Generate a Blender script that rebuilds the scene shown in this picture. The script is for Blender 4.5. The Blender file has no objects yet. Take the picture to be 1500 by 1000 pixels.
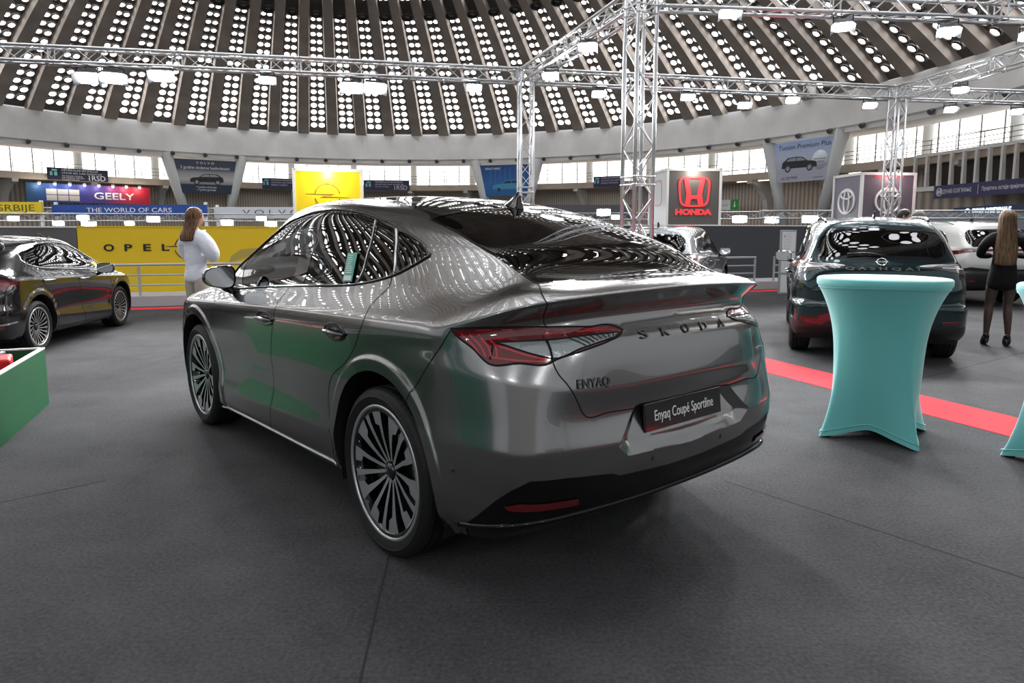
import bpy, bmesh, math, random
import numpy as np
from math import sin, cos, pi, radians, sqrt, atan2, hypot
from mathutils import Vector, Matrix, Euler
from mathutils.geometry import delaunay_2d_cdt
random.seed(7)
scene = bpy.context.scene
COL = scene.collection

# ---------------------------------------------------------------- materials
MATS = {}
def mat(name, color=(0.5, 0.5, 0.5), rough=0.5, metal=0.0, coat=0.0, emit=None, estr=0.0, bump=None, noise=None, spec=0.5, trans=0.0, alpha=1.0, sheen=0.0, ior=1.45, coat_rough=0.03):
    if name in MATS: return MATS[name]
    m = bpy.data.materials.new(name); m.use_nodes = True
    nt = m.node_tree; b = nt.nodes['Principled BSDF']
    b.inputs['Base Color'].default_value = (*color, 1)
    b.inputs['Roughness'].default_value = rough; b.inputs['Metallic'].default_value = metal
    b.inputs['Coat Weight'].default_value = coat; b.inputs['Coat Roughness'].default_value = coat_rough
    b.inputs['Specular IOR Level'].default_value = spec
    b.inputs['Transmission Weight'].default_value = trans; b.inputs['Alpha'].default_value = alpha
    b.inputs['Sheen Weight'].default_value = sheen; b.inputs['IOR'].default_value = ior
    if emit is not None:
        b.inputs['Emission Color'].default_value = (*emit, 1); b.inputs['Emission Strength'].default_value = estr
    if noise or bump:
        tc = nt.nodes.new('ShaderNodeTexCoord')
    if noise:                                   # (scale, amount, detail): a mottled base colour
        n = nt.nodes.new('ShaderNodeTexNoise'); n.inputs['Scale'].default_value = noise[0]; n.inputs['Detail'].default_value = noise[2] if len(noise) > 2 else 4
        nt.links.new(tc.outputs['Object'], n.inputs['Vector'])
        r = nt.nodes.new('ShaderNodeValToRGB')
        k = noise[1]
        r.color_ramp.elements[0].position = 0.3; r.color_ramp.elements[1].position = 0.7
        r.color_ramp.elements[0].color = (*[c * (1 - k) for c in color], 1); r.color_ramp.elements[1].color = (*[min(1, c * (1 + k)) for c in color], 1)
        nt.links.new(n.outputs['Fac'], r.inputs['Fac']); nt.links.new(r.outputs['Color'], b.inputs['Base Color'])
    if bump:                                    # (scale, strength, distance)
        n = nt.nodes.new('ShaderNodeTexNoise'); n.inputs['Scale'].default_value = bump[0]; n.inputs['Detail'].default_value = 3
        nt.links.new(tc.outputs['Object'], n.inputs['Vector'])
        bp = nt.nodes.new('ShaderNodeBump'); bp.inputs['Strength'].default_value = bump[1]; bp.inputs['Distance'].default_value = bump[2]
        nt.links.new(n.outputs['Fac'], bp.inputs['Height']); nt.links.new(bp.outputs['Normal'], b.inputs['Normal'])
    MATS[name] = m
    return m

def glass_mat(name, tint=(0.3, 0.3, 0.3), refl=(1, 1, 1), ior=1.5):
    """thin pane: tinted see-through plus a mirror reflection by angle"""
    if name in MATS: return MATS[name]
    m = bpy.data.materials.new(name); m.use_nodes = True; nt = m.node_tree
    nt.nodes.remove(nt.nodes['Principled BSDF']); out = nt.nodes['Material Output']
    t = nt.nodes.new('ShaderNodeBsdfTransparent'); t.inputs['Color'].default_value = (*tint, 1)
    g = nt.nodes.new('ShaderNodeBsdfGlossy'); g.inputs['Roughness'].default_value = 0.0; g.inputs['Color'].default_value = (*refl, 1)
    f = nt.nodes.new('ShaderNodeFresnel'); f.inputs['IOR'].default_value = ior
    mx = nt.nodes.new('ShaderNodeMixShader')
    nt.links.new(f.outputs[0], mx.inputs[0]); nt.links.new(t.outputs[0], mx.inputs[1]); nt.links.new(g.outputs[0], mx.inputs[2]); nt.links.new(mx.outputs[0], out.inputs['Surface'])
    MATS[name] = m
    return m

def emis(name, color, strength):
    if name in MATS: return MATS[name]
    m = bpy.data.materials.new(name); m.use_nodes = True; nt = m.node_tree
    nt.nodes.remove(nt.nodes['Principled BSDF'])
    e = nt.nodes.new('ShaderNodeEmission'); e.inputs[0].default_value = (*color, 1); e.inputs[1].default_value = strength
    nt.links.new(e.outputs[0], nt.nodes['Material Output'].inputs['Surface'])
    MATS[name] = m
    return m

# ---------------------------------------------------------------- objects
def tag(o, label=None, cat=None, group=None, kind=None):
    if label: o['label'] = label
    if cat: o['category'] = cat
    if group: o['group'] = group
    if kind: o['kind'] = kind
    return o

def empty(name, loc=(0, 0, 0), rz=0.0, label=None, cat=None, group=None):
    o = bpy.data.objects.new(name, None); COL.objects.link(o)
    o.location = loc; o.rotation_euler = (0, 0, rz); o.empty_display_size = 0.1
    return tag(o, label, cat, group)

def link(name, me, parent=None, loc=None):
    o = bpy.data.objects.new(name, me); COL.objects.link(o)
    if parent is not None: o.parent = parent
    if loc is not None: o.location = loc
    return o

def mesh_obj(name, V, Fc, m, parent=None, smooth=True, normals=None, mats=None, fm=None):
    me = bpy.data.meshes.new(name)
    me.from_pydata([tuple(map(float, v)) for v in V], [], [tuple(map(int, f)) for f in Fc])
    for x in (mats or [m]): me.materials.append(x)
    if fm is not None: me.polygons.foreach_set('material_index', fm)
    me.polygons.foreach_set('use_smooth', [bool(smooth)] * len(me.polygons))
    if normals is not None:
        me.normals_split_custom_set_from_vertices([tuple(map(float, n)) for n in normals])
    me.update()
    return link(name, me, parent)

def dup(o, parent=None, **kw):
    """a copy of a thing with copies of its parts and sub-parts"""
    c = o.copy(); COL.objects.link(c)
    if parent is not None: c.parent = parent
    for ch in list(o.children): dup(ch, c)
    if 'loc' in kw: c.location = kw['loc']
    if 'rz' in kw: c.rotation_euler = (c.rotation_euler[0], c.rotation_euler[1], kw['rz'])
    for k in ('label', 'group'):
        if k in kw: c[k] = kw[k]
    return c

class MB:
    """collects shapes into ONE mesh"""
    def __init__(self): self.V = []; self.F = []; self.M = []; self.S = []
    def add(self, V, F, mi=0, smooth=False):
        n = len(self.V); self.V += [tuple(v) for v in V]; self.F += [tuple(i + n for i in f) for f in F]
        self.M += [mi] * len(F); self.S += [smooth] * len(F); return self
    def box(self, c, s, R=None, mi=0, taper=None):
        V = []
        for z in (-.5, .5):
            k = 1 if (z < 0 or taper is None) else taper
            for y in (-.5, .5):
                for x in (-.5, .5): V.append(Vector((x * s[0] * k, y * s[1] * k, z * s[2])))
        if R is not None: V = [R @ v for v in V]
        V = [v + Vector(c) for v in V]
        return self.add(V, [(0, 2, 3, 1), (4, 5, 7, 6), (0, 1, 5, 4), (2, 6, 7, 3), (0, 4, 6, 2), (1, 3, 7, 5)], mi)
    def tube(self, pts, r, n=8, mi=0, caps=True, closed=False, smooth=True):
        pts = [Vector(p) for p in pts]; N = len(pts)
        rr = r if isinstance(r, (list, tuple)) else [r] * N
        V = []; up = None
        for i, p in enumerate(pts):
            if closed: d = pts[(i + 1) % N] - pts[i - 1]
            else: d = pts[min(i + 1, N - 1)] - pts[max(i - 1, 0)]
            d.normalize()
            if up is None:
                up = Vector((0, 0, 1)) if abs(d.z) < .9 else Vector((1, 0, 0))
            s = d.cross(up); s.normalize(); u = s.cross(d); up = u
            for k in range(n):
                a = 2 * pi * k / n; V.append(p + (s * cos(a) + u * sin(a)) * rr[i])
        F = []
        for i in range(N if closed else N - 1):
            j = (i + 1) % N
            for k in range(n): F.append((i * n + k, i * n + (k + 1) % n, j * n + (k + 1) % n, j * n + k))
        self.add(V, F, mi, smooth)
        if caps and not closed:
            b = len(self.V) - len(V)
            self.F += [tuple(b + k for k in range(n))[::-1], tuple(b + (N - 1) * n + k for k in range(n))]; self.M += [mi] * 2; self.S += [False] * 2
        return self
    def lathe(self, prof, n=32, M=None, mi=0, smooth=True, closed=False):
        """profile of (r, z) turned round z; M places it"""
        V = []
        for r, z in prof:
            for k in range(n):
                a = 2 * pi * k / n; v = Vector((r * cos(a), r * sin(a), z)); V.append(M @ v if M is not None else v)
        F = []; P = len(prof)
        for i in range(P if closed else P - 1):
            j = (i + 1) % P
            for k in range(n): F.append((i * n + k, i * n + (k + 1) % n, j * n + (k + 1) % n, j * n + k))
        return self.add(V, F, mi, smooth)
    def prism(self, poly, z0, z1, M=None, mi=0):
        n = len(poly)
        V = [Vector((x, y, z)) for z in (z0, z1) for x, y in poly]
        if M is not None: V = [M @ v for v in V]
        F = [tuple(range(n))[::-1], tuple(range(n, 2 * n))] + [(i, (i + 1) % n, n + (i + 1) % n, n + i) for i in range(n)]
        return self.add(V, F, mi)
    def ball(self, c, r, n=16, m=10, R=None, mi=0):
        r = (r, r, r) if not isinstance(r, (tuple, list)) else r
        V = []; F = []
        for j in range(m + 1):
            t = pi * j / m
            for i in range(n):
                a = 2 * pi * i / n; v = Vector((r[0] * sin(t) * cos(a), r[1] * sin(t) * sin(a), r[2] * cos(t)))
                V.append((R @ v if R is not None else v) + Vector(c))
        for j in range(m):
            for i in range(n): F.append((j * n + i, (j + 1) * n + i, (j + 1) * n + (i + 1) % n, j * n + (i + 1) % n))
        return self.add(V, F, mi, True)
    def build(self, name, m, parent=None, bevel=0.0, seg=2, merge=True, sub=0):
        ms = m if isinstance(m, (list, tuple)) else [m]
        me = bpy.data.meshes.new(name); me.from_pydata([tuple(v) for v in self.V], [], self.F)
        for x in ms: me.materials.append(x)
        me.polygons.foreach_set('material_index', self.M)
        me.polygons.foreach_set('use_smooth', self.S)
        bm = bmesh.new(); bm.from_mesh(me)
        if merge: bmesh.ops.remove_doubles(bm, verts=bm.verts, dist=1e-5)
        if bevel > 0:
            es = [e for e in bm.edges if len(e.link_faces) == 2 and e.calc_face_angle(0) > 0.6]
            bmesh.ops.bevel(bm, geom=es, offset=bevel, segments=seg, affect='EDGES', profile=0.5, clamp_overlap=True)
        bmesh.ops.recalc_face_normals(bm, faces=bm.faces)
        bm.to_mesh(me); bm.free(); me.update()
        o = link(name, me, parent)
        if sub:
            md = o.modifiers.new('s', 'SUBSURF'); md.levels = sub; md.render_levels = sub
        return o

def struct(o): o['kind'] = 'structure'; return o

def frame(origin, right, up):
    """matrix with x = right, y = up, z = outward normal"""
    r = Vector(right).normalized(); u = Vector(up); u = (u - r * u.dot(r)).normalized(); n = r.cross(u)
    M = Matrix((r, u, n)).transposed().to_4x4(); M.translation = Vector(origin)
    return M

def text(name, s, size, M, m, parent=None, depth=0.004, align='CENTER', width=None, shear=0.0, bold=0.0, spacing=1.0, valign='CENTER'):
    """lettering as a mesh: characters standing in the plane of M; width fixes the overall width"""
    cu = bpy.data.curves.new(name, 'FONT'); cu.body = s; cu.size = size; cu.align_x = 'CENTER'; cu.align_y = valign
    cu.extrude = depth; cu.shear = shear; cu.offset = bold; cu.space_character = spacing; cu.resolution_u = 3
    o = bpy.data.objects.new(name, cu); COL.objects.link(o)
    dg = bpy.context.evaluated_depsgraph_get()
    me = bpy.data.meshes.new_from_object(o.evaluated_get(dg)); bpy.data.objects.remove(o); bpy.data.curves.remove(cu)
    if len(me.vertices):
        xs = [v.co.x for v in me.vertices]; x0, x1 = min(xs), max(xs)
        k = 1.0 if width is None else width / max(1e-6, x1 - x0)
        sh = {'CENTER': (x0 + x1) / 2, 'LEFT': x0, 'RIGHT': x1}[align]
        for v in me.vertices: v.co.x = (v.co.x - sh) * k
    me.transform(M)
    me.materials.clear(); me.materials.append(m)
    me.name = name
    return link(name, me, parent)

def ring_pts(c, r, n, M=None):
    P = [Vector((c[0] + r * cos(2 * pi * k / n), c[1] + r * sin(2 * pi * k / n), 0)) for k in range(n)]
    return [M @ p for p in P] if M is not None else P

# ---------------------------------------------------------------- the camera
CAM_H, CAM_F, CAM_PITCH, CAM_SHIFT = 1.4489, 1005.0, 0.1206, -37.0
cam = bpy.data.cameras.new('camera'); camo = bpy.data.objects.new('camera', cam); COL.objects.link(camo)
cam.sensor_width = 36.0; cam.lens = CAM_F / 1500 * 36.0; cam.shift_y = CAM_SHIFT / 1500.0
cam.clip_end = 500
camo.location = (0, 0, CAM_H); camo.rotation_euler = (pi / 2 - CAM_PITCH, 0, 0)
scene.camera = camo
# ---------------------------------------------------------------- car body surface (numpy only)
def _hermite(P, t, te):
    """non-uniform Catmull-Rom through P (n,...) at knots t, evaluated at te"""
    P = np.asarray(P, float); n = len(t)
    d = (P[1:] - P[:-1]) / (t[1:] - t[:-1]).reshape((-1,) + (1,) * (P.ndim - 1))
    m = np.empty_like(P)
    w = ((t[1:] - t[:-1])).reshape((-1,) + (1,) * (P.ndim - 1))
    m[1:-1] = (d[:-1] * w[1:] + d[1:] * w[:-1]) / (w[:-1] + w[1:])
    m[0] = d[0]; m[-1] = d[-1]
    k = np.clip(np.searchsorted(t, te, side='right') - 1, 0, n - 2)
    h = (t[k + 1] - t[k]); s = (te - t[k]) / h
    sh = (-1,) + (1,) * (P.ndim - 1)
    s = s.reshape(sh); h = h.reshape(sh)
    return ((2*s**3 - 3*s**2 + 1) * P[k] + (s**3 - 2*s**2 + s) * h * m[k]
            + (-2*s**3 + 3*s**2) * P[k + 1] + (s**3 - s**2) * h * m[k + 1])

def _gauss(A, sig):
    """smooth along axis 0, edges handled by caller's padding"""
    r = int(3 * sig + 1); k = np.exp(-0.5 * (np.arange(-r, r + 1) / sig) ** 2); k /= k.sum()
    B = np.concatenate([np.repeat(A[:1], r, 0), A, np.repeat(A[-1:], r, 0)], 0)
    out = np.zeros_like(A)
    for i, w in enumerate(k):
        out += w * B[i:i + len(A)]
    return out

class Surf:
    """half car body (left side, y >= 0): rows run from the sill up to the roof spine, columns from the front centre round the side to the rear centre"""
    def __init__(self, rows, su=0.30, sv=0.9, da=0.0125, db=0.0125):
        R = np.array(rows, float)                                   # (nv, nu, 3)
        M = np.array([1., -1., 1.])
        nv, nu = R.shape[:2]
        # columns: mirror past both centre lines
        E = np.concatenate([R[:, 3:0:-1] * M, R, R[:, -2:-5:-1] * M], 1)
        tu = np.arange(-3, nu + 3, dtype=float)
        per = 24
        te = np.arange(-2, nu + 1 + 1e-9, 1.0 / per)
        D = _hermite(np.swapaxes(E, 0, 1), tu, te)
        D = _gauss(D, su * per)
        k0 = 2 * per
        D = np.swapaxes(D[k0 - per // 2:k0 + (nu - 1) * per + 1 + per // 2], 0, 1)   # half a column of mirror kept on each side
        pad = per // 2
        # resample columns by arc length of a middle row
        L = np.linalg.norm(np.diff(D[nv // 3, pad:-pad], axis=0), axis=1)
        s = np.concatenate([[0], np.cumsum(L)])
        na = int(s[-1] / da) + 1
        self.LA = s[-1]
        aq = np.linspace(0, s[-1], na)
        idx = np.interp(aq, s, np.arange(len(s))) + pad
        i0 = np.clip(idx.astype(int), 0, D.shape[1] - 2); f = (idx - i0)[None, :, None]
        D = D[:, i0] * (1 - f) + D[:, i0 + 1] * f
        # rows: chord parameter, mirrored over the spine
        F = np.concatenate([D, D[-2:-4:-1] * M], 0)
        ch = np.linalg.norm(np.diff(F, axis=0), axis=2)
        ch = np.maximum(np.median(ch, axis=1), 0.004)
        tv = np.concatenate([[0], np.cumsum(ch)])
        self.LB = tv[nv - 1]; self.tv = tv[:nv]
        nb = int(self.LB / db) + 1
        bq = np.linspace(0, self.LB, nb)
        be = np.concatenate([bq, self.LB + (bq[1] - bq[0]) * np.arange(1, 9)])
        G = _hermite(F, tv, be)
        G = _gauss(G, sv)
        self.P = G[:nb]                                              # (nb, na, 3)
        self.a = aq; self.b = bq
        self.da = aq[1] - aq[0]; self.db = bq[1] - bq[0]
        Ge = G[:nb + 1]
        Pu = np.concatenate([Ge[:, 1:2] * M, Ge, Ge[:, -2:-1] * M], 1)
        du = (Pu[:, 2:] - Pu[:, :-2])[:nb]
        dv = np.empty_like(self.P)
        dv[1:] = Ge[2:nb + 1] - Ge[:nb - 1]
        dv[0] = 2 * (Ge[1] - Ge[0])
        N = np.cross(du, dv); N /= np.maximum(np.linalg.norm(N, axis=2, keepdims=True), 1e-9)
        # outward: away from the car's middle line
        c = self.P.reshape(-1, 3).mean(0); c[1] = 0
        if ((self.P[nb // 3, na // 2] - c) * N[nb // 3, na // 2]).sum() < 0: N = -N
        self.N = N
    def _bil(self, A, a, b):
        i = np.clip(np.asarray(a) / self.da, 0, A.shape[1] - 1.001); j = np.clip(np.asarray(b) / self.db, 0, A.shape[0] - 1.001)
        i0 = i.astype(int); j0 = j.astype(int); fi = (i - i0)[..., None]; fj = (j - j0)[..., None]
        return (A[j0, i0] * (1 - fi) + A[j0, i0 + 1] * fi) * (1 - fj) + (A[j0 + 1, i0] * (1 - fi) + A[j0 + 1, i0 + 1] * fi) * fj
    def pos(self, a, b): return self._bil(self.P, a, b)
    def nrm(self, a, b):
        n = self._bil(self.N, a, b); return n / np.maximum(np.linalg.norm(n, axis=-1, keepdims=True), 1e-9)
    def near(self, p, w=(1, 1, 1)):
        """surface parameters of the surface point nearest to p, coordinates weighted by w"""
        p = np.asarray(p, float); w = np.asarray(w, float)
        d = (((self.P - p) * w) ** 2).sum(2)
        j, i = np.unravel_index(np.argmin(d), d.shape)
        a, b = self.a[i], self.b[j]
        st = self.da
        for _ in range(9):
            q = [(a + x * st, b + y * st) for x in (-1, 0, 1) for y in (-1, 0, 1)]
            A = np.array(q); A[:, 0] = np.clip(A[:, 0], 0, self.LA); A[:, 1] = np.clip(A[:, 1], 0, self.LB)
            e = (((self.pos(A[:, 0], A[:, 1]) - p) * w) ** 2).sum(1)
            k = int(np.argmin(e)); a, b = A[k]
            if k == 4: st *= 0.5
        return a, b
def sharpen(R, idx, eps=.013):
    """tight crease along the given rows: a neighbour row close by on either side"""
    out = []
    for j, r in enumerate(R):
        if j in idx:
            a, b, c = np.array(R[j - 1]), np.array(r), np.array(R[j + 1])
            da = np.linalg.norm(a - b, axis=1, keepdims=True); dc = np.linalg.norm(c - b, axis=1, keepdims=True)
            out += [[tuple(p) for p in b + (a - b) * np.minimum(.4, eps / np.maximum(da, 1e-6))], r, [tuple(p) for p in b + (c - b) * np.minimum(.4, eps / np.maximum(dc, 1e-6))]]
        else: out.append(r)
    return out
def main_rows():
    xs = [4.10, 3.77, 3.30, 2.70, 2.15, 1.60, 1.30, 1.00, 0.68, 0.46]     # columns 4..13 for the rows below the belt
    def side(ys, zs):
        zk = np.interp(xs, [0.4, 1.1, 2.2, 3.3, 4.2], zs)
        yk = np.interp(xs, [0.4, 1.1, 2.2, 3.3, 4.2], ys)
        return [(x, y, z) for x, y, z in zip(xs, yk, zk)]
    R = []
    R.append([(4.48,0,.19),(4.46,.4,.19),(4.38,.68,.19),(4.25,.83,.19)] + side([.86,.85,.85,.85,.86],[.27,.24,.215,.19,.19]) + [(.30,.84,.29),(.19,.56,.31),(.17,.3,.315),(.16,0,.315)])
    R.append([(4.60,0,.27),(4.57,.4,.27),(4.46,.70,.27),(4.31,.86,.27)] + side([.915,.90,.895,.90,.90],[.345,.31,.275,.24,.26]) + [(.20,.86,.36),(.115,.60,.37),(.09,.3,.37),(.085,0,.37)])
    R.append([(4.63,0,.40),(4.60,.4,.40),(4.48,.71,.40),(4.33,.875,.40)] + side([.94,.93,.925,.925,.92],[.45,.47,.42,.365,.39]) + [(.17,.865,.45),(.075,.61,.45),(.055,.3,.45),(.05,0,.45)])
    R.append([(4.64,0,.52),(4.61,.4,.52),(4.49,.715,.52),(4.34,.88,.52)] + side([.948,.928,.908,.908,.928],[.56,.58,.54,.49,.51]) + [(.155,.866,.555),(.05,.615,.555),(.025,.3,.555),(.02,0,.555)])
    R.append([(4.64,0,.62),(4.61,.4,.62),(4.49,.715,.62),(4.34,.882,.62)] + side([.948,.932,.912,.914,.932],[.66,.68,.65,.62,.62]) + [(.15,.862,.66),(.042,.61,.658),(.008,.3,.652),(.0,0,.65)])
    R.append([(4.64,0,.72),(4.61,.4,.72),(4.49,.715,.72),(4.34,.882,.72)] + side([.935,.937,.925,.926,.934],[.765,.77,.745,.72,.72]) + [(.165,.842,.775),(.065,.60,.78),(.05,.3,.77),(.05,0,.767)])
    R.append([(4.63,0,.79),(4.60,.4,.79),(4.48,.712,.79),(4.335,.88,.79)] + side([.925,.940,.935,.935,.933],[.945,.86,.83,.80,.79]) + [(.185,.822,.915),(.060,.585,.872),(.03,.3,.868),(.022,0,.87)])
    R.append([(4.60,0,.85),(4.57,.4,.85),(4.45,.705,.85),(4.31,.875,.85)] + side([.915,.944,.943,.940,.93],[1.02,.955,.925,.88,.85]) + [(.215,.775,1.03),(.082,.565,1.03),(.06,.3,1.04),(.055,0,1.045)])
    R.append([(4.55,0,.89),(4.52,.4,.89),(4.41,.695,.888),(4.285,.86,.888)] + side([.912,.945,.946,.943,.926],[1.075,1.045,1.005,.945,.915]) + [(.265,.755,1.125),(.15,.57,1.155),(.12,.3,1.165),(.11,0,1.17)])
    R.append([(4.49,0,.925),(4.46,.4,.922),(4.36,.68,.915),(4.25,.84,.912)] + side([.905,.938,.94,.938,.915],[1.105,1.08,1.036,.976,.936]) + [(.20,.765,1.185),(.085,.575,1.216),(.05,.3,1.228),(.035,0,1.235)])
    R.append([(4.40,0,.965),(4.38,.4,.96),(4.29,.66,.945),(4.20,.80,.938)] + side([.885,.913,.915,.912,.885],[1.13,1.11,1.066,1.004,.957]) + [(.235,.748,1.208),(.125,.565,1.232),(.09,.3,1.244),(.075,0,1.25)])
    R.append([(3.76,0,1.12),(3.73,.35,1.115),(3.69,.6,1.105),(3.66,.73,1.095),(3.60,.79,1.085),(3.48,.825,1.075),(3.15,.845,1.08),(2.68,.85,1.112),(2.15,.85,1.149),(1.60,.85,1.187),(1.30,.848,1.205),(1.0,.84,1.222),(.70,.81,1.238),(.49,.745,1.248),(.37,.66,1.256),(.32,.56,1.26),(.315,.3,1.266),(.315,0,1.268)])
    R.append([(3.36,0,1.32),(3.34,.35,1.315),(3.30,.57,1.30),(3.27,.67,1.285),(3.24,.72,1.265),(3.20,.76,1.245),(3.0,.782,1.25),(2.62,.782,1.30),(2.18,.778,1.345),(1.74,.776,1.362),(1.46,.774,1.362),(1.21,.766,1.360),(.96,.75,1.362),(.78,.712,1.372),(.67,.655,1.382),(.62,.57,1.392),(.615,.3,1.412),(.615,0,1.42)])
    R.append([(3.0,0,1.50),(2.98,.33,1.495),(2.95,.52,1.478),(2.93,.59,1.462),(2.91,.635,1.445),(2.87,.68,1.425),(2.72,.70,1.455),(2.48,.705,1.515),(2.18,.70,1.558),(1.87,.698,1.566),(1.64,.695,1.550),(1.45,.69,1.525),(1.28,.678,1.502),(1.14,.655,1.495),(1.04,.61,1.498),(.985,.53,1.51),(.98,.3,1.532),(.98,0,1.545)])
    R.append([(2.70,0,1.615),(2.69,.3,1.608),(2.67,.46,1.596),(2.65,.52,1.586),(2.63,.56,1.577),(2.60,.59,1.572),(2.52,.605,1.590),(2.38,.61,1.612),(2.18,.61,1.626),(1.97,.61,1.626),(1.81,.605,1.618),(1.68,.60,1.606),(1.56,.59,1.594),(1.45,.57,1.585),(1.36,.53,1.584),(1.31,.46,1.590),(1.30,.3,1.602),(1.30,0,1.614)])
    A = np.array(R[-1]); sp = np.stack([2.45 - 0.80 * np.arange(18) / 17.0, np.zeros(18), np.full(18, 1.676)], 1)
    sp[:, 2] -= 0.02 * ((sp[:, 0] - 2.1) / 0.4) ** 2
    mid = A * 0.45 + sp * 0.55; mid[:, 2] = A[:, 2] + (sp[:, 2] - A[:, 2]) * 0.78
    R.append([tuple(p) for p in mid]); R.append([tuple(p) for p in sp])
    return R
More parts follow.
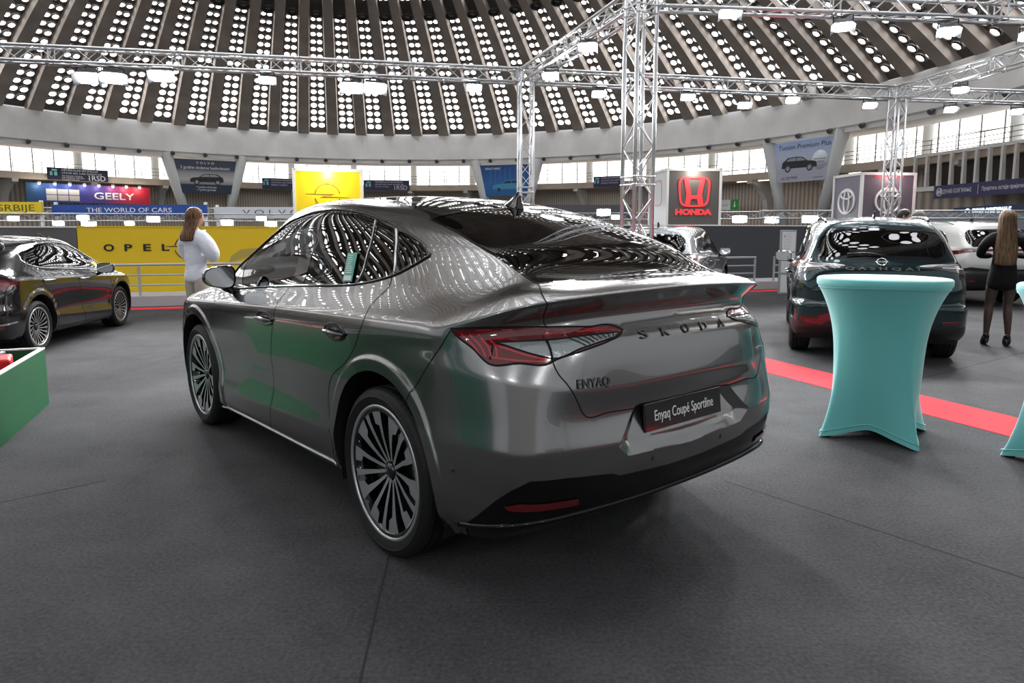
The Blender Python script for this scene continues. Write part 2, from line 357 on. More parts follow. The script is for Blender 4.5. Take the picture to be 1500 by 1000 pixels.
FEAT = {
'dlo': [(3.105,0.848,1.08),(2.638,0.851,1.113),(2.145,0.85,1.149),(1.689,0.851,1.179),(1.344,0.847,1.204),(1.169,0.836,1.23),(1.043,0.818,1.258),(0.943,0.79,1.298),(0.873,0.756,1.338),(0.853,0.741,1.354),(0.878,0.727,1.376),(0.985,0.712,1.416),(1.084,0.701,1.446),(1.2,0.69,1.478),(1.41,0.682,1.524),(1.685,0.687,1.564),(2.051,0.693,1.572),(2.323,0.701,1.543),(2.446,0.702,1.524),(2.614,0.713,1.47),(2.794,0.721,1.408),(3.022,0.745,1.312),(3.236,0.767,1.221),(3.346,0.786,1.151)],
'g_front': [(2.991,0.839,1.103),(3.063,0.751,1.292),(2.773,0.732,1.398),(2.6,0.721,1.461),(2.419,0.714,1.509),(2.189,0.707,1.544),(2.114,0.707,1.549),(2.161,0.841,1.165)],
'g_rear': [(1.984,0.706,1.554),(1.774,0.703,1.553),(1.56,0.693,1.54),(1.417,0.695,1.513),(1.345,0.841,1.215),(1.663,0.844,1.195),(1.989,0.842,1.174)],
'g_rearfix': [(1.392,0.696,1.508),(1.249,0.702,1.475),(1.067,0.809,1.275),(1.128,0.823,1.253),(1.207,0.832,1.235),(1.322,0.84,1.218)],
'g_quarter': [(1.165,0.711,1.449),(1.15,0.703,1.456),(1.029,0.717,1.417),(0.909,0.734,1.374),(0.878,0.744,1.355),(0.939,0.774,1.322),(1.014,0.798,1.291)],
'front_door': [(3.114,0.85,1.077),(3.223,0.89,1.03),(3.294,0.935,0.978),(3.375,0.937,0.835),(3.48,0.92,0.65),(3.488,0.913,0.472),(3.365,0.922,0.354),(3.379,0.882,0.219),(2.44,0.872,0.234),(2.325,0.919,0.453),(2.306,0.909,0.571),(2.283,0.926,0.748),(2.207,0.941,0.903),(2.152,0.947,0.995),(2.144,0.938,1.038),(2.157,0.913,1.07),(2.153,0.881,1.107),(2.143,0.852,1.147)],
'rear_door': [(2.143,0.852,1.147),(2.153,0.881,1.107),(2.157,0.913,1.07),(2.144,0.938,1.038),(2.152,0.947,0.995),(2.207,0.941,0.903),(2.283,0.926,0.748),(2.306,0.909,0.571),(2.325,0.919,0.453),(2.44,0.872,0.234),(1.537,0.874,0.259),(1.479,0.92,0.398),(1.507,0.925,0.499),(1.531,0.921,0.606),(1.479,0.93,0.728),(1.274,0.939,0.855),(1.148,0.943,0.98),(1.091,0.935,1.078),(1.103,0.902,1.121),(1.072,0.871,1.167),(1.03,0.847,1.209),(1.032,0.832,1.235),(1.048,0.82,1.255),(1.168,0.836,1.229),(1.343,0.848,1.203)],
'bumper_gap': [(0.463,0.906,1.083),(0.529,0.925,0.993),(0.626,0.934,0.887),(0.698,0.935,0.808),(0.761,0.937,0.739)],
'tailgate': [(0.317,0.599,1.255),(0.214,0.67,1.232),(0.158,0.697,1.203),(0.201,0.653,1.099),(0.157,0.683,1.043),(0.129,0.688,0.982),(0.111,0.677,0.941),(0.092,0.654,0.906),(0.074,0.619,0.843),(0.065,0.582,0.778),(0.054,0.474,0.776),(0.05,0.326,0.769),(0.049,0.163,0.764),(0.049,0.086,0.763)],
'rear_glass': [(0.176,0.0,1.261),(0.215,0.187,1.26),(0.264,0.327,1.259),(0.293,0.463,1.258),(0.317,0.599,1.255),(0.447,0.594,1.303),(0.64,0.618,1.387),(0.894,0.604,1.468),(1.071,0.589,1.513),(1.077,0.535,1.53),(1.081,0.474,1.54),(1.098,0.381,1.554),(1.115,0.285,1.565),(1.114,0.221,1.568)],
'lamp': [(0.463,0.905,1.091),(0.365,0.85,1.099),(0.199,0.648,1.102),(0.135,0.507,1.097),(0.104,0.369,1.085),(0.093,0.354,1.076),(0.079,0.388,1.06),(0.075,0.452,1.045),(0.092,0.586,1.016),(0.13,0.688,0.986),(0.134,0.697,0.981),(0.205,0.786,0.981),(0.297,0.855,0.975),(0.376,0.874,1.028)],
'lamp_clear': [(0.304,0.818,1.047),(0.171,0.674,1.06),(0.114,0.536,1.07),(0.09,0.376,1.072),(0.078,0.424,1.056),(0.094,0.584,1.026),(0.131,0.683,0.996),(0.142,0.697,1.002),(0.21,0.765,1.023)],
'black': [(0.385,0.903,0.339),(0.284,0.901,0.424),(0.216,0.88,0.487),(0.165,0.851,0.531),(0.12,0.805,0.566),(0.066,0.675,0.563),(0.041,0.521,0.548),(0.037,0.461,0.54),(0.039,0.415,0.521),(0.036,0.288,0.512),(0.036,0.115,0.502)],
'reflector': [(0.194,0.864,0.464),(0.153,0.829,0.478),(0.104,0.74,0.472),(0.073,0.606,0.466),(0.082,0.597,0.437),(0.11,0.734,0.443),(0.182,0.853,0.449)],
'recess': [(0.05,0.314,0.767),(0.034,0.387,0.709),(0.021,0.451,0.652),(0.022,0.437,0.628),(0.022,0.381,0.597),(0.015,0.189,0.586),(0.015,0.101,0.583)],
'letters': [(0.068,0.261,1.054),(0.064,0.12,1.056),(0.061,0.0,1.052)],
'enyaq': [(0.072,0.608,0.877),(0.056,0.544,0.878),(0.045,0.475,0.878)],
'handle_f': [(2.454,0.945,0.943),(2.314,0.945,0.956),(2.162,0.946,0.967)],
'handle_r': [(1.515,0.945,0.965),(1.382,0.946,0.979),(1.258,0.946,0.993)],
'sticker': [(1.542,0.78,1.35),(1.443,0.778,1.353),(1.39,0.84,1.216),(1.488,0.84,1.211)],
'sensor': [(0.413,0.938,0.559),(0.023,0.234,0.554)],
'mirrorbase': [(3.232,0.863,1.054),(3.088,0.854,1.074)],
}
# ---------------------------------------------------------------- cutting a car body into its panels
def pip(poly, pts):
    """points inside polygon, vectorised"""
    poly = np.asarray(poly); x, y = pts[:, 0], pts[:, 1]; ins = np.zeros(len(pts), bool)
    x0, y0 = poly[:, 0], poly[:, 1]; x1, y1 = np.roll(x0, -1), np.roll(y0, -1)
    for a, b, c, d in zip(x0, y0, x1, y1):
        if b == d: continue
        m = ((b > y) != (d > y)) & (x < (c - a) * (y - b) / (d - b) + a)
        ins ^= m
    return ins

def seg_dist(P, A, B):
    d = B - A; t = np.clip(((P - A) * d).sum(1) / max((d * d).sum(), 1e-12), 0, 1)
    return np.linalg.norm(P - A - t[:, None] * d, axis=1)

def smooth_line(P, closed, step=0.02, round_=True, keep=0.5):
    """densify a polyline in surface parameters; gentle corners become curves, sharp ones stay"""
    P = np.asarray(P, float); n = len(P); out = []
    for i in range(n if closed else n - 1):
        p0, p1, p2, p3 = P[(i - 1) % n], P[i], P[(i + 1) % n], P[(i + 2) % n]
        if not closed:
            if i == 0: p0 = p1
            if i + 2 > n - 1: p3 = p2
        def tan(a, b, c):
            u = b - a; v = c - b; lu, lv = np.linalg.norm(u), np.linalg.norm(v)
            if lu < 1e-9: return v
            if lv < 1e-9: return u
            if (u @ v) / (lu * lv) < keep: return None
            return (u / lu * lv + v / lv * lu) / (lu + lv)
        L = np.linalg.norm(p2 - p1); k = max(1, int(math.ceil(L / step)))
        m1, m2 = tan(p0, p1, p2), tan(p1, p2, p3)
        d = (p2 - p1)
        m1 = d if (m1 is None or not round_) else m1 * L; m2 = d if (m2 is None or not round_) else m2 * L
        for j in range(k):
            s = j / k
            out.append((2*s**3-3*s**2+1)*p1 + (s**3-2*s**2+s)*m1 + (-2*s**3+3*s**2)*p2 + (s**3-s**2)*m2)
    if not closed: out.append(P[-1])
    return np.array(out)

class CarBody:
    def __init__(self, surf, disp=None):
        self.S = surf; self.disp = disp; self.disp_n = disp; self.extra = []; self.polys = {}; self.lines = []; self.holes = []
    def ab(self, p3, w=(1, 1, 1)): return np.array([self.S.near(p, w) for p in p3])
    def poly(self, name, p3, smooth=True, step=0.02, raw=False):
        q = np.asarray(p3, float) if raw else self.ab(p3)
        self.polys[name] = smooth_line(q, True, step, smooth); return self.polys[name]
    def hole_circle(self, cx, cz, r, n=72):
        q = self.circle(cx, cz, r, n)
        self.holes.append(q); return q
    def circle(self, cx, cz, r, n=72):
        pts = [(cx + r * cos(2 * pi * k / n), .92, cz + r * sin(2 * pi * k / n)) for k in range(n)]
        pts = [p for p in pts]
        return np.array([self.S.near(p, (1, .02, 1)) for p in pts])
    def point(self, ab, off=0.0):
        ab = np.atleast_2d(ab); P = self.S.pos(ab[:, 0], ab[:, 1])
        if self.disp is not None or off:
            N = self.S.nrm(ab[:, 0], ab[:, 1]); d = off
            if self.disp is not None: d = d + self.disp(P)
            P = P + N * np.reshape(d, (-1, 1))
        P[:, 1] = np.where(ab[:, 0] <= 1e-6, 0, P[:, 1]); P[:, 1] = np.where(ab[:, 0] >= self.S.LA - 1e-6, 0, P[:, 1]); P[:, 1] = np.where(ab[:, 1] >= self.S.LB - 1e-6, 0, P[:, 1])
        return P
    def normal(self, ab):
        if self.disp_n is None: return self.S.nrm(ab[:, 0], ab[:, 1])
        h = 0.005; e1 = np.array([h, 0]); e2 = np.array([0, h])
        lim = np.array([self.S.LA, self.S.LB])
        n0 = self.S.nrm(ab[:, 0], ab[:, 1])
        c = np.clip
        du = self.S.pos(*c(ab + e1, 0, lim).T) - self.S.pos(*c(ab - e1, 0, lim).T)
        f = lambda q: self.disp_n(self.S.pos(*c(q, 0, lim).T))
        dv = self.S.pos(*c(ab + e2, 0, lim).T) - self.S.pos(*c(ab - e2, 0, lim).T)
        lu = np.maximum(np.linalg.norm(du, axis=1, keepdims=True), 1e-6); lv = np.maximum(np.linalg.norm(dv, axis=1, keepdims=True), 1e-6)
        gu = (f(ab + e1) - f(ab - e1))[:, None] / lu; gv = (f(ab + e2) - f(ab - e2))[:, None] / lv
        n = n0 - gu * du / lu - gv * dv / lv
        return n / np.linalg.norm(n, axis=1, keepdims=True)
    def run(self, grid=0.03, order=None, fine=None):
        S = self.S
        ga = np.linspace(0, S.LA, int(S.LA / grid) + 1)
        gb = np.unique(np.concatenate([np.linspace(0, S.LB, int(S.LB / grid) + 1), S.tv, S.tv[1:] - .012, S.tv[:-1] + .012]).round(4))
        gb = gb[(gb >= 0) & (gb <= S.LB)]; gb = gb[np.concatenate([[True], np.diff(gb) > 0.006])]; gb[-1] = S.LB
        A, B = np.meshgrid(ga, gb); G = np.stack([A.ravel(), B.ravel()], 1)
        loops = list(self.polys.values()) + self.holes + self.extra
        segs = []
        keep = np.ones(len(G), bool)
        edge = (G[:, 0] < 1e-9) | (G[:, 0] > S.LA - 1e-9) | (G[:, 1] < 1e-9) | (G[:, 1] > S.LB - 1e-9)
        for L in loops:
            np.clip(L, [0, 0], [S.LA, S.LB], out=L)
            lo, hi = L.min(0) - .02, L.max(0) + .02
            sub = np.where(((G > lo) & (G < hi)).all(1))[0]
            if not len(sub): continue
            for k in range(len(L)):
                a, b = L[k], L[(k + 1) % len(L)]
                mn, mx = np.minimum(a, b) - .008, np.maximum(a, b) + .008
                s2 = sub[((G[sub] > mn) & (G[sub] < mx)).all(1)]
                if len(s2): keep[s2] &= seg_dist(G[s2], a, b) > .007
        keep |= edge
        V = [tuple(p) for p in G[keep]]; E = []
        for L in loops:
            n0 = len(V); V += [tuple(p) for p in L]; E += [(n0 + k, n0 + (k + 1) % len(L)) for k in range(len(L))]
        r = delaunay_2d_cdt([Vector(v) for v in V], E, [], 0, 1e-6)
        self.V = np.array([tuple(v) for v in r[0]]); T = np.array([f for f in r[2] if len(f) == 3])
        self.V = np.clip(self.V, [0, 0], [S.LA, S.LB])
        c = self.V[T].mean(1)
        lab = np.full(len(T), -1)
        names = list(order or self.polys)
        for i, nme in enumerate(names):
            m = (lab < 0) & pip(self.polys[nme], c); lab[m] = i
        for h in self.holes: lab[pip(h, c)] = -2
        self.T = T; self.lab = lab; self.names = names
        return self
    def tris(self, name):
        if name == 'body': return self.T[self.lab == -1]
        return self.T[self.lab == self.names.index(name)]
    def part(self, names, oname, m, parent, side='both', off=0.0, flipn=False, fix=None, normals=True):
        """side: left, right or both (one mesh across the centre line)"""
        if isinstance(names, str): names = [names]
        T = np.concatenate([self.tris(n) for n in names])
        if len(T) == 0: return None
        u, inv = np.unique(T, return_inverse=True); T = inv.reshape(-1, 3); ab = self.V[u]
        P = self.point(ab, off); N = self.normal(ab)
        if fix is not None: P = fix(P, ab)
        # orientation
        t = T[:min(len(T), 400)]; fn = np.cross(P[t[:, 1]] - P[t[:, 0]], P[t[:, 2]] - P[t[:, 0]])
        if (fn * N[t[:, 0]]).sum() < 0: T = T[:, ::-1]
        if flipn: T = T[:, ::-1]; N = -N
        M = np.array([1, -1, 1.])
        if side == 'left': VV, FF, NN = P, T, N
        elif side == 'right': VV, FF, NN = P * M, T[:, ::-1], N * M
        else:
            seam = np.abs(P[:, 1]) < 1e-7
            idx = np.arange(len(P)); new = np.where(seam, idx, 0)
            k = np.cumsum(~seam) - 1; new = np.where(seam, idx, len(P) + k)
            VV = np.concatenate([P, P[~seam] * M]); NN = np.concatenate([N, N[~seam] * M])
            if seam.any():
                NN[:len(P)][seam] *= [1, 0, 1]; NN /= np.linalg.norm(NN, axis=1, keepdims=True)
            FF = np.concatenate([T, new[T][:, ::-1]])
        return mesh_obj(oname, VV, FF, m, parent, True, NN if normals else None)
    def ribbon(self, lines, oname, m, parent, w=0.005, off=0.0012, side='both', closed=False):
        V = []; Fc = []; NN = []
        for L in lines:
            L = np.asarray(L); n = len(L)
            P = self.point(L, off); N = self.normal(L)
            if closed: d = np.roll(P, -1, 0) - np.roll(P, 1, 0)
            else: d = np.gradient(P, axis=0)
            s = np.cross(d, N); s /= np.maximum(np.linalg.norm(s, axis=1, keepdims=True), 1e-9)
            for sg in ((1, -1) if side == 'both' else (1,) if side == 'left' else (-1,)):
                b = len(V); M = np.array([1, sg, 1.])
                V += list((P + s * w / 2) * M) + list((P - s * w / 2) * M); NN += list(N * M) * 2
                for i in range(n if closed else n - 1):
                    j = (i + 1) % n
                    f = (b + i, b + j, b + n + j, b + n + i); fv = np.cross(np.array(V[f[1]]) - V[f[0]], np.array(V[f[2]]) - V[f[0]])
                    Fc.append(f if (fv * (N[i] * M)).sum() > 0 else f[::-1])
        return mesh_obj(oname, V, Fc, m, parent, True, NN)
    def rail(self, L, r, oname, m, parent, off=0.0, side='left', closed=True, n=6, flat=1.0):
        P = self.point(np.asarray(L), off) * np.array([1, 1 if side == 'left' else -1, 1.])
        mb = MB(); mb.tube(P, r, n, closed=closed); return mb.build(oname, m, parent, merge=False)
    def arch_lip(self, L, depth, cz, oname, m, parent, side, rim=0.0):
        """the turned-in edge of a wheel arch"""
        P = self.point(L); c = P.mean(0)
        Q = P.copy(); Q[:, 1] -= depth
        k = P[:, 2] > 0.05
        s = 1 if side == 'left' else -1
        V = np.concatenate([P, Q]) * np.array([1, s, 1.]); n = len(P)
        F_ = []
        for i in range(n):
            j = (i + 1) % n
            if P[i, 2] > self.S.P[0, :, 2].min() + .02 or P[j, 2] > self.S.P[0, :, 2].min() + .02: F_.append((i, j, n + j, n + i))
        return mesh_obj(oname, V, F_, m, parent, True)
# ---------------------------------------------------------------- materials shared by the cars
M_PAINT = mat('graphite_paint', (0.235, 0.234, 0.230), 0.23, 0.95, coat=1.0, coat_rough=0.012)
M_GLOSSBLACK = mat('gloss_black', (0.006, 0.006, 0.007), 0.04, coat=1.0, coat_rough=0.0)
M_BLACK = mat('black_plastic', (0.012, 0.012, 0.013), 0.45)
M_GAP = mat('gap_black', (0.002, 0.002, 0.002), 0.9)
M_CHROME = mat('chrome', (0.75, 0.76, 0.78), 0.12, 1.0)
M_SATIN = mat('satin_silver', (0.50, 0.51, 0.52), 0.3, 1.0)
M_GLASS = glass_mat('side_glass', (0.42, 0.46, 0.44), ior=1.52)
M_DARKGLASS = glass_mat('tinted_glass', (0.12, 0.13, 0.125), ior=1.52)
M_REARGLASS = glass_mat('rear_glass', (0.12, 0.125, 0.115), ior=1.45)
M_INT = mat('cabin_fabric', (0.035, 0.035, 0.037), 0.8)
M_SEAT = mat('seat_leather', (0.04, 0.04, 0.042), 0.5)
M_RED = mat('lamp_red', (0.10, 0.002, 0.004), 0.06, coat=1.0, coat_rough=0.0)
M_REDDARK = mat('lamp_red_dark', (0.035, 0.001, 0.002), 0.06, coat=1.0, coat_rough=0.0)
M_LAMPCLEAR = mat('lamp_clear', (0.30, 0.33, 0.33), 0.12, 0.4, coat=1.0, bump=(60, 0.6, 0.004))
M_RUBBER = None
def tyre_mat():
    global M_RUBBER
    if M_RUBBER: return M_RUBBER
    m = mat('tyre_rubber', (0.012, 0.012, 0.0125), 0.6, spec=.3); nt = m.node_tree; b = nt.nodes['Principled BSDF']
    tc = nt.nodes.new('ShaderNodeTexCoord'); sx = nt.nodes.new('ShaderNodeSeparateXYZ'); nt.links.new(tc.outputs['Object'], sx.inputs[0])
    def mth(op, a, bb=None):
        n = nt.nodes.new('ShaderNodeMath'); n.operation = op
        for i, v in enumerate((a, bb)):
            if v is None: continue
            if isinstance(v, (int, float)): n.inputs[i].default_value = v
            else: nt.links.new(v, n.inputs[i])
        return n.outputs[0]
    ang = mth('ARCTAN2', sx.outputs['X'], sx.outputs['Z'])
    w = mth('SINE', mth('ADD', mth('MULTIPLY', ang, 76.0), mth('MULTIPLY', sx.outputs['Y'], 60.0)))
    g = mth('GREATER_THAN', w, 0.86)
    rad = mth('SQRT', mth('ADD', mth('MULTIPLY', sx.outputs['X'], sx.outputs['X']), mth('MULTIPLY', sx.outputs['Z'], sx.outputs['Z'])))
    h = mth('MULTIPLY', g, mth('GREATER_THAN', rad, 0.352))
    bp = nt.nodes.new('ShaderNodeBump'); bp.invert = True; bp.inputs['Strength'].default_value = 1.0; bp.inputs['Distance'].default_value = 0.006
    nt.links.new(h, bp.inputs['Height']); nt.links.new(bp.outputs['Normal'], b.inputs['Normal'])
    M_RUBBER = m
    return m

def sstep(x): x = np.clip(x, 0, 1); return x * x * (3 - 2 * x)

def make_wheel(parent, x, y, side, R, rr, w, style, steer=0.0):
    """side +1 left, -1 right; y = the tyre's outer face"""
    t = empty('wheel', (x, y, R)); t.parent = parent; t.rotation_euler = (0, 0, steer)
    s = side
    # local z of the lathes points outboard
    Mo = Matrix(((1, 0, 0, 0), (0, 0, s, 0), (0, -s, 0, 0), (0, 0, 0, 1))) if s > 0 else Matrix(((1, 0, 0, 0), (0, 0, -1, 0), (0, 1, 0, 0), (0, 0, 0, 1)))
    mb = MB(); b = R - rr
    gro = []
    for k in range(4):
        z = -w * (0.2 + 0.2 * k); gro += [(R, z + .007), (R - .008, z + .005), (R - .008, z - .005), (R, z - .007)]
    prof = ([(rr - .012, -.012), (rr + .006, -.004), (rr + .02, .002), (rr + b * .40, .006), (rr + b * .47, .009), (rr + b * .52, .006), (R - b * .28, 0.0), (R - b * .13, -.010), (R - b * .04, -.022), (R, -.034)]
            + gro + [(R, -w + .034), (R - b * .05, -w + .02), (R - b * .3, -w + .003), (rr + b * .4, -w - .004), (rr, -w + .005)])
    if style == 'aero':                          # tread blocks: every fourth step of the shoulders sinks into a groove
        n = 360; V = []; P_ = len(prof)
        for i, (r, z) in enumerate(prof):
            for k in range(n):
                g = .005 if k % 5 == 0 and r > R - .012 and i > 8 and (i < 12 or i > P_ - 6) else 0.0
                a = 2 * pi * (k + (z / w) * 6) / n; V.append(Mo @ Vector(((r - g) * cos(a), (r - g) * sin(a), z)))
        mb.add(V, [(i * n + k, i * n + (k + 1) % n, (i + 1) * n + (k + 1) % n, (i + 1) * n + k) for i in range(P_ - 1) for k in range(n)], 0, False); mb.build('tyre', M_TYREPLAIN, t, merge=False)
    else:
        mb.lathe(prof, 96, Mo); mb.build('tyre', tyre_mat(), t)
    # rim
    face = M_SATINFACE; blk = M_GLOSSBLACK
    rb = MB()
    rb.lathe([(rr - .035, -w + .01), (rr - .05, -.12), (rr - .042, -.035), (rr - .03, -.014)], 64, Mo, 1)
    rb.lathe([(rr - .036, -.024), (rr - .030, -.010), (rr - .014, -.010)], 72, Mo, 1); rb.lathe([(rr - .014, -.010), (rr - .012, -.004), (rr - .001, -.003), (rr + .003, -.010)], 72, Mo, 0)
    rb.lathe([(rr - .05, -.115), (0.03, -.105)], 48, Mo, 1)
    def zf(r): return -.012 - .036 * (1 - min(1, max(0, (r - .05) / (rr - .08)))) ** 1.4
    def blade(st, th=.03, mi=0):
        """stations (r, ang0, ang1) in metres and degrees: a spoke with a machined face and black flanks"""
        V = []; n = len(st)
        for dz in (0, -th):
            for r, a0, a1 in st:
                for a in (a0, a1):
                    q = radians(a) * s
                    V.append(Mo @ Vector((r * sin(q), r * cos(q), zf(r) + dz)))
        top = []; sd = []
        for i in range(n - 1):
            a, b_, c, d = 2 * i, 2 * i + 1, 2 * i + 3, 2 * i + 2
            top.append((a, b_, c, d)); m_ = 2 * n
            sd += [(a, d, d + m_, a + m_), (b_, b_ + m_, c + m_, c)]
        sd += [(0, 2 * n, 2 * n + 1, 1), (2 * n - 2, 2 * n - 1, 4 * n - 1, 4 * n - 2)]
        rb.add(V, top, mi); rb.add(V, sd, 1)
    rm = rr - .016
    if style == 'aero':
        for k in range(5):
            o = 72 * k
            blade([(.042, o - 8, o + 14), (.09, o - 3, o + 7), (.16, o - 1, o + 6.5), (rm * .8, o - .5, o + 6), (rm, o - 1, o + 7)])
            blade([(.042, o + 16, o + 38), (.09, o + 21, o + 31), (.16, o + 23, o + 30), (rm * .72, o + 24, o + 31), (rm * .76, o + 16, o + 31), (rm, o + 15, o + 30.5)])
            blade([(.045, o + 42, o + 58), (.09, o + 45, o + 54), (.15, o + 46, o + 55), (rm * .70, o + 47, o + 56.5), (rm * .76, o + 47, o + 64), (rm, o + 46.5, o + 66)])
    elif style == 'multi':
        for k in range(10):
            o = 36 * k
            for dd in (0, 18):
                blade([(.05, o + dd * .9 - 4, o + dd * .9 + 6), (.10, o + dd - 1, o + dd + 5), (rm * .7, o + dd + 4, o + dd + 9.5), (rm, o + dd + 7, o + dd + 14)])
    else:
        for k in range(5):
            o = 72 * k
            for dd in (-11, 11):
                blade([(.05, o + dd * 1.2 - 8, o + dd * 1.2 + 8), (.14, o + dd - 4, o + dd + 4), (rm, o + dd - 4, o + dd + 4)])
    rb.build('rim', [face, blk], t, merge=False)
    hb = MB(); hb.lathe([(0.0, zf(0) + .012), (.03, zf(0) + .011), (.036, zf(0) + .004), (.036, -.09)], 28, Mo)
    hb.build('hub_cap', blk, t)
    for k in range(5 if style == 'aero' else 0):
        lb = MB(); a = radians(72 * k + 36); lb.lathe([(0, -.050), (.008, -.050), (.008, -.09)], 8, Mo @ Matrix.Translation((.056 * cos(a), .056 * sin(a), 0)))
        lb.build('wheel_bolt', M_BLACK, t)
    db = MB(); db.lathe([(.05, -.10), (rr - .11, -.10), (rr - .11, -.09), (.05, -.09)], 48, Mo, closed=True)
    db.build('brake_disc', M_DISC, t)
    return t
M_TYREPLAIN = mat('tyre_tread_rubber', (0.012, 0.012, 0.0125), 0.55, spec=.3)
M_SATINFACE = mat('machined_alloy', (0.52, 0.53, 0.54), 0.33, 0.75)
M_DISC = mat('brake_steel', (0.25, 0.25, 0.25), 0.35, 1.0)

def make_seat(parent, x, y, h=0.0, name='front_seat', wide=.5, m=None, z0=.42):
    s = empty(name, (x, y, 0)); s.parent = parent; m = m or M_SEAT
    mb = MB(); mb.box((.18, 0, z0), (.52, wide, .14)); mb.build('seat_cushion', m, s, bevel=.045, seg=3)
    R = Euler((0, radians(-16), 0)).to_matrix()
    mb = MB(); mb.box((-.16, 0, z0 + .40), (.13, wide * .96, .66), R); mb.build('backrest', m, s, bevel=.05, seg=3)
    for yy in ((0,) if wide < .7 else (-.38, .38)):
        mb = MB(); mb.box((-.28, yy, z0 + .82), (.09, .26, .19), R); mb.build('headrest', m, s, bevel=.04, seg=3)
    return s

def arch_liner(parent, cx, cz, r, y, side):
    mb = MB(); n = 40; V = []; F_ = []
    a0, a1 = -0.35, pi + 0.35
    for k in range(n + 1):
        a = a0 + (a1 - a0) * k / n
        for yy in (y, y - .34): V.append((cx + r * cos(a), yy * side, cz + r * sin(a)))
    for k in range(n): F_.append((2 * k, 2 * k + 1, 2 * k + 3, 2 * k + 2))
    c = len(V); V.append((cx, (y - .34) * side, cz))
    for k in range(n): F_.append((2 * k + 1, c, 2 * k + 3))
    mb.add(V, F_, 0, False); return mb.build('wheel_arch_liner', M_BLACK, parent)
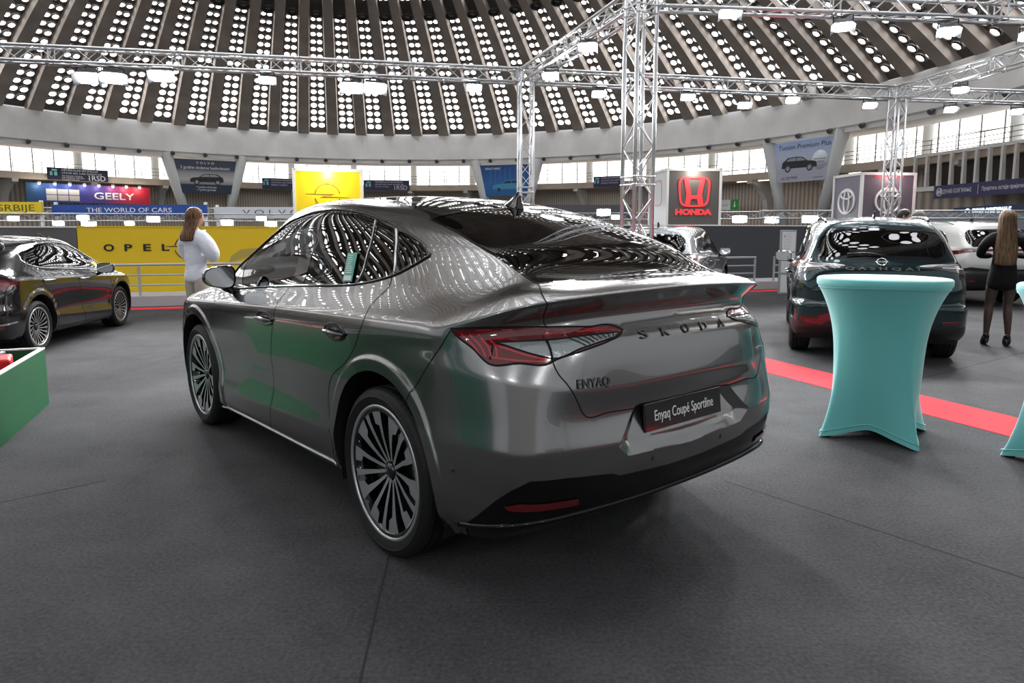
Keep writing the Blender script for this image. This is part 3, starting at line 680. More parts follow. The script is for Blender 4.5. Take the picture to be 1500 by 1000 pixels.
# ---------------------------------------------------------------- the grey coupe in the middle
def build_coupe():
    root = empty('coupe_car', (0.7606, 2.7897, 0), 2.2629, 'glossy graphite grey electric coupe with black trim parked on the dark carpet', 'car')
    S = Surf(sharpen(main_rows(), (2, 4, 6, 9)), sv=.5)
    WR, WF = (0.991, 0.384), (3.77, 0.384)
    RA = 0.463
    rec = np.array([(p[1], p[2]) for p in FEAT['recess']] + [(0, .583), (0, .764)]); rec[0] = (.325, .772)
    rec_b = [(.45, .650), (.385, .598), (0, .583)]
    def disp(P):
        d = np.zeros(len(P))
        for cx, cz in (WR, WF):
            r = np.hypot(P[:, 0] - cx, P[:, 2] - cz)
            d += .011 * (1 - sstep((r - .515) / .022)) * (P[:, 1] > .6)
        q = np.stack([np.abs(P[:, 1]), P[:, 2]], 1)
        m = (P[:, 0] < .3) & pip(rec, q)
        if m.any():
            e = np.full(len(P), 9.)
            pts = [np.array(p) for p in [(.325, .772), (.45, .650), (.385, .598), (0, .583)]]
            for a, b in zip(pts[:-1], pts[1:]): e = np.minimum(e, seg_dist(q, a, b))
            d -= np.where(m, .038 * np.clip(e / .045, 0, 1), 0)
        return d
    def arch_only(P):
        d = np.zeros(len(P))
        for cx, cz in (WR, WF): d += .011 * (1 - sstep((np.hypot(P[:, 0] - cx, P[:, 2] - cz) - .515) / .022)) * (P[:, 1] > .6)
        return d
    B = CarBody(S, disp); B.disp_n = arch_only
    for c in (WR, WF):
        for r_ in (.513, .520, .526, .532, .539): B.extra.append(B.circle(c[0], c[1], r_, 90))
    f = FEAT
    for k in ('g_front', 'g_rear', 'g_rearfix', 'g_quarter'): B.poly(k, f[k], True)
    B.poly('dlo', f['dlo'])
    fd = B.poly('front_door', f['front_door']); rd = B.poly('rear_door', f['rear_door'])
    rg = f['rear_glass']
    LA = S.LA
    def centre(ab): return (LA, ab[1])
    # rear window: half outline closed on the centre line
    ab = B.ab(rg); b0 = ab[0][1]; b1 = ab[-1][1]
    q = np.concatenate([[(LA, b0)], ab[1:], [(LA, b1 + .004)]]); glass = B.poly('rear_glass', q, True, raw=True)
    inner = q.copy()
    lamp = B.poly('lamp', f['lamp']); B.poly('lamp_clear', f['lamp_clear'], False)
    tgp = B.ab(f['tailgate']); tg = np.concatenate([tgp, [(LA, tgp[-1][1])], [(LA, b0)], ab[1:4]])
    tgl = B.poly('tailgate', tg, True, raw=True)
    bl = B.ab(f['black']); blk = np.concatenate([bl, [(LA, bl[-1][1])], [(LA, 0)], [(bl[0][0] - .02, 0)]])
    B.poly('black', blk, False, raw=True); B.poly('reflector', f['reflector'], False)
    # glass roof and windscreen
    gt = ab[8]
    roof3 = [(1.15, .555, 1.545), (1.4, .50, 1.60), (1.7, .50, 1.632), (2.1, .50, 1.645), (2.45, .49, 1.63), (2.66, .45, 1.598)]
    ra = B.ab(roof3); b_f = S.near((2.68, 0, 1.61))[1]
    roof = np.concatenate([[(LA, b1 + .012)], [(p[0], p[1] + .012) for p in ab[::-1][1:6]], ra, [(0, b_f + .01)], [(0, S.LB)], [(LA, S.LB)]])
    B.poly('roof', roof, False, raw=True)
    ws3 = [(2.73, .50, 1.59), (2.98, .59, 1.455), (3.32, .68, 1.27), (3.62, .70, 1.105)]
    wa = B.ab(ws3); b_w = S.near((3.72, 0, 1.13))[1]
    B.poly('screen', np.concatenate([[(0, b_f - .01)], wa, [(0, b_w)]]), False, raw=True)
    for c in (WR, WF): B.hole_circle(c[0], c[1], RA)
    ro = np.array([S.near((.03, y, z)) for y, z in [(.325, .772), (.45, .650), (.385, .598), (0, .583)]]); zt_ = S.near((.05, 0, .764))
    B.poly('recess', np.concatenate([ro[:3], [(LA, ro[3][1])], [(LA, zt_[1])]]), False, raw=True)
    ri = np.array([S.near((.03, y, z)) for y, z in [(.272, .768), (.388, .652), (.355, .640), (0, .629)]])
    B.poly('recess_in', np.concatenate([ri[:3], [(LA, ri[3][1])], [(LA, zt_[1])]]), False, raw=True)
    order = ['recess_in', 'recess', 'g_front', 'g_rear', 'g_rearfix', 'g_quarter', 'dlo', 'lamp_clear', 'lamp', 'reflector', 'rear_glass', 'roof', 'screen', 'black', 'tailgate', 'front_door', 'rear_door']
    B.run(0.024, order)
    P = M_PAINT
    B.part('body', 'body', P, root)
    B.part('recess', 'plate_recess_edge', P, root, normals=False); B.part('recess_in', 'plate_recess', P, root, normals=False)
    tail = B.part('tailgate', 'tailgate', P, root)
    doors = {}
    for side in ('left', 'right'):
        for nme in ('front_door', 'rear_door'):
            doors[side, nme] = B.part(nme, nme, P, root, side)
        B.part('dlo', 'window_surround', M_GLOSSBLACK, root, side, -.001)
        for g, mm in (('g_front', M_GLASS), ('g_rear', M_DARKGLASS), ('g_rearfix', M_DARKGLASS), ('g_quarter', M_DARKGLASS)):
            B.part(g, 'side_window', mm, root, side, -.004)
        B.rail(B.polys['dlo'], .0055, 'window_trim', M_GLOSSBLACK, root, .003, side)
        # satin dividers between the rear panes
        for pa, pb, w in ((f['g_rear'][3], f['g_rear'][4], .006), ((1.205, .700, 1.466), (1.045, .811, 1.276), .010)):
            L = smooth_line(B.ab([pa, pb]), False, .03); w *= .62
            B.rail(L, w, 'window_divider', M_SATIN, root, .0, side, closed=False)
        l = B.part('lamp', 'tail_light', M_RED, root, side, .002)
        B.part('lamp_clear', 'lamp_lens', M_LAMPCLEAR, l, side, .001)
        tl = B.ab([(.128, .70, 1.03), (.12, .695, .985)])
        def lin(p, w, m_, nme): return B.ribbon([smooth_line(B.ab(p), False, .02)], nme, m_, l, w, .0032, side)
        lin([(.37, .855, 1.090), (.19, .66, 1.095), (.11, .42, 1.088)], .004, M_REDBRIGHT, 'lamp_strip')
        lin([(.31, .82, 1.064), (.19, .66, 1.072), (.115, .45, 1.076), (.10, .39, 1.080)], .006, M_REDBRIGHT, 'lamp_strip')
        for k_ in range(4): lin([(.42 - .03 * k_, .888 - .016 * k_, 1.075), (.375 - .03 * k_, .872 - .013 * k_, 1.04), (.335 - .02 * k_, .858 - .009 * k_, .995)], .007, M_REDBRIGHT, 'lamp_strip')
        lin([(.305, .82, 1.036), (.212, .765, 1.010), (.135, .695, .991)], .008, M_REDBRIGHT, 'lamp_strip')
        lin([(.30, .835, .992), (.215, .785, .988), (.14, .70, .987)], .007, M_REDBRIGHT, 'lamp_strip')
        lin([(.305, .83, 1.05), (.300, .84, .985)], .008, M_GAP, 'lamp_split')
        for t_ in np.linspace(.12, .9, 9):
            a_ = np.array((.168, .676, 1.060)) * (1 - t_) + np.array((.088, .38, 1.073)) * t_; b_ = np.array((.10, .60, 1.022)) * (1 - t_) + np.array((.078, .40, 1.062)) * t_
            if t_ > .18: lin([tuple(a_ - [0, 0, .004]), tuple(b_ + [0, 0, .004])], .004, M_GAP, 'lens_rib')
        lin([(.306, .817, 1.047), (.168, .676, 1.060), (.111, .539, 1.071), (.088, .38, 1.073)], .006, M_GAP, 'lamp_outline')
        lin([(.306, .817, 1.047), (.212, .764, 1.022), (.129, .685, .997), (.094, .584, 1.026), (.078, .424, 1.055)], .006, M_GAP, 'lamp_outline')
        B.ribbon([lamp], 'lamp_rim', M_GAP, l, .007, .0034, side, closed=True)
        lin([(.145, .705, 1.10), (.132, .695, 1.04), (.125, .692, .985)], .008, M_GAP, 'lamp_split')
        B.part('reflector', 'bumper_reflector', M_RED, root, side, .003)
        for c in (WR, WF):
            B.arch_lip(B.circle(c[0], c[1], RA, 72), .06, c[1], 'wheel_arch_lip', M_BLACK, root, side)
            arch_liner(root, c[0], c[1], RA + .008, .90, 1 if side == 'left' else -1)
        L1 = smooth_line(B.ab(f['bumper_gap']), False, .03)
        B.ribbon([L1], 'bumper_seam', M_GAP, root, .004, .0016, side)
        for k, nme in (('front_door', fd), ('rear_door', rd)):
            pass
        dl = [fd, rd]
        B.ribbon(dl, 'door_gap', M_GAP, root, .004, .0016, side, closed=True)
        # door handles: a dark scooped cup with a painted grip
        for k, key in (('front_door', 'handle_f'), ('rear_door', 'handle_r')):
            p = np.array(f[key]); c = S.near(p[1]); P0 = B.point([c])[0]; N0 = B.normal(np.array([c]))[0]
            s = 1 if side == 'left' else -1
            P0 = Vector(P0 * [1, s, 1]); N0 = Vector(N0 * [1, s, 1]); Lx = (p[0][0] - p[2][0]) * .45
            F0 = frame(P0, Vector((-s, 0, 0)), Vector((0, 0, 1)))
            mb = MB(); mb.lathe([(1.0, .002), (.97, .0028), (.6, .0026), (0, .0024)], 40, F0 @ Matrix.Diagonal((Lx, .046, 1, 1))); d = doors[side, k]
            mb.build('handle_cup', M_GLOSSBLACK, d)
            mb = MB(); pts = [F0 @ Vector((Lx * .94 * t, -.003 + .004 * (1 - t * t), .006 + .022 * (1 - t ** 4))) for t in np.linspace(-1, 1, 15)]
            mb.tube(pts, [.0105 * (1 - .35 * abs(t) ** 3) for t in np.linspace(-1, 1, 15)], 10)
            mb.build('door_handle', M_PAINTDARK, d, merge=False)
        # bright sill strip and bumper sensor
        sill = [(3.33, .905, .222), (2.9, .905, .232), (2.4, .90, .247), (1.9, .90, .262), (1.50, .905, .278)]
        B.rail(smooth_line(B.ab(sill), False, .05), .008, 'sill_strip', M_SATIN, root, .003, side, closed=False)
        for p in f['sensor']:
            sn = MB(); c = S.near(p); P0 = B.point([c])[0]; N0 = B.normal(np.array([c]))[0]; s = 1 if side == 'left' else -1
            sn.lathe([(.011, .0015), (.009, .003), (0, .003)], 16, Matrix.Translation(Vector(P0 * [1, s, 1])) @ Vector(N0 * [1, s, 1]).to_track_quat('Z', 'Y').to_matrix().to_4x4())
            sn.build('parking_sensor', M_PAINTDARK, root)
    tgo = tgl[tgl[:, 0] < LA - .004]; tgo = smooth_line(tgp, False, .02); B.ribbon([tgo], 'tailgate_gap', M_GAP, root, .0045, .0016)
    rw = B.part('rear_glass', 'rear_window', M_REARGLASS, root, off=-.002)
    B.ribbon([smooth_line(np.concatenate([[(LA, b0)], ab[1:], [(LA, b1 + .004)]]), False, .02)], 'rear_window_seal', M_GLOSSBLACK, root, .012, .001)
    B.part('roof', 'glass_roof', M_GLOSSBLACK, root, off=-.001)
    B.part('screen', 'windscreen', M_GLASS, root, off=-.002)
    B.part('black', 'rear_diffuser', M_DIFF, root, off=-.004)
    # gloss black blades of the diffuser
    for dz, r in ((0, .013),):
        bl3 = [(.42, .90, .335), (.28, .88, .368), (.16, .83, .385), (.10, .68, .388), (.07, .45, .383), (.06, .2, .378), (.06, 0, .378)]
        L = smooth_line(B.ab(bl3), False, .04); Pl = B.point(L, -.003); mb = MB(); mb.tube(np.concatenate([Pl, Pl[::-1][1:] * [1, -1, 1]]), r, 8); mb.build('diffuser_blade', M_DIFF, root, merge=False)
    B.part('body', 'cabin_lining', M_INT, root, off=-.03, flipn=True)
    # leaflet stuck behind the rear door glass
    st = f['sticker']; a4 = [Vector(p) + Vector((0, .006, 0)) for p in st]; mb = MB(); nrm = (a4[1] - a4[0]).cross(a4[3] - a4[0]).normalized()
    if nrm.y < 0: nrm = -nrm
    mb.add(a4 + [p - nrm * .002 for p in a4], [(0, 1, 2, 3), (7, 6, 5, 4), (0, 4, 5, 1), (1, 5, 6, 2), (2, 6, 7, 3), (3, 7, 4, 0)]); leaf = mb.build('window_leaflet', mat('leaflet_mint', (.10, .36, .28), .6), root)
    mb = MB(); random.seed(4)
    for k in range(9):
        t0 = .08 + .075 * k; e0 = a4[0].lerp(a4[3], t0); e1 = a4[1].lerp(a4[2], t0); p = e0.lerp(e1, .14); q = e0.lerp(e1, random.uniform(.6, .88)); h_ = (a4[3] - a4[0]) * .03
        mb.add([p + nrm * .0015, q + nrm * .0015, q + h_ + nrm * .0015, p + h_ + nrm * .0015], [(0, 1, 2, 3)])
    e0 = a4[0].lerp(a4[3], .80); e1 = a4[1].lerp(a4[2], .80); g0 = a4[0].lerp(a4[3], .96); g1 = a4[1].lerp(a4[2], .96); mb.add([e0.lerp(e1, .1) + nrm * .0015, e0.lerp(e1, .9) + nrm * .0015, g0.lerp(g1, .9) + nrm * .0015, g0.lerp(g1, .1) + nrm * .0015], [(0, 1, 2, 3)])
    mb.build('leaflet_print', mat('leaflet_white', (.6, .68, .66), .6), leaf)
    # number plate
    c = S.near((.03, 0, .70)); F0 = frame((.052, 0, .715), (0, -1, 0), (.10, 0, 1))
    mb = MB(); mb.box((0, 0, 0), (.52, .114, .008)); V = [F0 @ Vector(v) for v in mb.V]; mb.V = V
    pl = mb.build('number_plate', M_PLATE, root, bevel=.003)
    text('plate_lettering', 'Enyaq Coupé Sportline', .062, F0 @ Matrix.Translation((0, 0, .0045)), M_WHITEPRINT, pl, .0005, width=.40)
    # badges
    lt = 'SKODA'
    for i, ch in enumerate(lt):
        y = .262 - i * .131
        c = S.near((.065, abs(y), 1.052), (.2, 1, 1)); P0 = B.point([c])[0]; N0 = B.normal(np.array([c]))[0]
        s = 1 if y >= 0 else -1
        N0 = Vector(N0 * [1, s, 1]); P0 = Vector(P0 * [1, s, 1])
        if abs(y) < 1e-6: N0 = Vector((N0.x, 0, N0.z)).normalized()
        r = Vector((0, 0, 1)).cross(N0).normalized()
        text('badge_letter', ch, .058, frame(P0 + N0 * .0035, r, N0.cross(r)), M_GLOSSBLACK, tail, .0016, width=.046)
    def badge(y, z, s_, h, w, m_, nme):
        c = S.near((.06, abs(y), z), (.2, 1, 1)); P0 = B.point([c])[0]; N0 = B.normal(np.array([c]))[0]; s = 1 if y >= 0 else -1
        N0 = Vector(N0 * [1, s, 1]); P0 = Vector(P0 * [1, s, 1]); r = Vector((0, 0, 1)).cross(N0).normalized()
        text(nme, s_, h, frame(P0 + N0 * .0035, r, N0.cross(r)), m_, tail, .0016, width=w, bold=.0006)
    badge(.545, .898, 'ENYAQ', .05, .145, M_GLOSSBLACK, 'model_badge')
    badge(-.60, .905, 'SPORTLINE', .022, .11, M_CHROME, 'trim_badge')
    # roof fin
    fx = 1.20; zf_ = 1.585
    mb = MB(); V = []; F_ = []
    prof = [(-.095, .0), (-.085, .045), (-.075, .078), (-.055, .080), (-.02, .055), (.03, .026), (.08, .010), (.11, 0)]
    for x, h in prof:
        w = .026 * (1 - ((x - .0) / .13) ** 2) + .002; V += [(fx + x, w, zf_ - .012 + .11 * max(0, x)), (fx + x, w * .45, zf_ + h * .6), (fx + x, 0, zf_ + h), (fx + x, -w * .45, zf_ + h * .6), (fx + x, -w, zf_ - .012 + .11 * max(0, x))]
    for i in range(len(prof) - 1):
        for k in range(4): F_.append((5 * i + k, 5 * i + k + 1, 5 * i + 6 + k, 5 * i + 5 + k))
    F_ += [(0, 1, 2, 3, 4)]
    mb.add(V, F_, 0, True); mb.build('roof_antenna', M_GLOSSBLACK, root)
    # wing mirrors
    for s in (1, -1):
        mr = empty('wing_mirror', (3.02, s * .985, 1.165)); mr.parent = root
        mb = MB(); V = []; F_ = []
        # housing: sections from the rear rim (the glass) forward to the rounded nose
        secs = [(-.055, 1.0, 1.0), (-.045, 1.03, 1.03), (.0, 1.0, 1.0), (.05, .86, .86), (.09, .58, .6), (.11, .2, .25)]
        n = 28
        def outline(t):
            a = 2 * pi * t; cx, sz = cos(a), sin(a)
            e = .62
            x = abs(cx) ** e * (1 if cx >= 0 else -1); z = abs(sz) ** e * (1 if sz >= 0 else -1)
            return .098 * x, .070 * z * (1 - .22 * x) 
        for x, ky, kz in secs:
            for k in range(n):
                yy, zz = outline(k / n); V.append((x, s * (yy * ky), zz * kz))
        for i in range(len(secs) - 1):
            for k in range(n): F_.append((i * n + k, i * n + (k + 1) % n, (i + 1) * n + (k + 1) % n, (i + 1) * n + k))
        F_.append(tuple((len(secs) - 1) * n + k for k in range(n)))
        mb.add(V, F_, 0, True); mb.build('mirror_housing', M_GLOSSBLACK, mr)
        mb = MB(); V = [(-.046 - .10 * outline(k / n)[1], s * outline(k / n)[0] * .93, outline(k / n)[1] * .92) for k in range(n)]; mb.add(V, [tuple(range(n))]); mb.build('mirror_glass', M_MIRROR, mr)
        mb = MB(); mb.tube([(.03, -s * .03, -.055), (.02, -s * .08, -.09), (.03, -s * .13, -.105)], [.03, .026, .03], 10); mb.build('mirror_arm', M_GLOSSBLACK, mr)
    # wheels
    for s in (1, -1):
        make_wheel(root, WR[0], s * .925, s, .385, .305, .255, 'aero')
        make_wheel(root, WF[0], s * .925, s, .385, .305, .235, 'aero')
    # cabin
    mb = MB(); mb.box((2.3, 0, .30), (3.0, 1.50, .06)); mb.box((3.2, 0, .72), (.42, 1.46, .36)); mb.box((.75, 0, .88), (.8, 1.2, .05))
    mb.build('cabin_floor', M_INT, root, bevel=.02)
    for s in (1, -1): make_seat(root, 2.25, s * .38)
    make_seat(root, 1.38, 0, name='rear_bench', wide=1.26, z0=.48)
    mb = MB(); Ms = Matrix.Translation((2.85, .38, .98)) @ Matrix.Rotation(radians(-65), 4, 'Y')
    ringp = [Ms @ Vector((.185 * cos(a), .185 * sin(a), 0)) for a in np.linspace(0, 2 * pi, 33)[:-1]]
    mb.tube(ringp, .016, 8, closed=True); mb.tube([Ms @ Vector((-.18, 0, 0)), Ms @ Vector((.18, 0, 0))], .02, 6); mb.tube([Ms @ Vector((0, 0, 0)), Ms @ Vector((0, 0, -.25))], .03, 8)
    mb.build('steering_wheel', M_BLACK, root)
    return root, B
M_INK = mat('black_print', (0.015, 0.015, 0.015), 0.5)
M_DIFF = mat('diffuser_black', (.004, .004, .0045), .12, spec=.35)
M_REDBRIGHT = mat('lamp_red_bright', (.42, .012, .02), .15, coat=1.0)
M_PAINTDARK = mat('graphite_paint_dark', (0.06, 0.062, 0.065), 0.25, 0.7, coat=1.0)
M_PLATE = mat('plate_black', (0.012, 0.012, 0.012), 0.12, coat=1.0)
M_WHITEPRINT = mat('white_print', (0.8, 0.8, 0.8), 0.5)
M_MIRROR = mat('mirror_silver', (0.85, 0.87, 0.88), 0.02, 1.0)
coupe, coupe_body = build_coupe()
# ---------------------------------------------------------------- the other cars of the show
def suv_rows():
    R = [list(r) for r in main_rows()]
    # lower tail: no spoiler lip, fuller and lower waist
    for j in range(0, 11):
        for i in range(11, 18):
            x, y, z = R[j][i]; k = min(1, max(0, (i - 10) / 3))
            if j >= 5: z = .72 + (z - .72) * (1 - .26 * k)
            if i >= 13 and j >= 6: x = x * .55 + .045 * (1 + (j - 6) * .12); y = y * (1 + .05 * (1 if i < 16 else 0))
            R[j][i] = (x, min(y, .93), z)
    zz = {5: (.70, .03), 6: (.80, .012), 7: (.90, .02), 8: (.985, .035), 9: (1.045, .05), 10: (1.095, .085)}
    for j, (z, x) in zz.items():
        for i, (dx, y, dz) in zip(range(12, 18), ((.62, .925, .02), (.36, .90, .015), (.13, .80, .01), (.035, .60, .0), (.008, .3, -.005), (0, 0, -.005))):
            R[j][i] = (x + dx, y - .02 * max(0, j - 7), z + dz)
    R[11] = R[11][:9] + [(1.60,.85,1.13),(1.30,.848,1.135),(1.0,.845,1.14),(.70,.835,1.14),(.34,.80,1.135),(.19,.72,1.125),(.15,.56,1.13),(.13,.3,1.135),(.125,0,1.14)]
    R[12] = R[12][:9] + [(1.70,.80,1.32),(1.38,.795,1.31),(1.06,.785,1.30),(.77,.77,1.30),(.46,.735,1.29),(.33,.67,1.29),(.27,.55,1.295),(.25,.3,1.30),(.245,0,1.305)]
    R[13] = R[13][:9] + [(1.80,.71,1.53),(1.50,.71,1.515),(1.15,.705,1.495),(.85,.69,1.48),(.62,.66,1.465),(.50,.61,1.46),(.43,.52,1.465),(.41,.3,1.475),(.405,0,1.48)]
    R[14] = R[14][:8] + [(2.18,.61,1.625),(1.90,.61,1.622),(1.60,.61,1.615),(1.3,.605,1.605),(1.0,.595,1.592),(.78,.57,1.578),(.62,.53,1.568),(.53,.46,1.568),(.50,.3,1.578),(.495,0,1.585)]
    A = np.array(R[14]); sp = np.stack([2.45 - 1.55 * np.arange(18) / 17.0, np.zeros(18), np.full(18, 1.676)], 1)
    sp[:, 2] -= .025 * ((sp[:, 0] - 1.9) / .8) ** 2
    mid = A * .45 + sp * .55; mid[:, 2] = A[:, 2] + (sp[:, 2] - A[:, 2]) * .78
    R[15] = [tuple(p) for p in mid]; R[16] = [tuple(p) for p in sp]
    return R

def mirrors(root, x, y, z, m, k=1.0):
    n = 24
    for s in (1, -1):
        mr = empty('wing_mirror', (x, s * y, z)); mr.parent = root
        def outline(t):
            a = 2 * pi * t; cx, sz = cos(a), sin(a); e = .65
            xx = abs(cx) ** e * (1 if cx >= 0 else -1); zz = abs(sz) ** e * (1 if sz >= 0 else -1); return .115 * xx * k, .075 * zz * k
        mb = MB(); V = []; F_ = []; secs = [(-.05, .98), (-.04, 1.02), (.0, 1.0), (.05, .86), (.09, .58), (.11, .2)]
        for xx, ky in secs:
            for q in range(n): a, b = outline(q / n); V.append((xx, s * a * ky, b * ky))
        for i in range(len(secs) - 1):
            for q in range(n): F_.append((i * n + q, i * n + (q + 1) % n, (i + 1) * n + (q + 1) % n, (i + 1) * n + q))
        F_.append(tuple((len(secs) - 1) * n + q for q in range(n))); mb.add(V, F_, 0, True); mb.build('mirror_housing', m, mr)
        mb = MB(); mb.add([(-.047, s * outline(q / n)[0] * .92, outline(q / n)[1] * .9) for q in range(n)], [tuple(range(n))]); mb.build('mirror_glass', M_MIRROR, mr)
        mb = MB(); mb.tube([(.03, -s * .05, -.05), (.02, -s * .11, -.07), (.03, -s * .18, -.075)], [.028, .025, .028], 8); mb.build('mirror_arm', M_GLOSSBLACK, mr)

def show_car(name, label, rows, loc, yaw, sc, paint, F, wheel_style, tyre=.36, rim=.27, glass=None, trim=None, grid=.05, roof_black=False, rails=False, cabin=True):
    """F: features; sc = (sx, sy, sz) stretches the body"""
    root = empty(name, loc, yaw, label, 'car')
    sx, sy, sz = sc; R = [[(x * sx, y * sy, z * sz) for x, y, z in r] for r in rows]
    S = Surf(R, da=.02, db=.016); LA = S.LA
    xr, xf = .991 * sx, 3.77 * sx; RA = tyre + .075; cz = tyre
    def disp(P):
        d = np.zeros(len(P))
        for cx in (xr, xf): d += .012 * (1 - sstep((np.hypot(P[:, 0] - cx, P[:, 2] - cz) - RA - .04) / .03)) * (P[:, 1] > .5 * sy)
        return d
    B = CarBody(S, disp); q3 = lambda L: [(x * sx, y * sy, z * sz) for x, y, z in L]
    W = {'side': (1, .12, 1), 'rear': (.12, 1, 1), 'both': (1, 1, 1)}
    order = []
    def add(nme, L, w='both', smooth=True):
        q = np.array([S.near(p, W[w]) for p in q3(L)]); B.polys[nme] = smooth_line(q, True, .03, smooth); order.append(nme); return q
    for i, g in enumerate(F['panes']): add('pane%d' % i, g, F.get('wside', 'side'))
    add('dlo', F['dlo'], F.get('wside', 'side'))
    if 'clear' in F: add('clear', F['clear'], F.get('wlamp', 'both'), False)
    add('lamp', F['lamp'], F.get('wlamp', 'both'), False)
    g = np.array([S.near(p, W[F.get('wglass', 'rear')]) for p in q3(F['rear_glass'])]); g[0][0] = LA; g[-1][0] = LA
    B.polys['rear_glass'] = smooth_line(g, True, .03, True, .7); order.append('rear_glass')
    ws3 = q3([(2.73, .50, 1.59), (2.98, .59, 1.455), (3.32, .68, 1.27), (3.62, .70, 1.105)]); wa = B.ab(ws3)
    b_w = S.near((3.72 * sx, 0, 1.13 * sz))[1]; b_f = S.near((2.68 * sx, 0, 1.61 * sz))[1]
    B.polys['screen'] = smooth_line(np.concatenate([[(0, b_f)], wa, [(0, b_w)]]), True, .03, False); order.append('screen')
    if 'clad' in F:
        a = np.array([S.near(p, W['both']) for p in q3(F['clad'])]); B.polys['clad'] = smooth_line(np.concatenate([[(0, a[0][1])], a, [(LA, a[-1][1])], [(LA, 0)], [(0, 0)]]), True, .03, False); order.append('clad')
    for cx in (xr, xf): B.hole_circle(cx, cz, RA, 48)
    B.run(grid, order)
    B.part('body', 'body', paint, root); B.part('body', 'cabin_lining', M_INT, root, off=-.03, flipn=True)
    B.part('rear_glass', 'rear_window', glass or M_DARKGLASS, root, off=-.002); B.part('screen', 'windscreen', M_GLASS, root)
    B.ribbon([smooth_line(g, False, .03, True, .7)], 'rear_window_seal', M_GLOSSBLACK, root, .03, .001)
    if 'clad' in F: B.part('clad', 'lower_cladding', M_BLACK, root, off=-.003)
    for side in ('left', 'right'):
        B.part('dlo', 'window_surround', M_GLOSSBLACK, root, side)
        for i in range(len(F['panes'])): B.part('pane%d' % i, 'side_window', glass or M_DARKGLASS, root, side, -.003)
        B.rail(B.polys['dlo'], .008, 'window_trim', trim or M_GLOSSBLACK, root, .003, side)
        l = B.part('lamp', 'tail_light', F.get('lampmat', M_RED), root, side, .004)
        if 'clear' in F: B.part('clear', 'lamp_lens', M_LAMPCLEAR, l, side, .005)
        for L in F.get('gaps', []): B.ribbon([smooth_line(np.array([S.near(p, W['side']) for p in q3(L)]), False, .04)], 'door_gap', M_GAP, root, .006, .002, side)
        for p in F.get('handles', []):
            ab = S.near([p[0] * sx, p[1] * sy, p[2] * sz], W['side']); P0 = B.point([ab])[0] * np.array([1, 1 if side == 'left' else -1, 1])
            mb = MB(); s = 1 if side == 'left' else -1; mb.tube([P0 + np.array([-.11, 0, 0]), P0 + np.array([-.09, s * .035, .0]), P0 + np.array([.09, s * .035, 0]), P0 + np.array([.11, 0, 0])], .013, 8); mb.build('door_handle', F.get('handlemat', paint), root)
        for c in (xr, xf):
            B.arch_lip(B.circle(c, cz, RA, 48), .06, cz, 'wheel_arch_lip', M_BLACK, root, side); arch_liner(root, c, cz, RA + .008, .86 * sy, 1 if side == 'left' else -1)
        if 'refl' in F:
            y, z, x = F['refl']; s = 1 if side == 'left' else -1; ab = S.near((x * sx, y * sy, z * sz)); P0 = Vector(B.point([ab])[0] * [1, s, 1]); N0 = Vector(B.normal(np.array([ab]))[0] * [1, s, 1])
            mb = MB(); mb.box((0, 0, 0), (.2, .035, .02)); Mf = frame(P0, Vector((0, 0, 1)).cross(N0), (0, 0, 1)); mb.V = [Mf @ Vector(v) for v in mb.V]; mb.build('bumper_reflector', M_RED, root, bevel=.005)
    for L in F.get('strips', []):
        pts, w, m_, nme = L; B.ribbon([smooth_line(np.array([S.near(p, W['both']) for p in q3(pts)]), False, .03)], nme, m_, root, w, .006)
    mirrors(root, 3.0 * sx, 1.02 * sy, F.get('mz', 1.12) * sz, F.get('mirrormat', M_GLOSSBLACK))
    for s in (1, -1):
        for c in (xr, xf): make_wheel(root, c, s * .915 * sy, s, tyre, rim, .225, wheel_style)
    if rails:
        for s in (1, -1):
            mb = MB(); pts = []
            for x in np.linspace(.85, 2.5, 12):
                p = B.point([S.near((x * sx, .57 * sy, 1.62 * sz))])[0]; pts.append((p[0], s * p[1], p[2] + .035 * sin(pi * (x - .85) / 1.65) ** .3))
            mb.tube(pts, .014, 6); mb.build('roof_rail', rails, root)
    fx = F.get('fin', 1.1) * sx; p = B.point([S.near((fx, 0, 1.64 * sz))])[0]
    mb = MB(); mb.prism([(-.07, -.01), (-.05, .075), (-.02, .07), (.09, -.01)], -.012, .012, Matrix.Translation((p[0], 0, p[2])) @ Matrix(((1, 0, 0, 0), (0, 0, 1, 0), (0, 1, 0, 0), (0, 0, 0, 1)))); mb.build('roof_antenna', M_GLOSSBLACK, root, bevel=.004)
    if cabin:
        mb = MB(); mb.box((2.3 * sx, 0, .32), (2.9 * sx, 1.4 * sy, .06)); mb.box((3.2 * sx, 0, .75 * sz), (.4, 1.4 * sy, .34)); mb.build('cabin_floor', M_INT, root)
        for s in (1, -1): make_seat(root, 2.25 * sx, s * .37 * sy)
        make_seat(root, 1.35 * sx, 0, name='rear_bench', wide=1.2 * sy)
    return root, B, S
def on_rear(root, B, S, y, z, name, s_, h, w, m_, x=.05, off=.004):
    ab = S.near((x, abs(y), z), (.2, 1, 1)); P0 = B.point([ab])[0]; N0 = B.normal(np.array([ab]))[0]; s = 1 if y >= 0 else -1
    N0 = Vector(N0 * [1, s, 1]); P0 = Vector(P0 * [1, s, 1])
    if y == 0: N0.y = 0; N0.normalize()
    r0 = Vector((0, 0, 1)).cross(N0); F0 = frame(P0 + N0 * off, r0, N0.cross(r0))
    if s_: return text(name, s_, h, F0, m_, root, .003, width=w, bold=.001)
    return F0

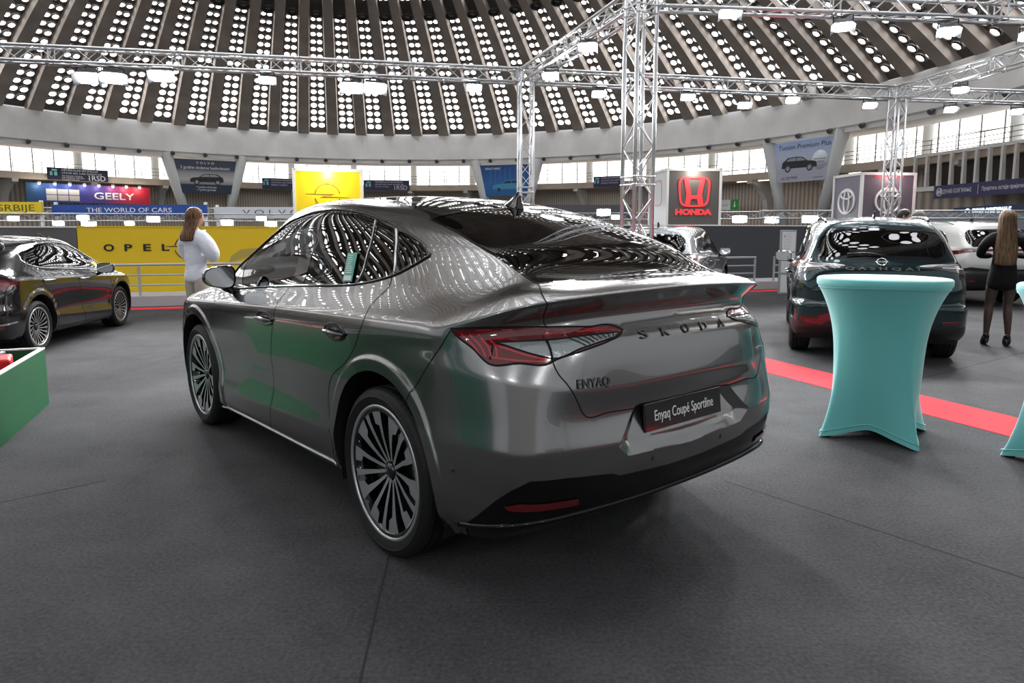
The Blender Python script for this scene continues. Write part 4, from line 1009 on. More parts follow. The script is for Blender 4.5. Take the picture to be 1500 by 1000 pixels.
M_SMOKE = mat('smoked_lamp', (.09, .085, .085), .10, .3, coat=1.0)
M_LAMPWHITE = mat('lamp_white', (.75, .75, .75), .3, coat=1.0)
M_BLACKPAINT = mat('black_paint', (.006, .006, .007), .12, .2, coat=1.0, coat_rough=.008)
M_TEAL = mat('teal_paint', (.003, .022, .027), .18, .5, coat=1.0, coat_rough=.01)
M_WHITEPAINT = mat('pearl_white_paint', (.62, .62, .60), .25, .1, coat=1.0, coat_rough=.02)
M_SILVERPAINT = mat('silver_grey_paint', (.22, .23, .24), .25, .8, coat=1.0, coat_rough=.012)
f = FEAT
liftback = dict(
    panes=[f['g_front'], f['g_rear'] [:4] + [(1.344,.842,1.216),(1.662,.844,1.195),(1.988,.843,1.175)], f['g_rearfix']],
    dlo=f['dlo'][:6] + [(1.04,.82,1.262),(.97,.80,1.30),(.95,.78,1.335),(.985,.745,1.385)] + f['dlo'][11:], wside='both',
    lamp=[(.62,.92,1.02),(.46,.90,1.08),(.3,.82,1.12),(.13,.62,1.10),(.10,.40,1.08),(.09,.40,1.03),(.13,.68,.98),(.3,.86,.96)],
    rear_glass=[(.175,0,1.26),(.26,.331,1.259),(.317,.599,1.255),(.447,.594,1.303),(.64,.618,1.387),(.894,.604,1.468),(1.071,.589,1.513),(1.082,.473,1.54),(1.115,.285,1.565),(1.114,0,1.568)], wglass='both',
    gaps=[f['front_door'][:8], f['front_door'][8:], f['rear_door'][10:22], [(3.30,.9,.27),(2.4,.9,.28),(1.5,.9,.30)]],
    handles=[(2.33,.946,.99), (1.25,.945,1.03)], handlemat=M_CHROME,
    strips=[([(.40,.93,.52),(.17,.865,.50),(.06,.61,.50),(.03,.3,.50),(.02,0,.50)], .02, M_CHROME, 'bumper_trim')], refl=(.80,.45,.12))
show_car('liftback_car', 'glossy black car with silver multi-spoke wheels beside the green box', main_rows(), (-6.47, 7.33, 0), atan2(.988, -.15), (.87, .92, .845), M_BLACKPAINT, liftback, 'multi', .317, .235, trim=M_CHROME)
suv = suv_rows()
suvF = dict(
    panes=[[(3.0,.8,1.10),(2.2,.8,1.13),(2.2,.7,1.53),(2.52,.7,1.46),(2.85,.7,1.33)], [(2.1,.8,1.135),(1.25,.8,1.15),(1.25,.7,1.50),(1.7,.7,1.53),(2.1,.7,1.535)], [(1.17,.8,1.155),(.78,.8,1.22),(.86,.8,1.33),(1.17,.7,1.48)]],
    dlo=[(3.25,.8,1.07),(2.2,.8,1.105),(1.2,.8,1.125),(.72,.8,1.19),(.68,.8,1.25),(.80,.8,1.36),(1.15,.7,1.50),(1.7,.7,1.55),(2.15,.7,1.555),(2.6,.7,1.46),(3.0,.7,1.28)],
    lamp=[(.55,.9,1.02),(.3,.85,1.08),(.13,.6,1.10),(.1,.36,1.07),(.1,.36,1.045),(.13,.62,.995),(.35,.9,.96)], clear=[(.2,.76,1.055),(.13,.55,1.065),(.1,.40,1.06),(.12,.55,1.045),(.2,.78,1.02)],
    rear_glass=[(.2,0,1.175),(.2,.4,1.17),(.22,.62,1.165),(.3,.66,1.25),(.4,.62,1.40),(.45,.57,1.455),(.45,.4,1.475),(.45,0,1.485)],
    gaps=[[(3.2,.9,1.03),(3.35,.9,.9),(3.36,.9,.7),(3.3,.9,.4)], [(2.15,.9,1.1),(2.17,.9,.9),(2.2,.9,.6),(2.22,.9,.34)], [(1.15,.8,1.12),(1.2,.9,.95),(1.42,.9,.75)]], handles=[(2.33,.946,.95), (1.32,.945,.97)],
    clad=[(4.3,.86,.40),(3.3,.9,.42),(2.2,.9,.44),(1.45,.9,.46),(.5,.93,.50),(.2,.86,.46),(.06,.6,.42),(.05,.3,.42),(.05,0,.42)], refl=(.72,.50,.1))
# teal crossover seen from behind
r_, B_c, S_c = show_car('crossover_car', 'dark teal crossover with black tyres seen from behind the cocktail table', suv, (3.99, 7.39, 0), atan2(.933, .36), (.945, .96, .99), M_TEAL, dict(suvF, lampmat=M_SMOKE, strips=[([(.42,.88,1.105),(.25,.80,1.118),(.13,.58,1.128),(.1,.38,1.108)], .012, M_LAMPWHITE, 'lamp_strip'), ([(.42,.88,1.075),(.25,.80,1.085),(.13,.60,1.09)], .010, M_LAMPWHITE, 'lamp_strip'), ([(.13,.58,1.128),(.13,.50,1.10),(.12,.40,1.095)], .010, M_LAMPWHITE, 'lamp_strip')], lamp=[(.55,.9,1.07),(.3,.85,1.135),(.13,.6,1.15),(.1,.34,1.105),(.1,.34,1.085),(.13,.62,1.05),(.35,.9,1.0)], clear=[(.25,.80,1.115),(.13,.55,1.125),(.1,.38,1.10),(.12,.55,1.10),(.25,.80,1.085)], rear_glass=[(.2,0,1.20),(.2,.4,1.195),(.22,.62,1.19),(.3,.66,1.27),(.4,.62,1.42),(.45,.57,1.475),(.45,.4,1.495),(.45,0,1.505)]), 'five', .36, .25, rails=M_GLOSSBLACK, grid=.04)
on_rear(r_, B_c, S_c, 0, 1.06, 'model_lettering', 'Q A S H Q A I', .05, .72, M_CHROME)
F0 = on_rear(r_, B_c, S_c, 0, 1.135, '', None, 0, 0, None)
mb = MB(); ringp = [F0 @ Vector((.046 * cos(a), .046 * sin(a), .004)) for a in np.linspace(0, 2 * pi, 33)[:-1]]; mb.tube(ringp, .007, 6, closed=True); mb.box((0, 0, 0), (0, 0, 0)); em = mb.build('emblem', M_CHROME, r_, merge=False)
mb = MB(); mb.box((0, 0, .004), (.125, .02, .01)); mb.V = [F0 @ Vector(v) for v in mb.V]; mb.build('emblem_bar', M_CHROME, r_)
text('emblem_letters', 'NISSAN', .022, F0 @ Matrix.Translation((0, 0, .010)), M_INK, r_, .001, width=.085)
F1 = on_rear(r_, B_c, S_c, 0, .80, '', None, 0, 0, None); mb = MB(); mb.box((0, 0, .006), (.52, .11, .01)); mb.V = [F1 @ Vector(v) for v in mb.V]; mb.build('number_plate', M_PLATE, r_)
F2 = on_rear(r_, B_c, S_c, 0, 1.20, '', None, 0, 0, None); mb = MB(); mb.tube([F2 @ Vector((0, 0, .015)), F2 @ Vector((-.15, .02, .02)), F2 @ Vector((-.34, .01, .02))], .014, 6); mb.build('rear_wiper', M_BLACK, r_)
# pearl white crossover further right
r_, B_c, S_c = show_car('crossover_car', 'pearl white crossover with red tail light behind the long haired person', suv, (9.62, 13.3, 0), atan2(.995, -.07), (1.0, .99, 1.02), M_WHITEPAINT, dict(suvF, clad=[(4.3,.86,.40),(3.3,.9,.42),(2.2,.9,.44),(1.45,.9,.48),(.55,.93,.62),(.3,.9,.72),(.12,.7,.78),(.08,.5,.76),(.07,.3,.74),(.07,0,.74)], lamp=[(.62,.9,1.07),(.3,.85,1.12),(.13,.6,1.125),(.1,.10,1.115),(.1,.10,1.075),(.13,.62,1.06),(.35,.9,1.02)], clear=[(.2,.7,1.10),(.13,.55,1.10),(.12,.5,1.085),(.2,.7,1.08)]), 'five', .37, .26, rails=M_SATIN)
# silver grey crossover in front of the charcoal wall
show_car('crossover_car', 'silver grey crossover parked before the charcoal wall under the letter cube', suv, (2.35, 12.2, 0), atan2(.91, .42), (.95, .98, .955), M_SILVERPAINT, suvF, 'five', .35, .25)
# ---------------------------------------------------------------- the hall: ring beam, dome, gallery
CX0, CY0, RR = -11.54, 43.87, 43.25
def ring(r, deg, z): a = radians(deg); return Vector((CX0 + r * cos(a), CY0 + r * sin(a), z))
def ring_frame(r, deg, z):
    """x = to the right for someone at the centre looking out, y = up, z = towards the centre"""
    a = radians(deg); return frame(ring(r, deg, z), (sin(a), -cos(a), 0), (0, 0, 1))
M_CONC = mat('pale_concrete', (0.80, 0.79, 0.77), 0.85, noise=(0.35, 0.10, 6))
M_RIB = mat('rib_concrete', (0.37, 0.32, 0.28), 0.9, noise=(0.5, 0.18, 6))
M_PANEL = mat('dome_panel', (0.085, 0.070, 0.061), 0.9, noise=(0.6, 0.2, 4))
M_SKYLIGHT = emis('skylight_glass', (0.95, 0.97, 1.0), 13.0)
M_WINDOW = emis('window_daylight', (1.0, 0.985, 0.96), 3.0)
M_MULL = mat('window_steel', (0.16, 0.15, 0.15), 0.6)
M_BEIGE = mat('gallery_beige', (0.62, 0.52, 0.42), 0.8, noise=(0.5, 0.1, 4))
M_GREYC = mat('grey_column', (0.45, 0.46, 0.46), 0.7)
M_SLAT = None
def slat_mat():
    m = mat('wood_slats', (0.30, 0.26, 0.22), 0.8); nt = m.node_tree; b = nt.nodes['Principled BSDF']
    tc = nt.nodes.new('ShaderNodeTexCoord'); sp = nt.nodes.new('ShaderNodeSeparateXYZ'); nt.links.new(tc.outputs['UV'], sp.inputs[0])
    w = nt.nodes.new('ShaderNodeTexWave'); w.inputs['Scale'].default_value = 1.2; w.inputs['Distortion'].default_value = 0.6; nt.links.new(tc.outputs['Object'], w.inputs['Vector'])
    r = nt.nodes.new('ShaderNodeValToRGB'); r.color_ramp.elements[0].color = (.42, .36, .30, 1); r.color_ramp.elements[1].color = (.80, .71, .60, 1)
    nt.links.new(w.outputs['Fac'], r.inputs['Fac']); nt.links.new(r.outputs['Color'], b.inputs['Base Color'])
    return m
M_SLAT = slat_mat()

def arc_strip(prof, a0, a1, n, closed=True):
    """profile of (r, z) swept round the hall centre between two bearings"""
    V = []; F_ = []; P = len(prof)
    for i in range(n + 1):
        for r, z in prof: V.append(ring(r, a0 + (a1 - a0) * i / n, z))
    for i in range(n):
        for k in range(P if closed else P - 1): F_.append((i * P + k, i * P + (k + 1) % P, (i + 1) * P + (k + 1) % P, (i + 1) * P + k))
    return V, F_

# floor, carpets
def carpet_mat(name, c, k):
    m = mat(name, c, 0.95, spec=0.15); nt = m.node_tree; b = nt.nodes['Principled BSDF']
    tc = nt.nodes.new('ShaderNodeTexCoord')
    n1 = nt.nodes.new('ShaderNodeTexNoise'); n1.inputs['Scale'].default_value = 60; n1.inputs['Detail'].default_value = 3
    n2 = nt.nodes.new('ShaderNodeTexNoise'); n2.inputs['Scale'].default_value = 1.3; n2.inputs['Detail'].default_value = 7; n2.inputs['Roughness'].default_value = .7
    for n in (n1, n2): nt.links.new(tc.outputs['Object'], n.inputs['Vector'])
    ad = nt.nodes.new('ShaderNodeMath'); ad.operation = 'ADD'; nt.links.new(n1.outputs['Fac'], ad.inputs[0]); nt.links.new(n2.outputs['Fac'], ad.inputs[1])
    r = nt.nodes.new('ShaderNodeValToRGB'); r.color_ramp.elements[0].position = .30; r.color_ramp.elements[1].position = .70
    hf = nt.nodes.new('ShaderNodeMath'); hf.operation = 'MULTIPLY'; hf.inputs[1].default_value = .5; nt.links.new(ad.outputs[0], hf.inputs[0])
    r.color_ramp.elements[0].color = (*[x * (1 - k) for x in c], 1); r.color_ramp.elements[1].color = (*[x * (1 + k) for x in c], 1)
    nt.links.new(hf.outputs[0], r.inputs['Fac']); nt.links.new(r.outputs['Color'], b.inputs['Base Color'])
    bp = nt.nodes.new('ShaderNodeBump'); bp.inputs['Strength'].default_value = .6; bp.inputs['Distance'].default_value = .004
    nt.links.new(n1.outputs['Fac'], bp.inputs['Height']); nt.links.new(bp.outputs['Normal'], b.inputs['Normal'])
    return m
M_CARPET = carpet_mat('grey_carpet', (0.060, 0.0590, 0.0612), .5)
M_REDCARPET = carpet_mat('red_carpet', (0.75, 0.045, 0.055), .10)
mb = MB(); V = [(-70, -40, 0), (70, -40, 0), (70, 110, 0), (-70, 110, 0)]; mb.add(V, [(0, 1, 2, 3)]); mb.add([(x, y, -.3) for x, y, z in V], [(3, 2, 1, 0)])
struct(mb.build('floor', M_CARPET))
def strip(name, poly, m, z=.004):
    mb = MB(); mb.prism(poly, .0, z); return struct(mb.build(name, m))
def runner(poly, label):
    o = strip('red_carpet_runner', poly, M_REDCARPET); del o['kind']; tag(o, label, 'carpet')
runner([(1.30, 12.05), (.62, 12.25), (6.2, -1.9), (6.75, -1.7)], 'wide red carpet strip running past the turquoise tables')
runner([(-12.0, 11.50), (6.5, 17.12), (13.0, 19.1), (13.0, 19.45), (6.4, 17.46), (-12.0, 11.85)], 'thin red carpet strip along the foot of the grey ledge')
# carpet seams
M_SEAM = mat('carpet_seam', (0.02, 0.02, 0.022), 0.95)
def seam(p, q, w=.009):
    d = (Vector((*q, 0)) - Vector((*p, 0))); n = Vector((-d.y, d.x, 0)).normalized() * w / 2
    mb = MB(); mb.prism([(p[0] + n.x, p[1] + n.y), (p[0] - n.x, p[1] - n.y), (q[0] - n.x, q[1] - n.y), (q[0] + n.x, q[1] + n.y)], 0, .0012); return mb
for i, (p, q) in enumerate([((-.56, 3.0), (-.42, 1.0)), ((1.25, 3.9), (3.4, 1.2)), ((-2.4, 3.9), (-4.3, 2.2)), ((3.6, 6.4), (8.0, 9.5))]):
    struct(seam(p, q).build('trim_%d' % (3 + i), M_SEAM))

# ring beam
V, F_ = arc_strip([(RR, 10.0), (RR, 10.35), (RR - .18, 10.5), (RR - .18, 13.4), (RR + 3.2, 13.4), (RR + 3.2, 10.0)], 0, 360, 160)
struct(mesh_obj('wall_ring', V, F_, M_CONC, smooth=False))
# dome shell: panels behind the ribs
def dome_z(rho): return 13.4 + 17.5 * (1 - (rho / 43.0) ** 2)
NRIB, PH = 80, 76.6 + 4.5 * 0.06
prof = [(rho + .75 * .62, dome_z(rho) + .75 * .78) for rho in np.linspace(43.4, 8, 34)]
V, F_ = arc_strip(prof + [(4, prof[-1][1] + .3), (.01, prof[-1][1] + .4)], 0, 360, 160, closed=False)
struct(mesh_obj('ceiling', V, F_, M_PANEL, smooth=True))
# one rib, turned round the hall
mb = MB(); V = []; F_ = []
rhos = np.linspace(43.35, 9, 30)
for i, rho in enumerate(rhos):
    w = .72 * (.22 + .78 * rho / 43); z = dome_z(rho); sl = 35.0 * rho / 43 ** 2
    n = Vector((sl, 0, 1)).normalized()
    for y, o in ((-w, .75), (-w * .86, 0), (w * .86, 0), (w, .75)): V.append(Vector((rho, y, z)) + n * o)
for i in range(len(rhos) - 1):
    for k in range(3): F_.append((4 * i + k, 4 * i + k + 1, 4 * i + 5 + k, 4 * i + 4 + k))
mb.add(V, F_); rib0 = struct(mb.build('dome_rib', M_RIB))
def at_ring(o, deg): o.location = (CX0, CY0, 0); o.rotation_euler = (0, 0, radians(deg)); return o
for k in range(NRIB):
    o = rib0 if k == 0 else rib0.copy()
    if k: COL.objects.link(o)
    at_ring(o, PH + 360 / NRIB * k)
# round skylights between the ribs, two to a row
mb = MB(); mb.lathe([(0, 0), (.40, 0)], 20, mi=0, smooth=False); mb.lathe([(.40, .0), (.40, -.16), (.45, -.16), (.45, .02)], 20, mi=1)
sky_me = None
arc = []; s = 0; rho = 42.45
while rho > 10:
    arc.append(rho); sl = 35.0 * rho / 43 ** 2; rho -= 1.02 / sqrt(1 + sl * sl)
cands = []
for k in range(NRIB):
    dg = PH + 360 / NRIB * (k + .5)
    for i, rho in enumerate(arc):
        if abs(rho - 28.7) < 1.15: continue
        half = 2 * pi * rho / NRIB / 2 - .72 * (.22 + .78 * rho / 43)
        if half < .36: continue
        sc = min(1.0, half / .96)
        for sd in (-1, 1):
            sl = 35.0 * rho / 43 ** 2; n = Vector((-sl, 0, -1)).normalized()
            loc = Vector((rho, sd * .455 * sc, dome_z(rho))) - n * .69
            a = radians(dg)
            wl = Vector((CX0 + loc.x * cos(a) - loc.y * sin(a), CY0 + loc.x * sin(a) + loc.y * cos(a), loc.z))
            nw = Vector((n.x * cos(a), n.x * sin(a), n.z))
            # does the frame hold it?
            d = Vector((wl.x, wl.y, wl.z - CAM_H)); dep = d.y * cos(CAM_PITCH) - d.z * sin(CAM_PITCH); up = d.y * sin(CAM_PITCH) + d.z * cos(CAM_PITCH)
            inv = False; sz = 0
            if dep > 1:
                px = 750 + CAM_F * d.x / dep; py = 500 + CAM_SHIFT - CAM_F * up / dep
                inv = -5 < px < 1505 and -5 < py < 200; sz = CAM_F / dep * abs(nw.dot(d.normalized()))
            cands.append((inv, sz, wl, nw, sc))
vis = sorted([c for c in cands if c[0]], key=lambda c: -c[1])
rest = [c for c in cands if not c[0]] + vis[300:]
def orient(n): return n.to_track_quat('Z', 'Y').to_matrix().to_4x4()
for i, (_, _, wl, nw, sc) in enumerate(vis[:300]):
    if i == 0:
        m2 = MB(); m2.lathe([(0, 0), (.335, 0)], 20, smooth=False); sk = m2.build('round_skylight', M_SKYLIGHT)
        m2 = MB(); m2.lathe([(.335, .0), (.335, .12), (.385, .12), (.385, -.02)], 20); m2.build('skylight_collar', M_PANEL, sk)
        tag(sk, 'round bright skylight in the dark coffers between the dome ribs', 'skylight', 'round skylights of the dome'); o = sk
        o.matrix_world = Matrix.Translation(wl) @ orient(nw) @ Matrix.Scale(sc, 4)
    else:
        o = sk.copy(); COL.objects.link(o)
        c = sk.children[0].copy(); COL.objects.link(c); c.parent = o
        o.matrix_world = Matrix.Translation(wl) @ orient(nw) @ Matrix.Scale(sc, 4)
mb = MB()
for _, _, wl, nw, sc in rest: mb.lathe([(.335, 0), (0, 0)], 12, Matrix.Translation(wl) @ orient(nw) @ Matrix.Scale(sc, 4), smooth=False)
o = mb.build('skylights', M_SKYLIGHT, merge=False); tag(o, 'rows of smaller round skylights higher up and further round the dome', 'skylight', kind='stuff')
# dark hooded vents that break each row of skylights
vent = None; nv = 0
for k in range(NRIB):
    dg = PH + 360 / NRIB * (k + .5); a = radians(dg); rho = 28.7
    p = ring(rho, dg, dome_z(rho) + .1); d = p - Vector((0, 0, CAM_H)); dep = d.y * cos(CAM_PITCH) - d.z * sin(CAM_PITCH)
    px = 750 + CAM_F * d.x / max(dep, .1); py = 500 + CAM_SHIFT - CAM_F * (d.y * sin(CAM_PITCH) + d.z * cos(CAM_PITCH)) / max(dep, .1)
    if dep < 1 or not (-20 < px < 1520 and -15 < py < 200): continue
    if vent is None:
        mb = MB(); mb.lathe([(.42, 0), (.62, 0), (.74, .25), (.70, .42), (.55, .45), (.42, .3)], 20, Matrix.Diagonal((1.15, .95, 1, 1)), closed=True); vent = mb.build('roof_vent', mat('vent_dark', (.02, .019, .018), .7))
        mb = MB(); mb.lathe([(0, .02), (.42, .02)], 16, Matrix.Diagonal((1.15, .95, 1, 1)), smooth=False); mb.build('vent_opening', mat('vent_glow', (.35, .34, .33), .6), vent); o = vent
        tag(vent, 'dark hooded vent breaking a row of skylights in the dome', 'vent', 'vents of the dome')
    else:
        o = vent.copy(); COL.objects.link(o); c = vent.children[0].copy(); COL.objects.link(c); c.parent = o
    sl = 35.0 * rho / 43 ** 2; n = Vector((-sl * cos(a), -sl * sin(a), -1)).normalized()
    o.matrix_world = Matrix.Translation(p) @ orient(n) @ Matrix.Scale(.68, 4)
# little floodlights under the ring beam
spot = None
for k in range(80):
    dg = PH + 4.5 * k + 1.2; p = ring(RR - .02, dg, 10.42); d = p - Vector((0, 0, CAM_H)); dep = d.y * cos(CAM_PITCH) - d.z * sin(CAM_PITCH)
    px = 750 + CAM_F * d.x / max(dep, .1)
    if dep < 1 or not (-10 < px < 1510): continue
    if spot is None:
        spot = empty('ring_spotlight', label='small dark spotlight in a row along the white ring beam', cat='spotlight', group='spotlights on the ring beam')
        mb = MB(); mb.tube([(-.06, 0, 0), (-.34, 0, -.20)], [.17, .24], 10); mb.build('housing', mat('lamp_grey', (.16, .16, .16), .4, .3), spot)
        mb = MB(); mb.tube([(.12, 0, .02), (-.08, 0, .02)], .06, 6); mb.build('bracket', M_MULL, spot)
        o = spot
    else: o = dup(spot)
    o.location = p; o.rotation_euler = (0, 0, radians(dg))
# gallery: slab, slatted wall below, parapet rail, glazed wall behind
V, F_ = arc_strip([(45.6, 6.85), (45.6, 7.55), (54, 7.55), (54, 6.85)], -45, 205, 110)
struct(mesh_obj('floor_gallery', V, F_, M_BEIGE, smooth=False))
V, F_ = arc_strip([(49.5, 0), (49.5, 6.85), (50, 6.85), (50, 0)], -45, 205, 110)
struct(mesh_obj('wall_under_gallery', V, F_, M_SLAT, smooth=False))
V, F_ = arc_strip([(53.5, 10.0), (53.5, 13.4), (53.9, 13.4), (53.9, 10.0)], -45, 205, 110)
struct(mesh_obj('wall_above_windows', V, F_, M_CONC, smooth=False))
V, F_ = arc_strip([(RR + 3, 13.2), (54, 13.2), (54, 13.5), (RR + 3, 13.5)], -45, 205, 110)
struct(mesh_obj('ceiling_gallery', V, F_, M_CONC, smooth=False))
win = colm = bra = rail = None
NB = 9.0
for k in range(-5, 23):
    dg = k * NB + 2.0
    # a glazed bay: pane with its steel grid
    wdt = 2 * 52 * sin(radians(NB / 2)); Fm = ring_frame(52, dg + NB / 2, 7.55)
    if win is None:
        mb = MB(); mb.box((0, 2.9, -.02), (wdt, 5.8, .02)); win = mb.build('window_1', M_WINDOW); win['kind'] = 'structure'
        mb = MB()
        for i in range(5): mb.box((-wdt / 2 + wdt * i / 4, 2.9, .03), (.10, 5.8, .1))
        for h in (.05, 1.05, 2.2, 3.6, 5.0): mb.box((0, h, .03), (wdt, .06, .07))
        mb.build('window_frame', M_MULL, win); o = win
        win.matrix_world = Fm
    else:
        o = win.copy(); COL.objects.link(o); c = win.children[0].copy(); COL.objects.link(c); c.parent = o; o.matrix_world = Fm; o.name = 'window_%d' % (k + 6)
    if colm is None:
        mb = MB(); mb.lathe([(.42, 7.55), (.42, 13.2)], 20); colm = struct(mb.build('column_gallery', M_GREYC)); o = colm
    else:
        o = colm.copy(); COL.objects.link(o)
    o.location = ring(50.9, dg, 0)
    if bra is None:       # concrete bracket with arched underside
        mb = MB(); pr = [(49.5, 3.6), (49.5, 6.85), (45.7, 6.85), (45.7, 6.55), (46.8, 6.35), (47.8, 5.8), (48.6, 4.9), (49.0, 3.6)]
        V = []
        for y in (-.28, .28): V += [Vector((r, y, z)) for r, z in pr]
        n = len(pr); mb.add(V, [tuple(range(n))[::-1], tuple(range(n, 2 * n))] + [(i, (i + 1) % n, n + (i + 1) % n, n + i) for i in range(n)])
        bra = struct(mb.build('column_bracket', M_CONC)); o = bra
    else:
        o = bra.copy(); COL.objects.link(o)
    at_ring(o, dg)
    # gallery railing, one length per bay
    if rail is None:
        rail = empty('gallery_railing', label='thin grey steel railing along the gallery edge above the slatted wall', cat='railing', group='railings of the gallery')
        pts = lambda z: [ring(45.75, .12 + (NB - .24) * t / 6, z) - Vector((CX0, CY0, 0)) for t in range(7)]
        for z in (7.95, 8.3, 8.65):
            mb = MB(); mb.tube(pts(z), .03, 6); mb.build('rail', M_MULL, rail)
        for t in (0, 2, 4):
            mb = MB(); p = pts(7.5)[t]; mb.tube([p, p + Vector((0, 0, 1.15))], .03, 6); mb.build('post', M_MULL, rail)
        o = rail
    else: o = dup(rail)
    o.location = (CX0, CY0, 0); o.rotation_euler = (0, 0, radians(dg))
# ---------------------------------------------------------------- aluminium trusses and their floodlights
FLOODW = 800
M_ALU = mat('aluminium', (0.78, 0.79, 0.80), 0.28, 1.0)
M_ALU2 = mat('aluminium_brace', (0.70, 0.71, 0.72), 0.32, 1.0)
def truss(p0, p1, label, size=.29, name='lighting_truss', rot=0.0, cr=.025, step=None, joint=2.0):
    p0 = Vector(p0); p1 = Vector(p1); t = empty(name, p0, label=label, cat='truss'); d = p1 - p0; L = d.length; d.normalize()
    up = Vector((0, 0, 1)) if abs(d.z) < .9 else Vector((cos(rot), sin(rot), 0))
    s = d.cross(up).normalized(); u = s.cross(d).normalized(); h = size / 2 - cr
    cor = [(-h, -h), (h, -h), (h, h), (-h, h)]
    P = lambda x, a, b: d * x + s * a + u * b
    for a, b in cor:
        mb = MB(); mb.tube([P(0, a, b), P(L, a, b)], cr, 8); mb.build('chord', M_ALU, t, merge=False)
    mb = MB(); step = step or size * .95; n = max(1, round(L / step)); st = L / n; br = cr * .36
    for f in range(4):
        (a0, b0), (a1, b1) = cor[f], cor[(f + 1) % 4]
        for i in range(n):
            q0 = (a0, b0) if (i + f) % 2 else (a1, b1); q1 = (a1, b1) if (i + f) % 2 else (a0, b0)
            mb.tube([P(i * st, *q0), P((i + 1) * st, *q1)], br, 5, caps=False)
    nj = max(1, round(L / joint))
    for i in range(nj + 1):
        for dx in (-.05, .05):
            x = min(max(i * L / nj + dx, .02), L - .02)
            for f in range(4): mb.tube([P(x, *cor[f]), P(x, *cor[(f + 1) % 4])], br * 1.1, 5, caps=False)
            for a, b in cor: mb.tube([P(x - .012, a, b), P(x + .012, a, b)], cr * 1.18, 8)
    mb.build('lattice', M_ALU2, t, merge=False)
    return t
ZT = 4.37
A_, B_, C_, D_ = (.26, 13.35), (8.15, 14.95), (8.75, 9.75), (1.62, 9.0)
G_ = .147
truss((-13.5, 10.6, ZT), (A_[0] - G_, A_[1] - .02, ZT), 'long silver truss running from the left edge to the slim tower, carrying floodlights')
truss((A_[0] + G_, A_[1] + .03, ZT), (B_[0] - G_, B_[1] - .03, ZT), 'silver truss between the two slim towers, passing behind the thick tower')
truss((A_[0] + .05, A_[1] - G_, ZT), (D_[0] - .03, D_[1] + .19, ZT), 'silver truss slanting up overhead from the slim middle tower to the thick tower')
truss((D_[0] + .19, D_[1] + .02, ZT), (C_[0] - .0, C_[1], ZT), 'silver truss crossing the top right corner under the dome')
truss((B_[0] + .02, B_[1] - G_, ZT), (C_[0], C_[1] + G_, ZT), 'silver truss rising to the right edge from the right hand tower')
truss((B_[0] + G_, B_[1] + .02, ZT), (16.5, 16.2, ZT), 'silver truss running on level to the right edge behind the right hand tower')
tower = lambda c, lab, s=.29, rot=0., z=ZT + .145, cr=.025: truss((c[0], c[1], .02), (c[0], c[1], z), lab, s, 'truss_tower', rot, cr)
tower(A_, 'slim silver truss tower in the middle behind the grey coupe roof', .29, .21)
tower(B_, 'silver truss tower on the right in front of the wheel-emblem cubes', .29, .5)
tower(D_, 'thick silver truss tower rising out of frame behind the coupe rear window', .33, .42, 6.3, .026)
for c, lab in ((A_, 'slim'), (B_, 'right')):
    pass
# floodlights
M_LENS = emis('flood_lens', (0.93, 0.97, 1.0), 40)
M_FLOODBODY = mat('flood_body', (0.12, 0.12, 0.125), 0.4, 0.6)
FL = []
def flood(p, label, aim, group=None, size=1.0, power=0, hang=.30, lens=None, clamp=False):
    """p = centre of the lens; aim = point it shines at; hung from a truss hang metres higher"""
    p = Vector(p); t = empty('floodlight', p, label=label, cat='floodlight', group=group)
    d = (Vector(aim) - p).normalized(); R = d.to_track_quat('Z', 'Y').to_matrix().to_4x4(); s = size
    mb = MB(); mb.box((0, 0, -.07), (.30, .22, .14)); mb.box((0, 0, -.17), (.2, .16, .08))
    for k in range(5): mb.box((-.1 + .05 * k, 0, -.225), (.012, .15, .04))
    mb.V = [R @ (Vector(v) * s) for v in mb.V]; mb.build('housing', M_FLOODBODY, t)
    mb = MB(); mb.box((0, 0, .004), (.27, .19, .006)); mb.V = [R @ (Vector(v) * s) for v in mb.V]; mb.build('lens', lens or M_LENS, t)
    for sx in (-1, 1):
        mb = MB(); mb.box((sx * .185, 0, .045), (.012, .22, .12), Euler((0, radians(sx * 35), 0)).to_matrix()); mb.V = [R @ (Vector(v) * s) for v in mb.V]; mb.build('barn_door', M_FLOODBODY, t)
    mb = MB(); q = R @ Vector((.17 * s, 0, -.07 * s)); q2 = R @ Vector((-.17 * s, 0, -.07 * s)); top = Vector((0, 0, hang))
    mb.tube([q, q + Vector((0, 0, .13)), top, q2 + Vector((0, 0, .13)), q2], .012, 6); mb.build('yoke', M_FLOODBODY, t, merge=False)
    if clamp:
        mb = MB(); mb.box((0, 0, hang), (.06, .30, .03)); mb.build('clamp', M_FLOODBODY, t)
    if power:
        l = bpy.data.lights.new('flood_beam', 'SPOT'); l.energy = power; l.spot_size = radians(105); l.spot_blend = .9; l.shadow_soft_size = .22; l.color = (.97, .985, 1.0)
        lo = bpy.data.objects.new('flood_beam', l); COL.objects.link(lo); lo.parent = t; lo.location = d * .06; lo.rotation_euler = (-d).to_track_quat('Z', 'Y').to_euler()
    return t
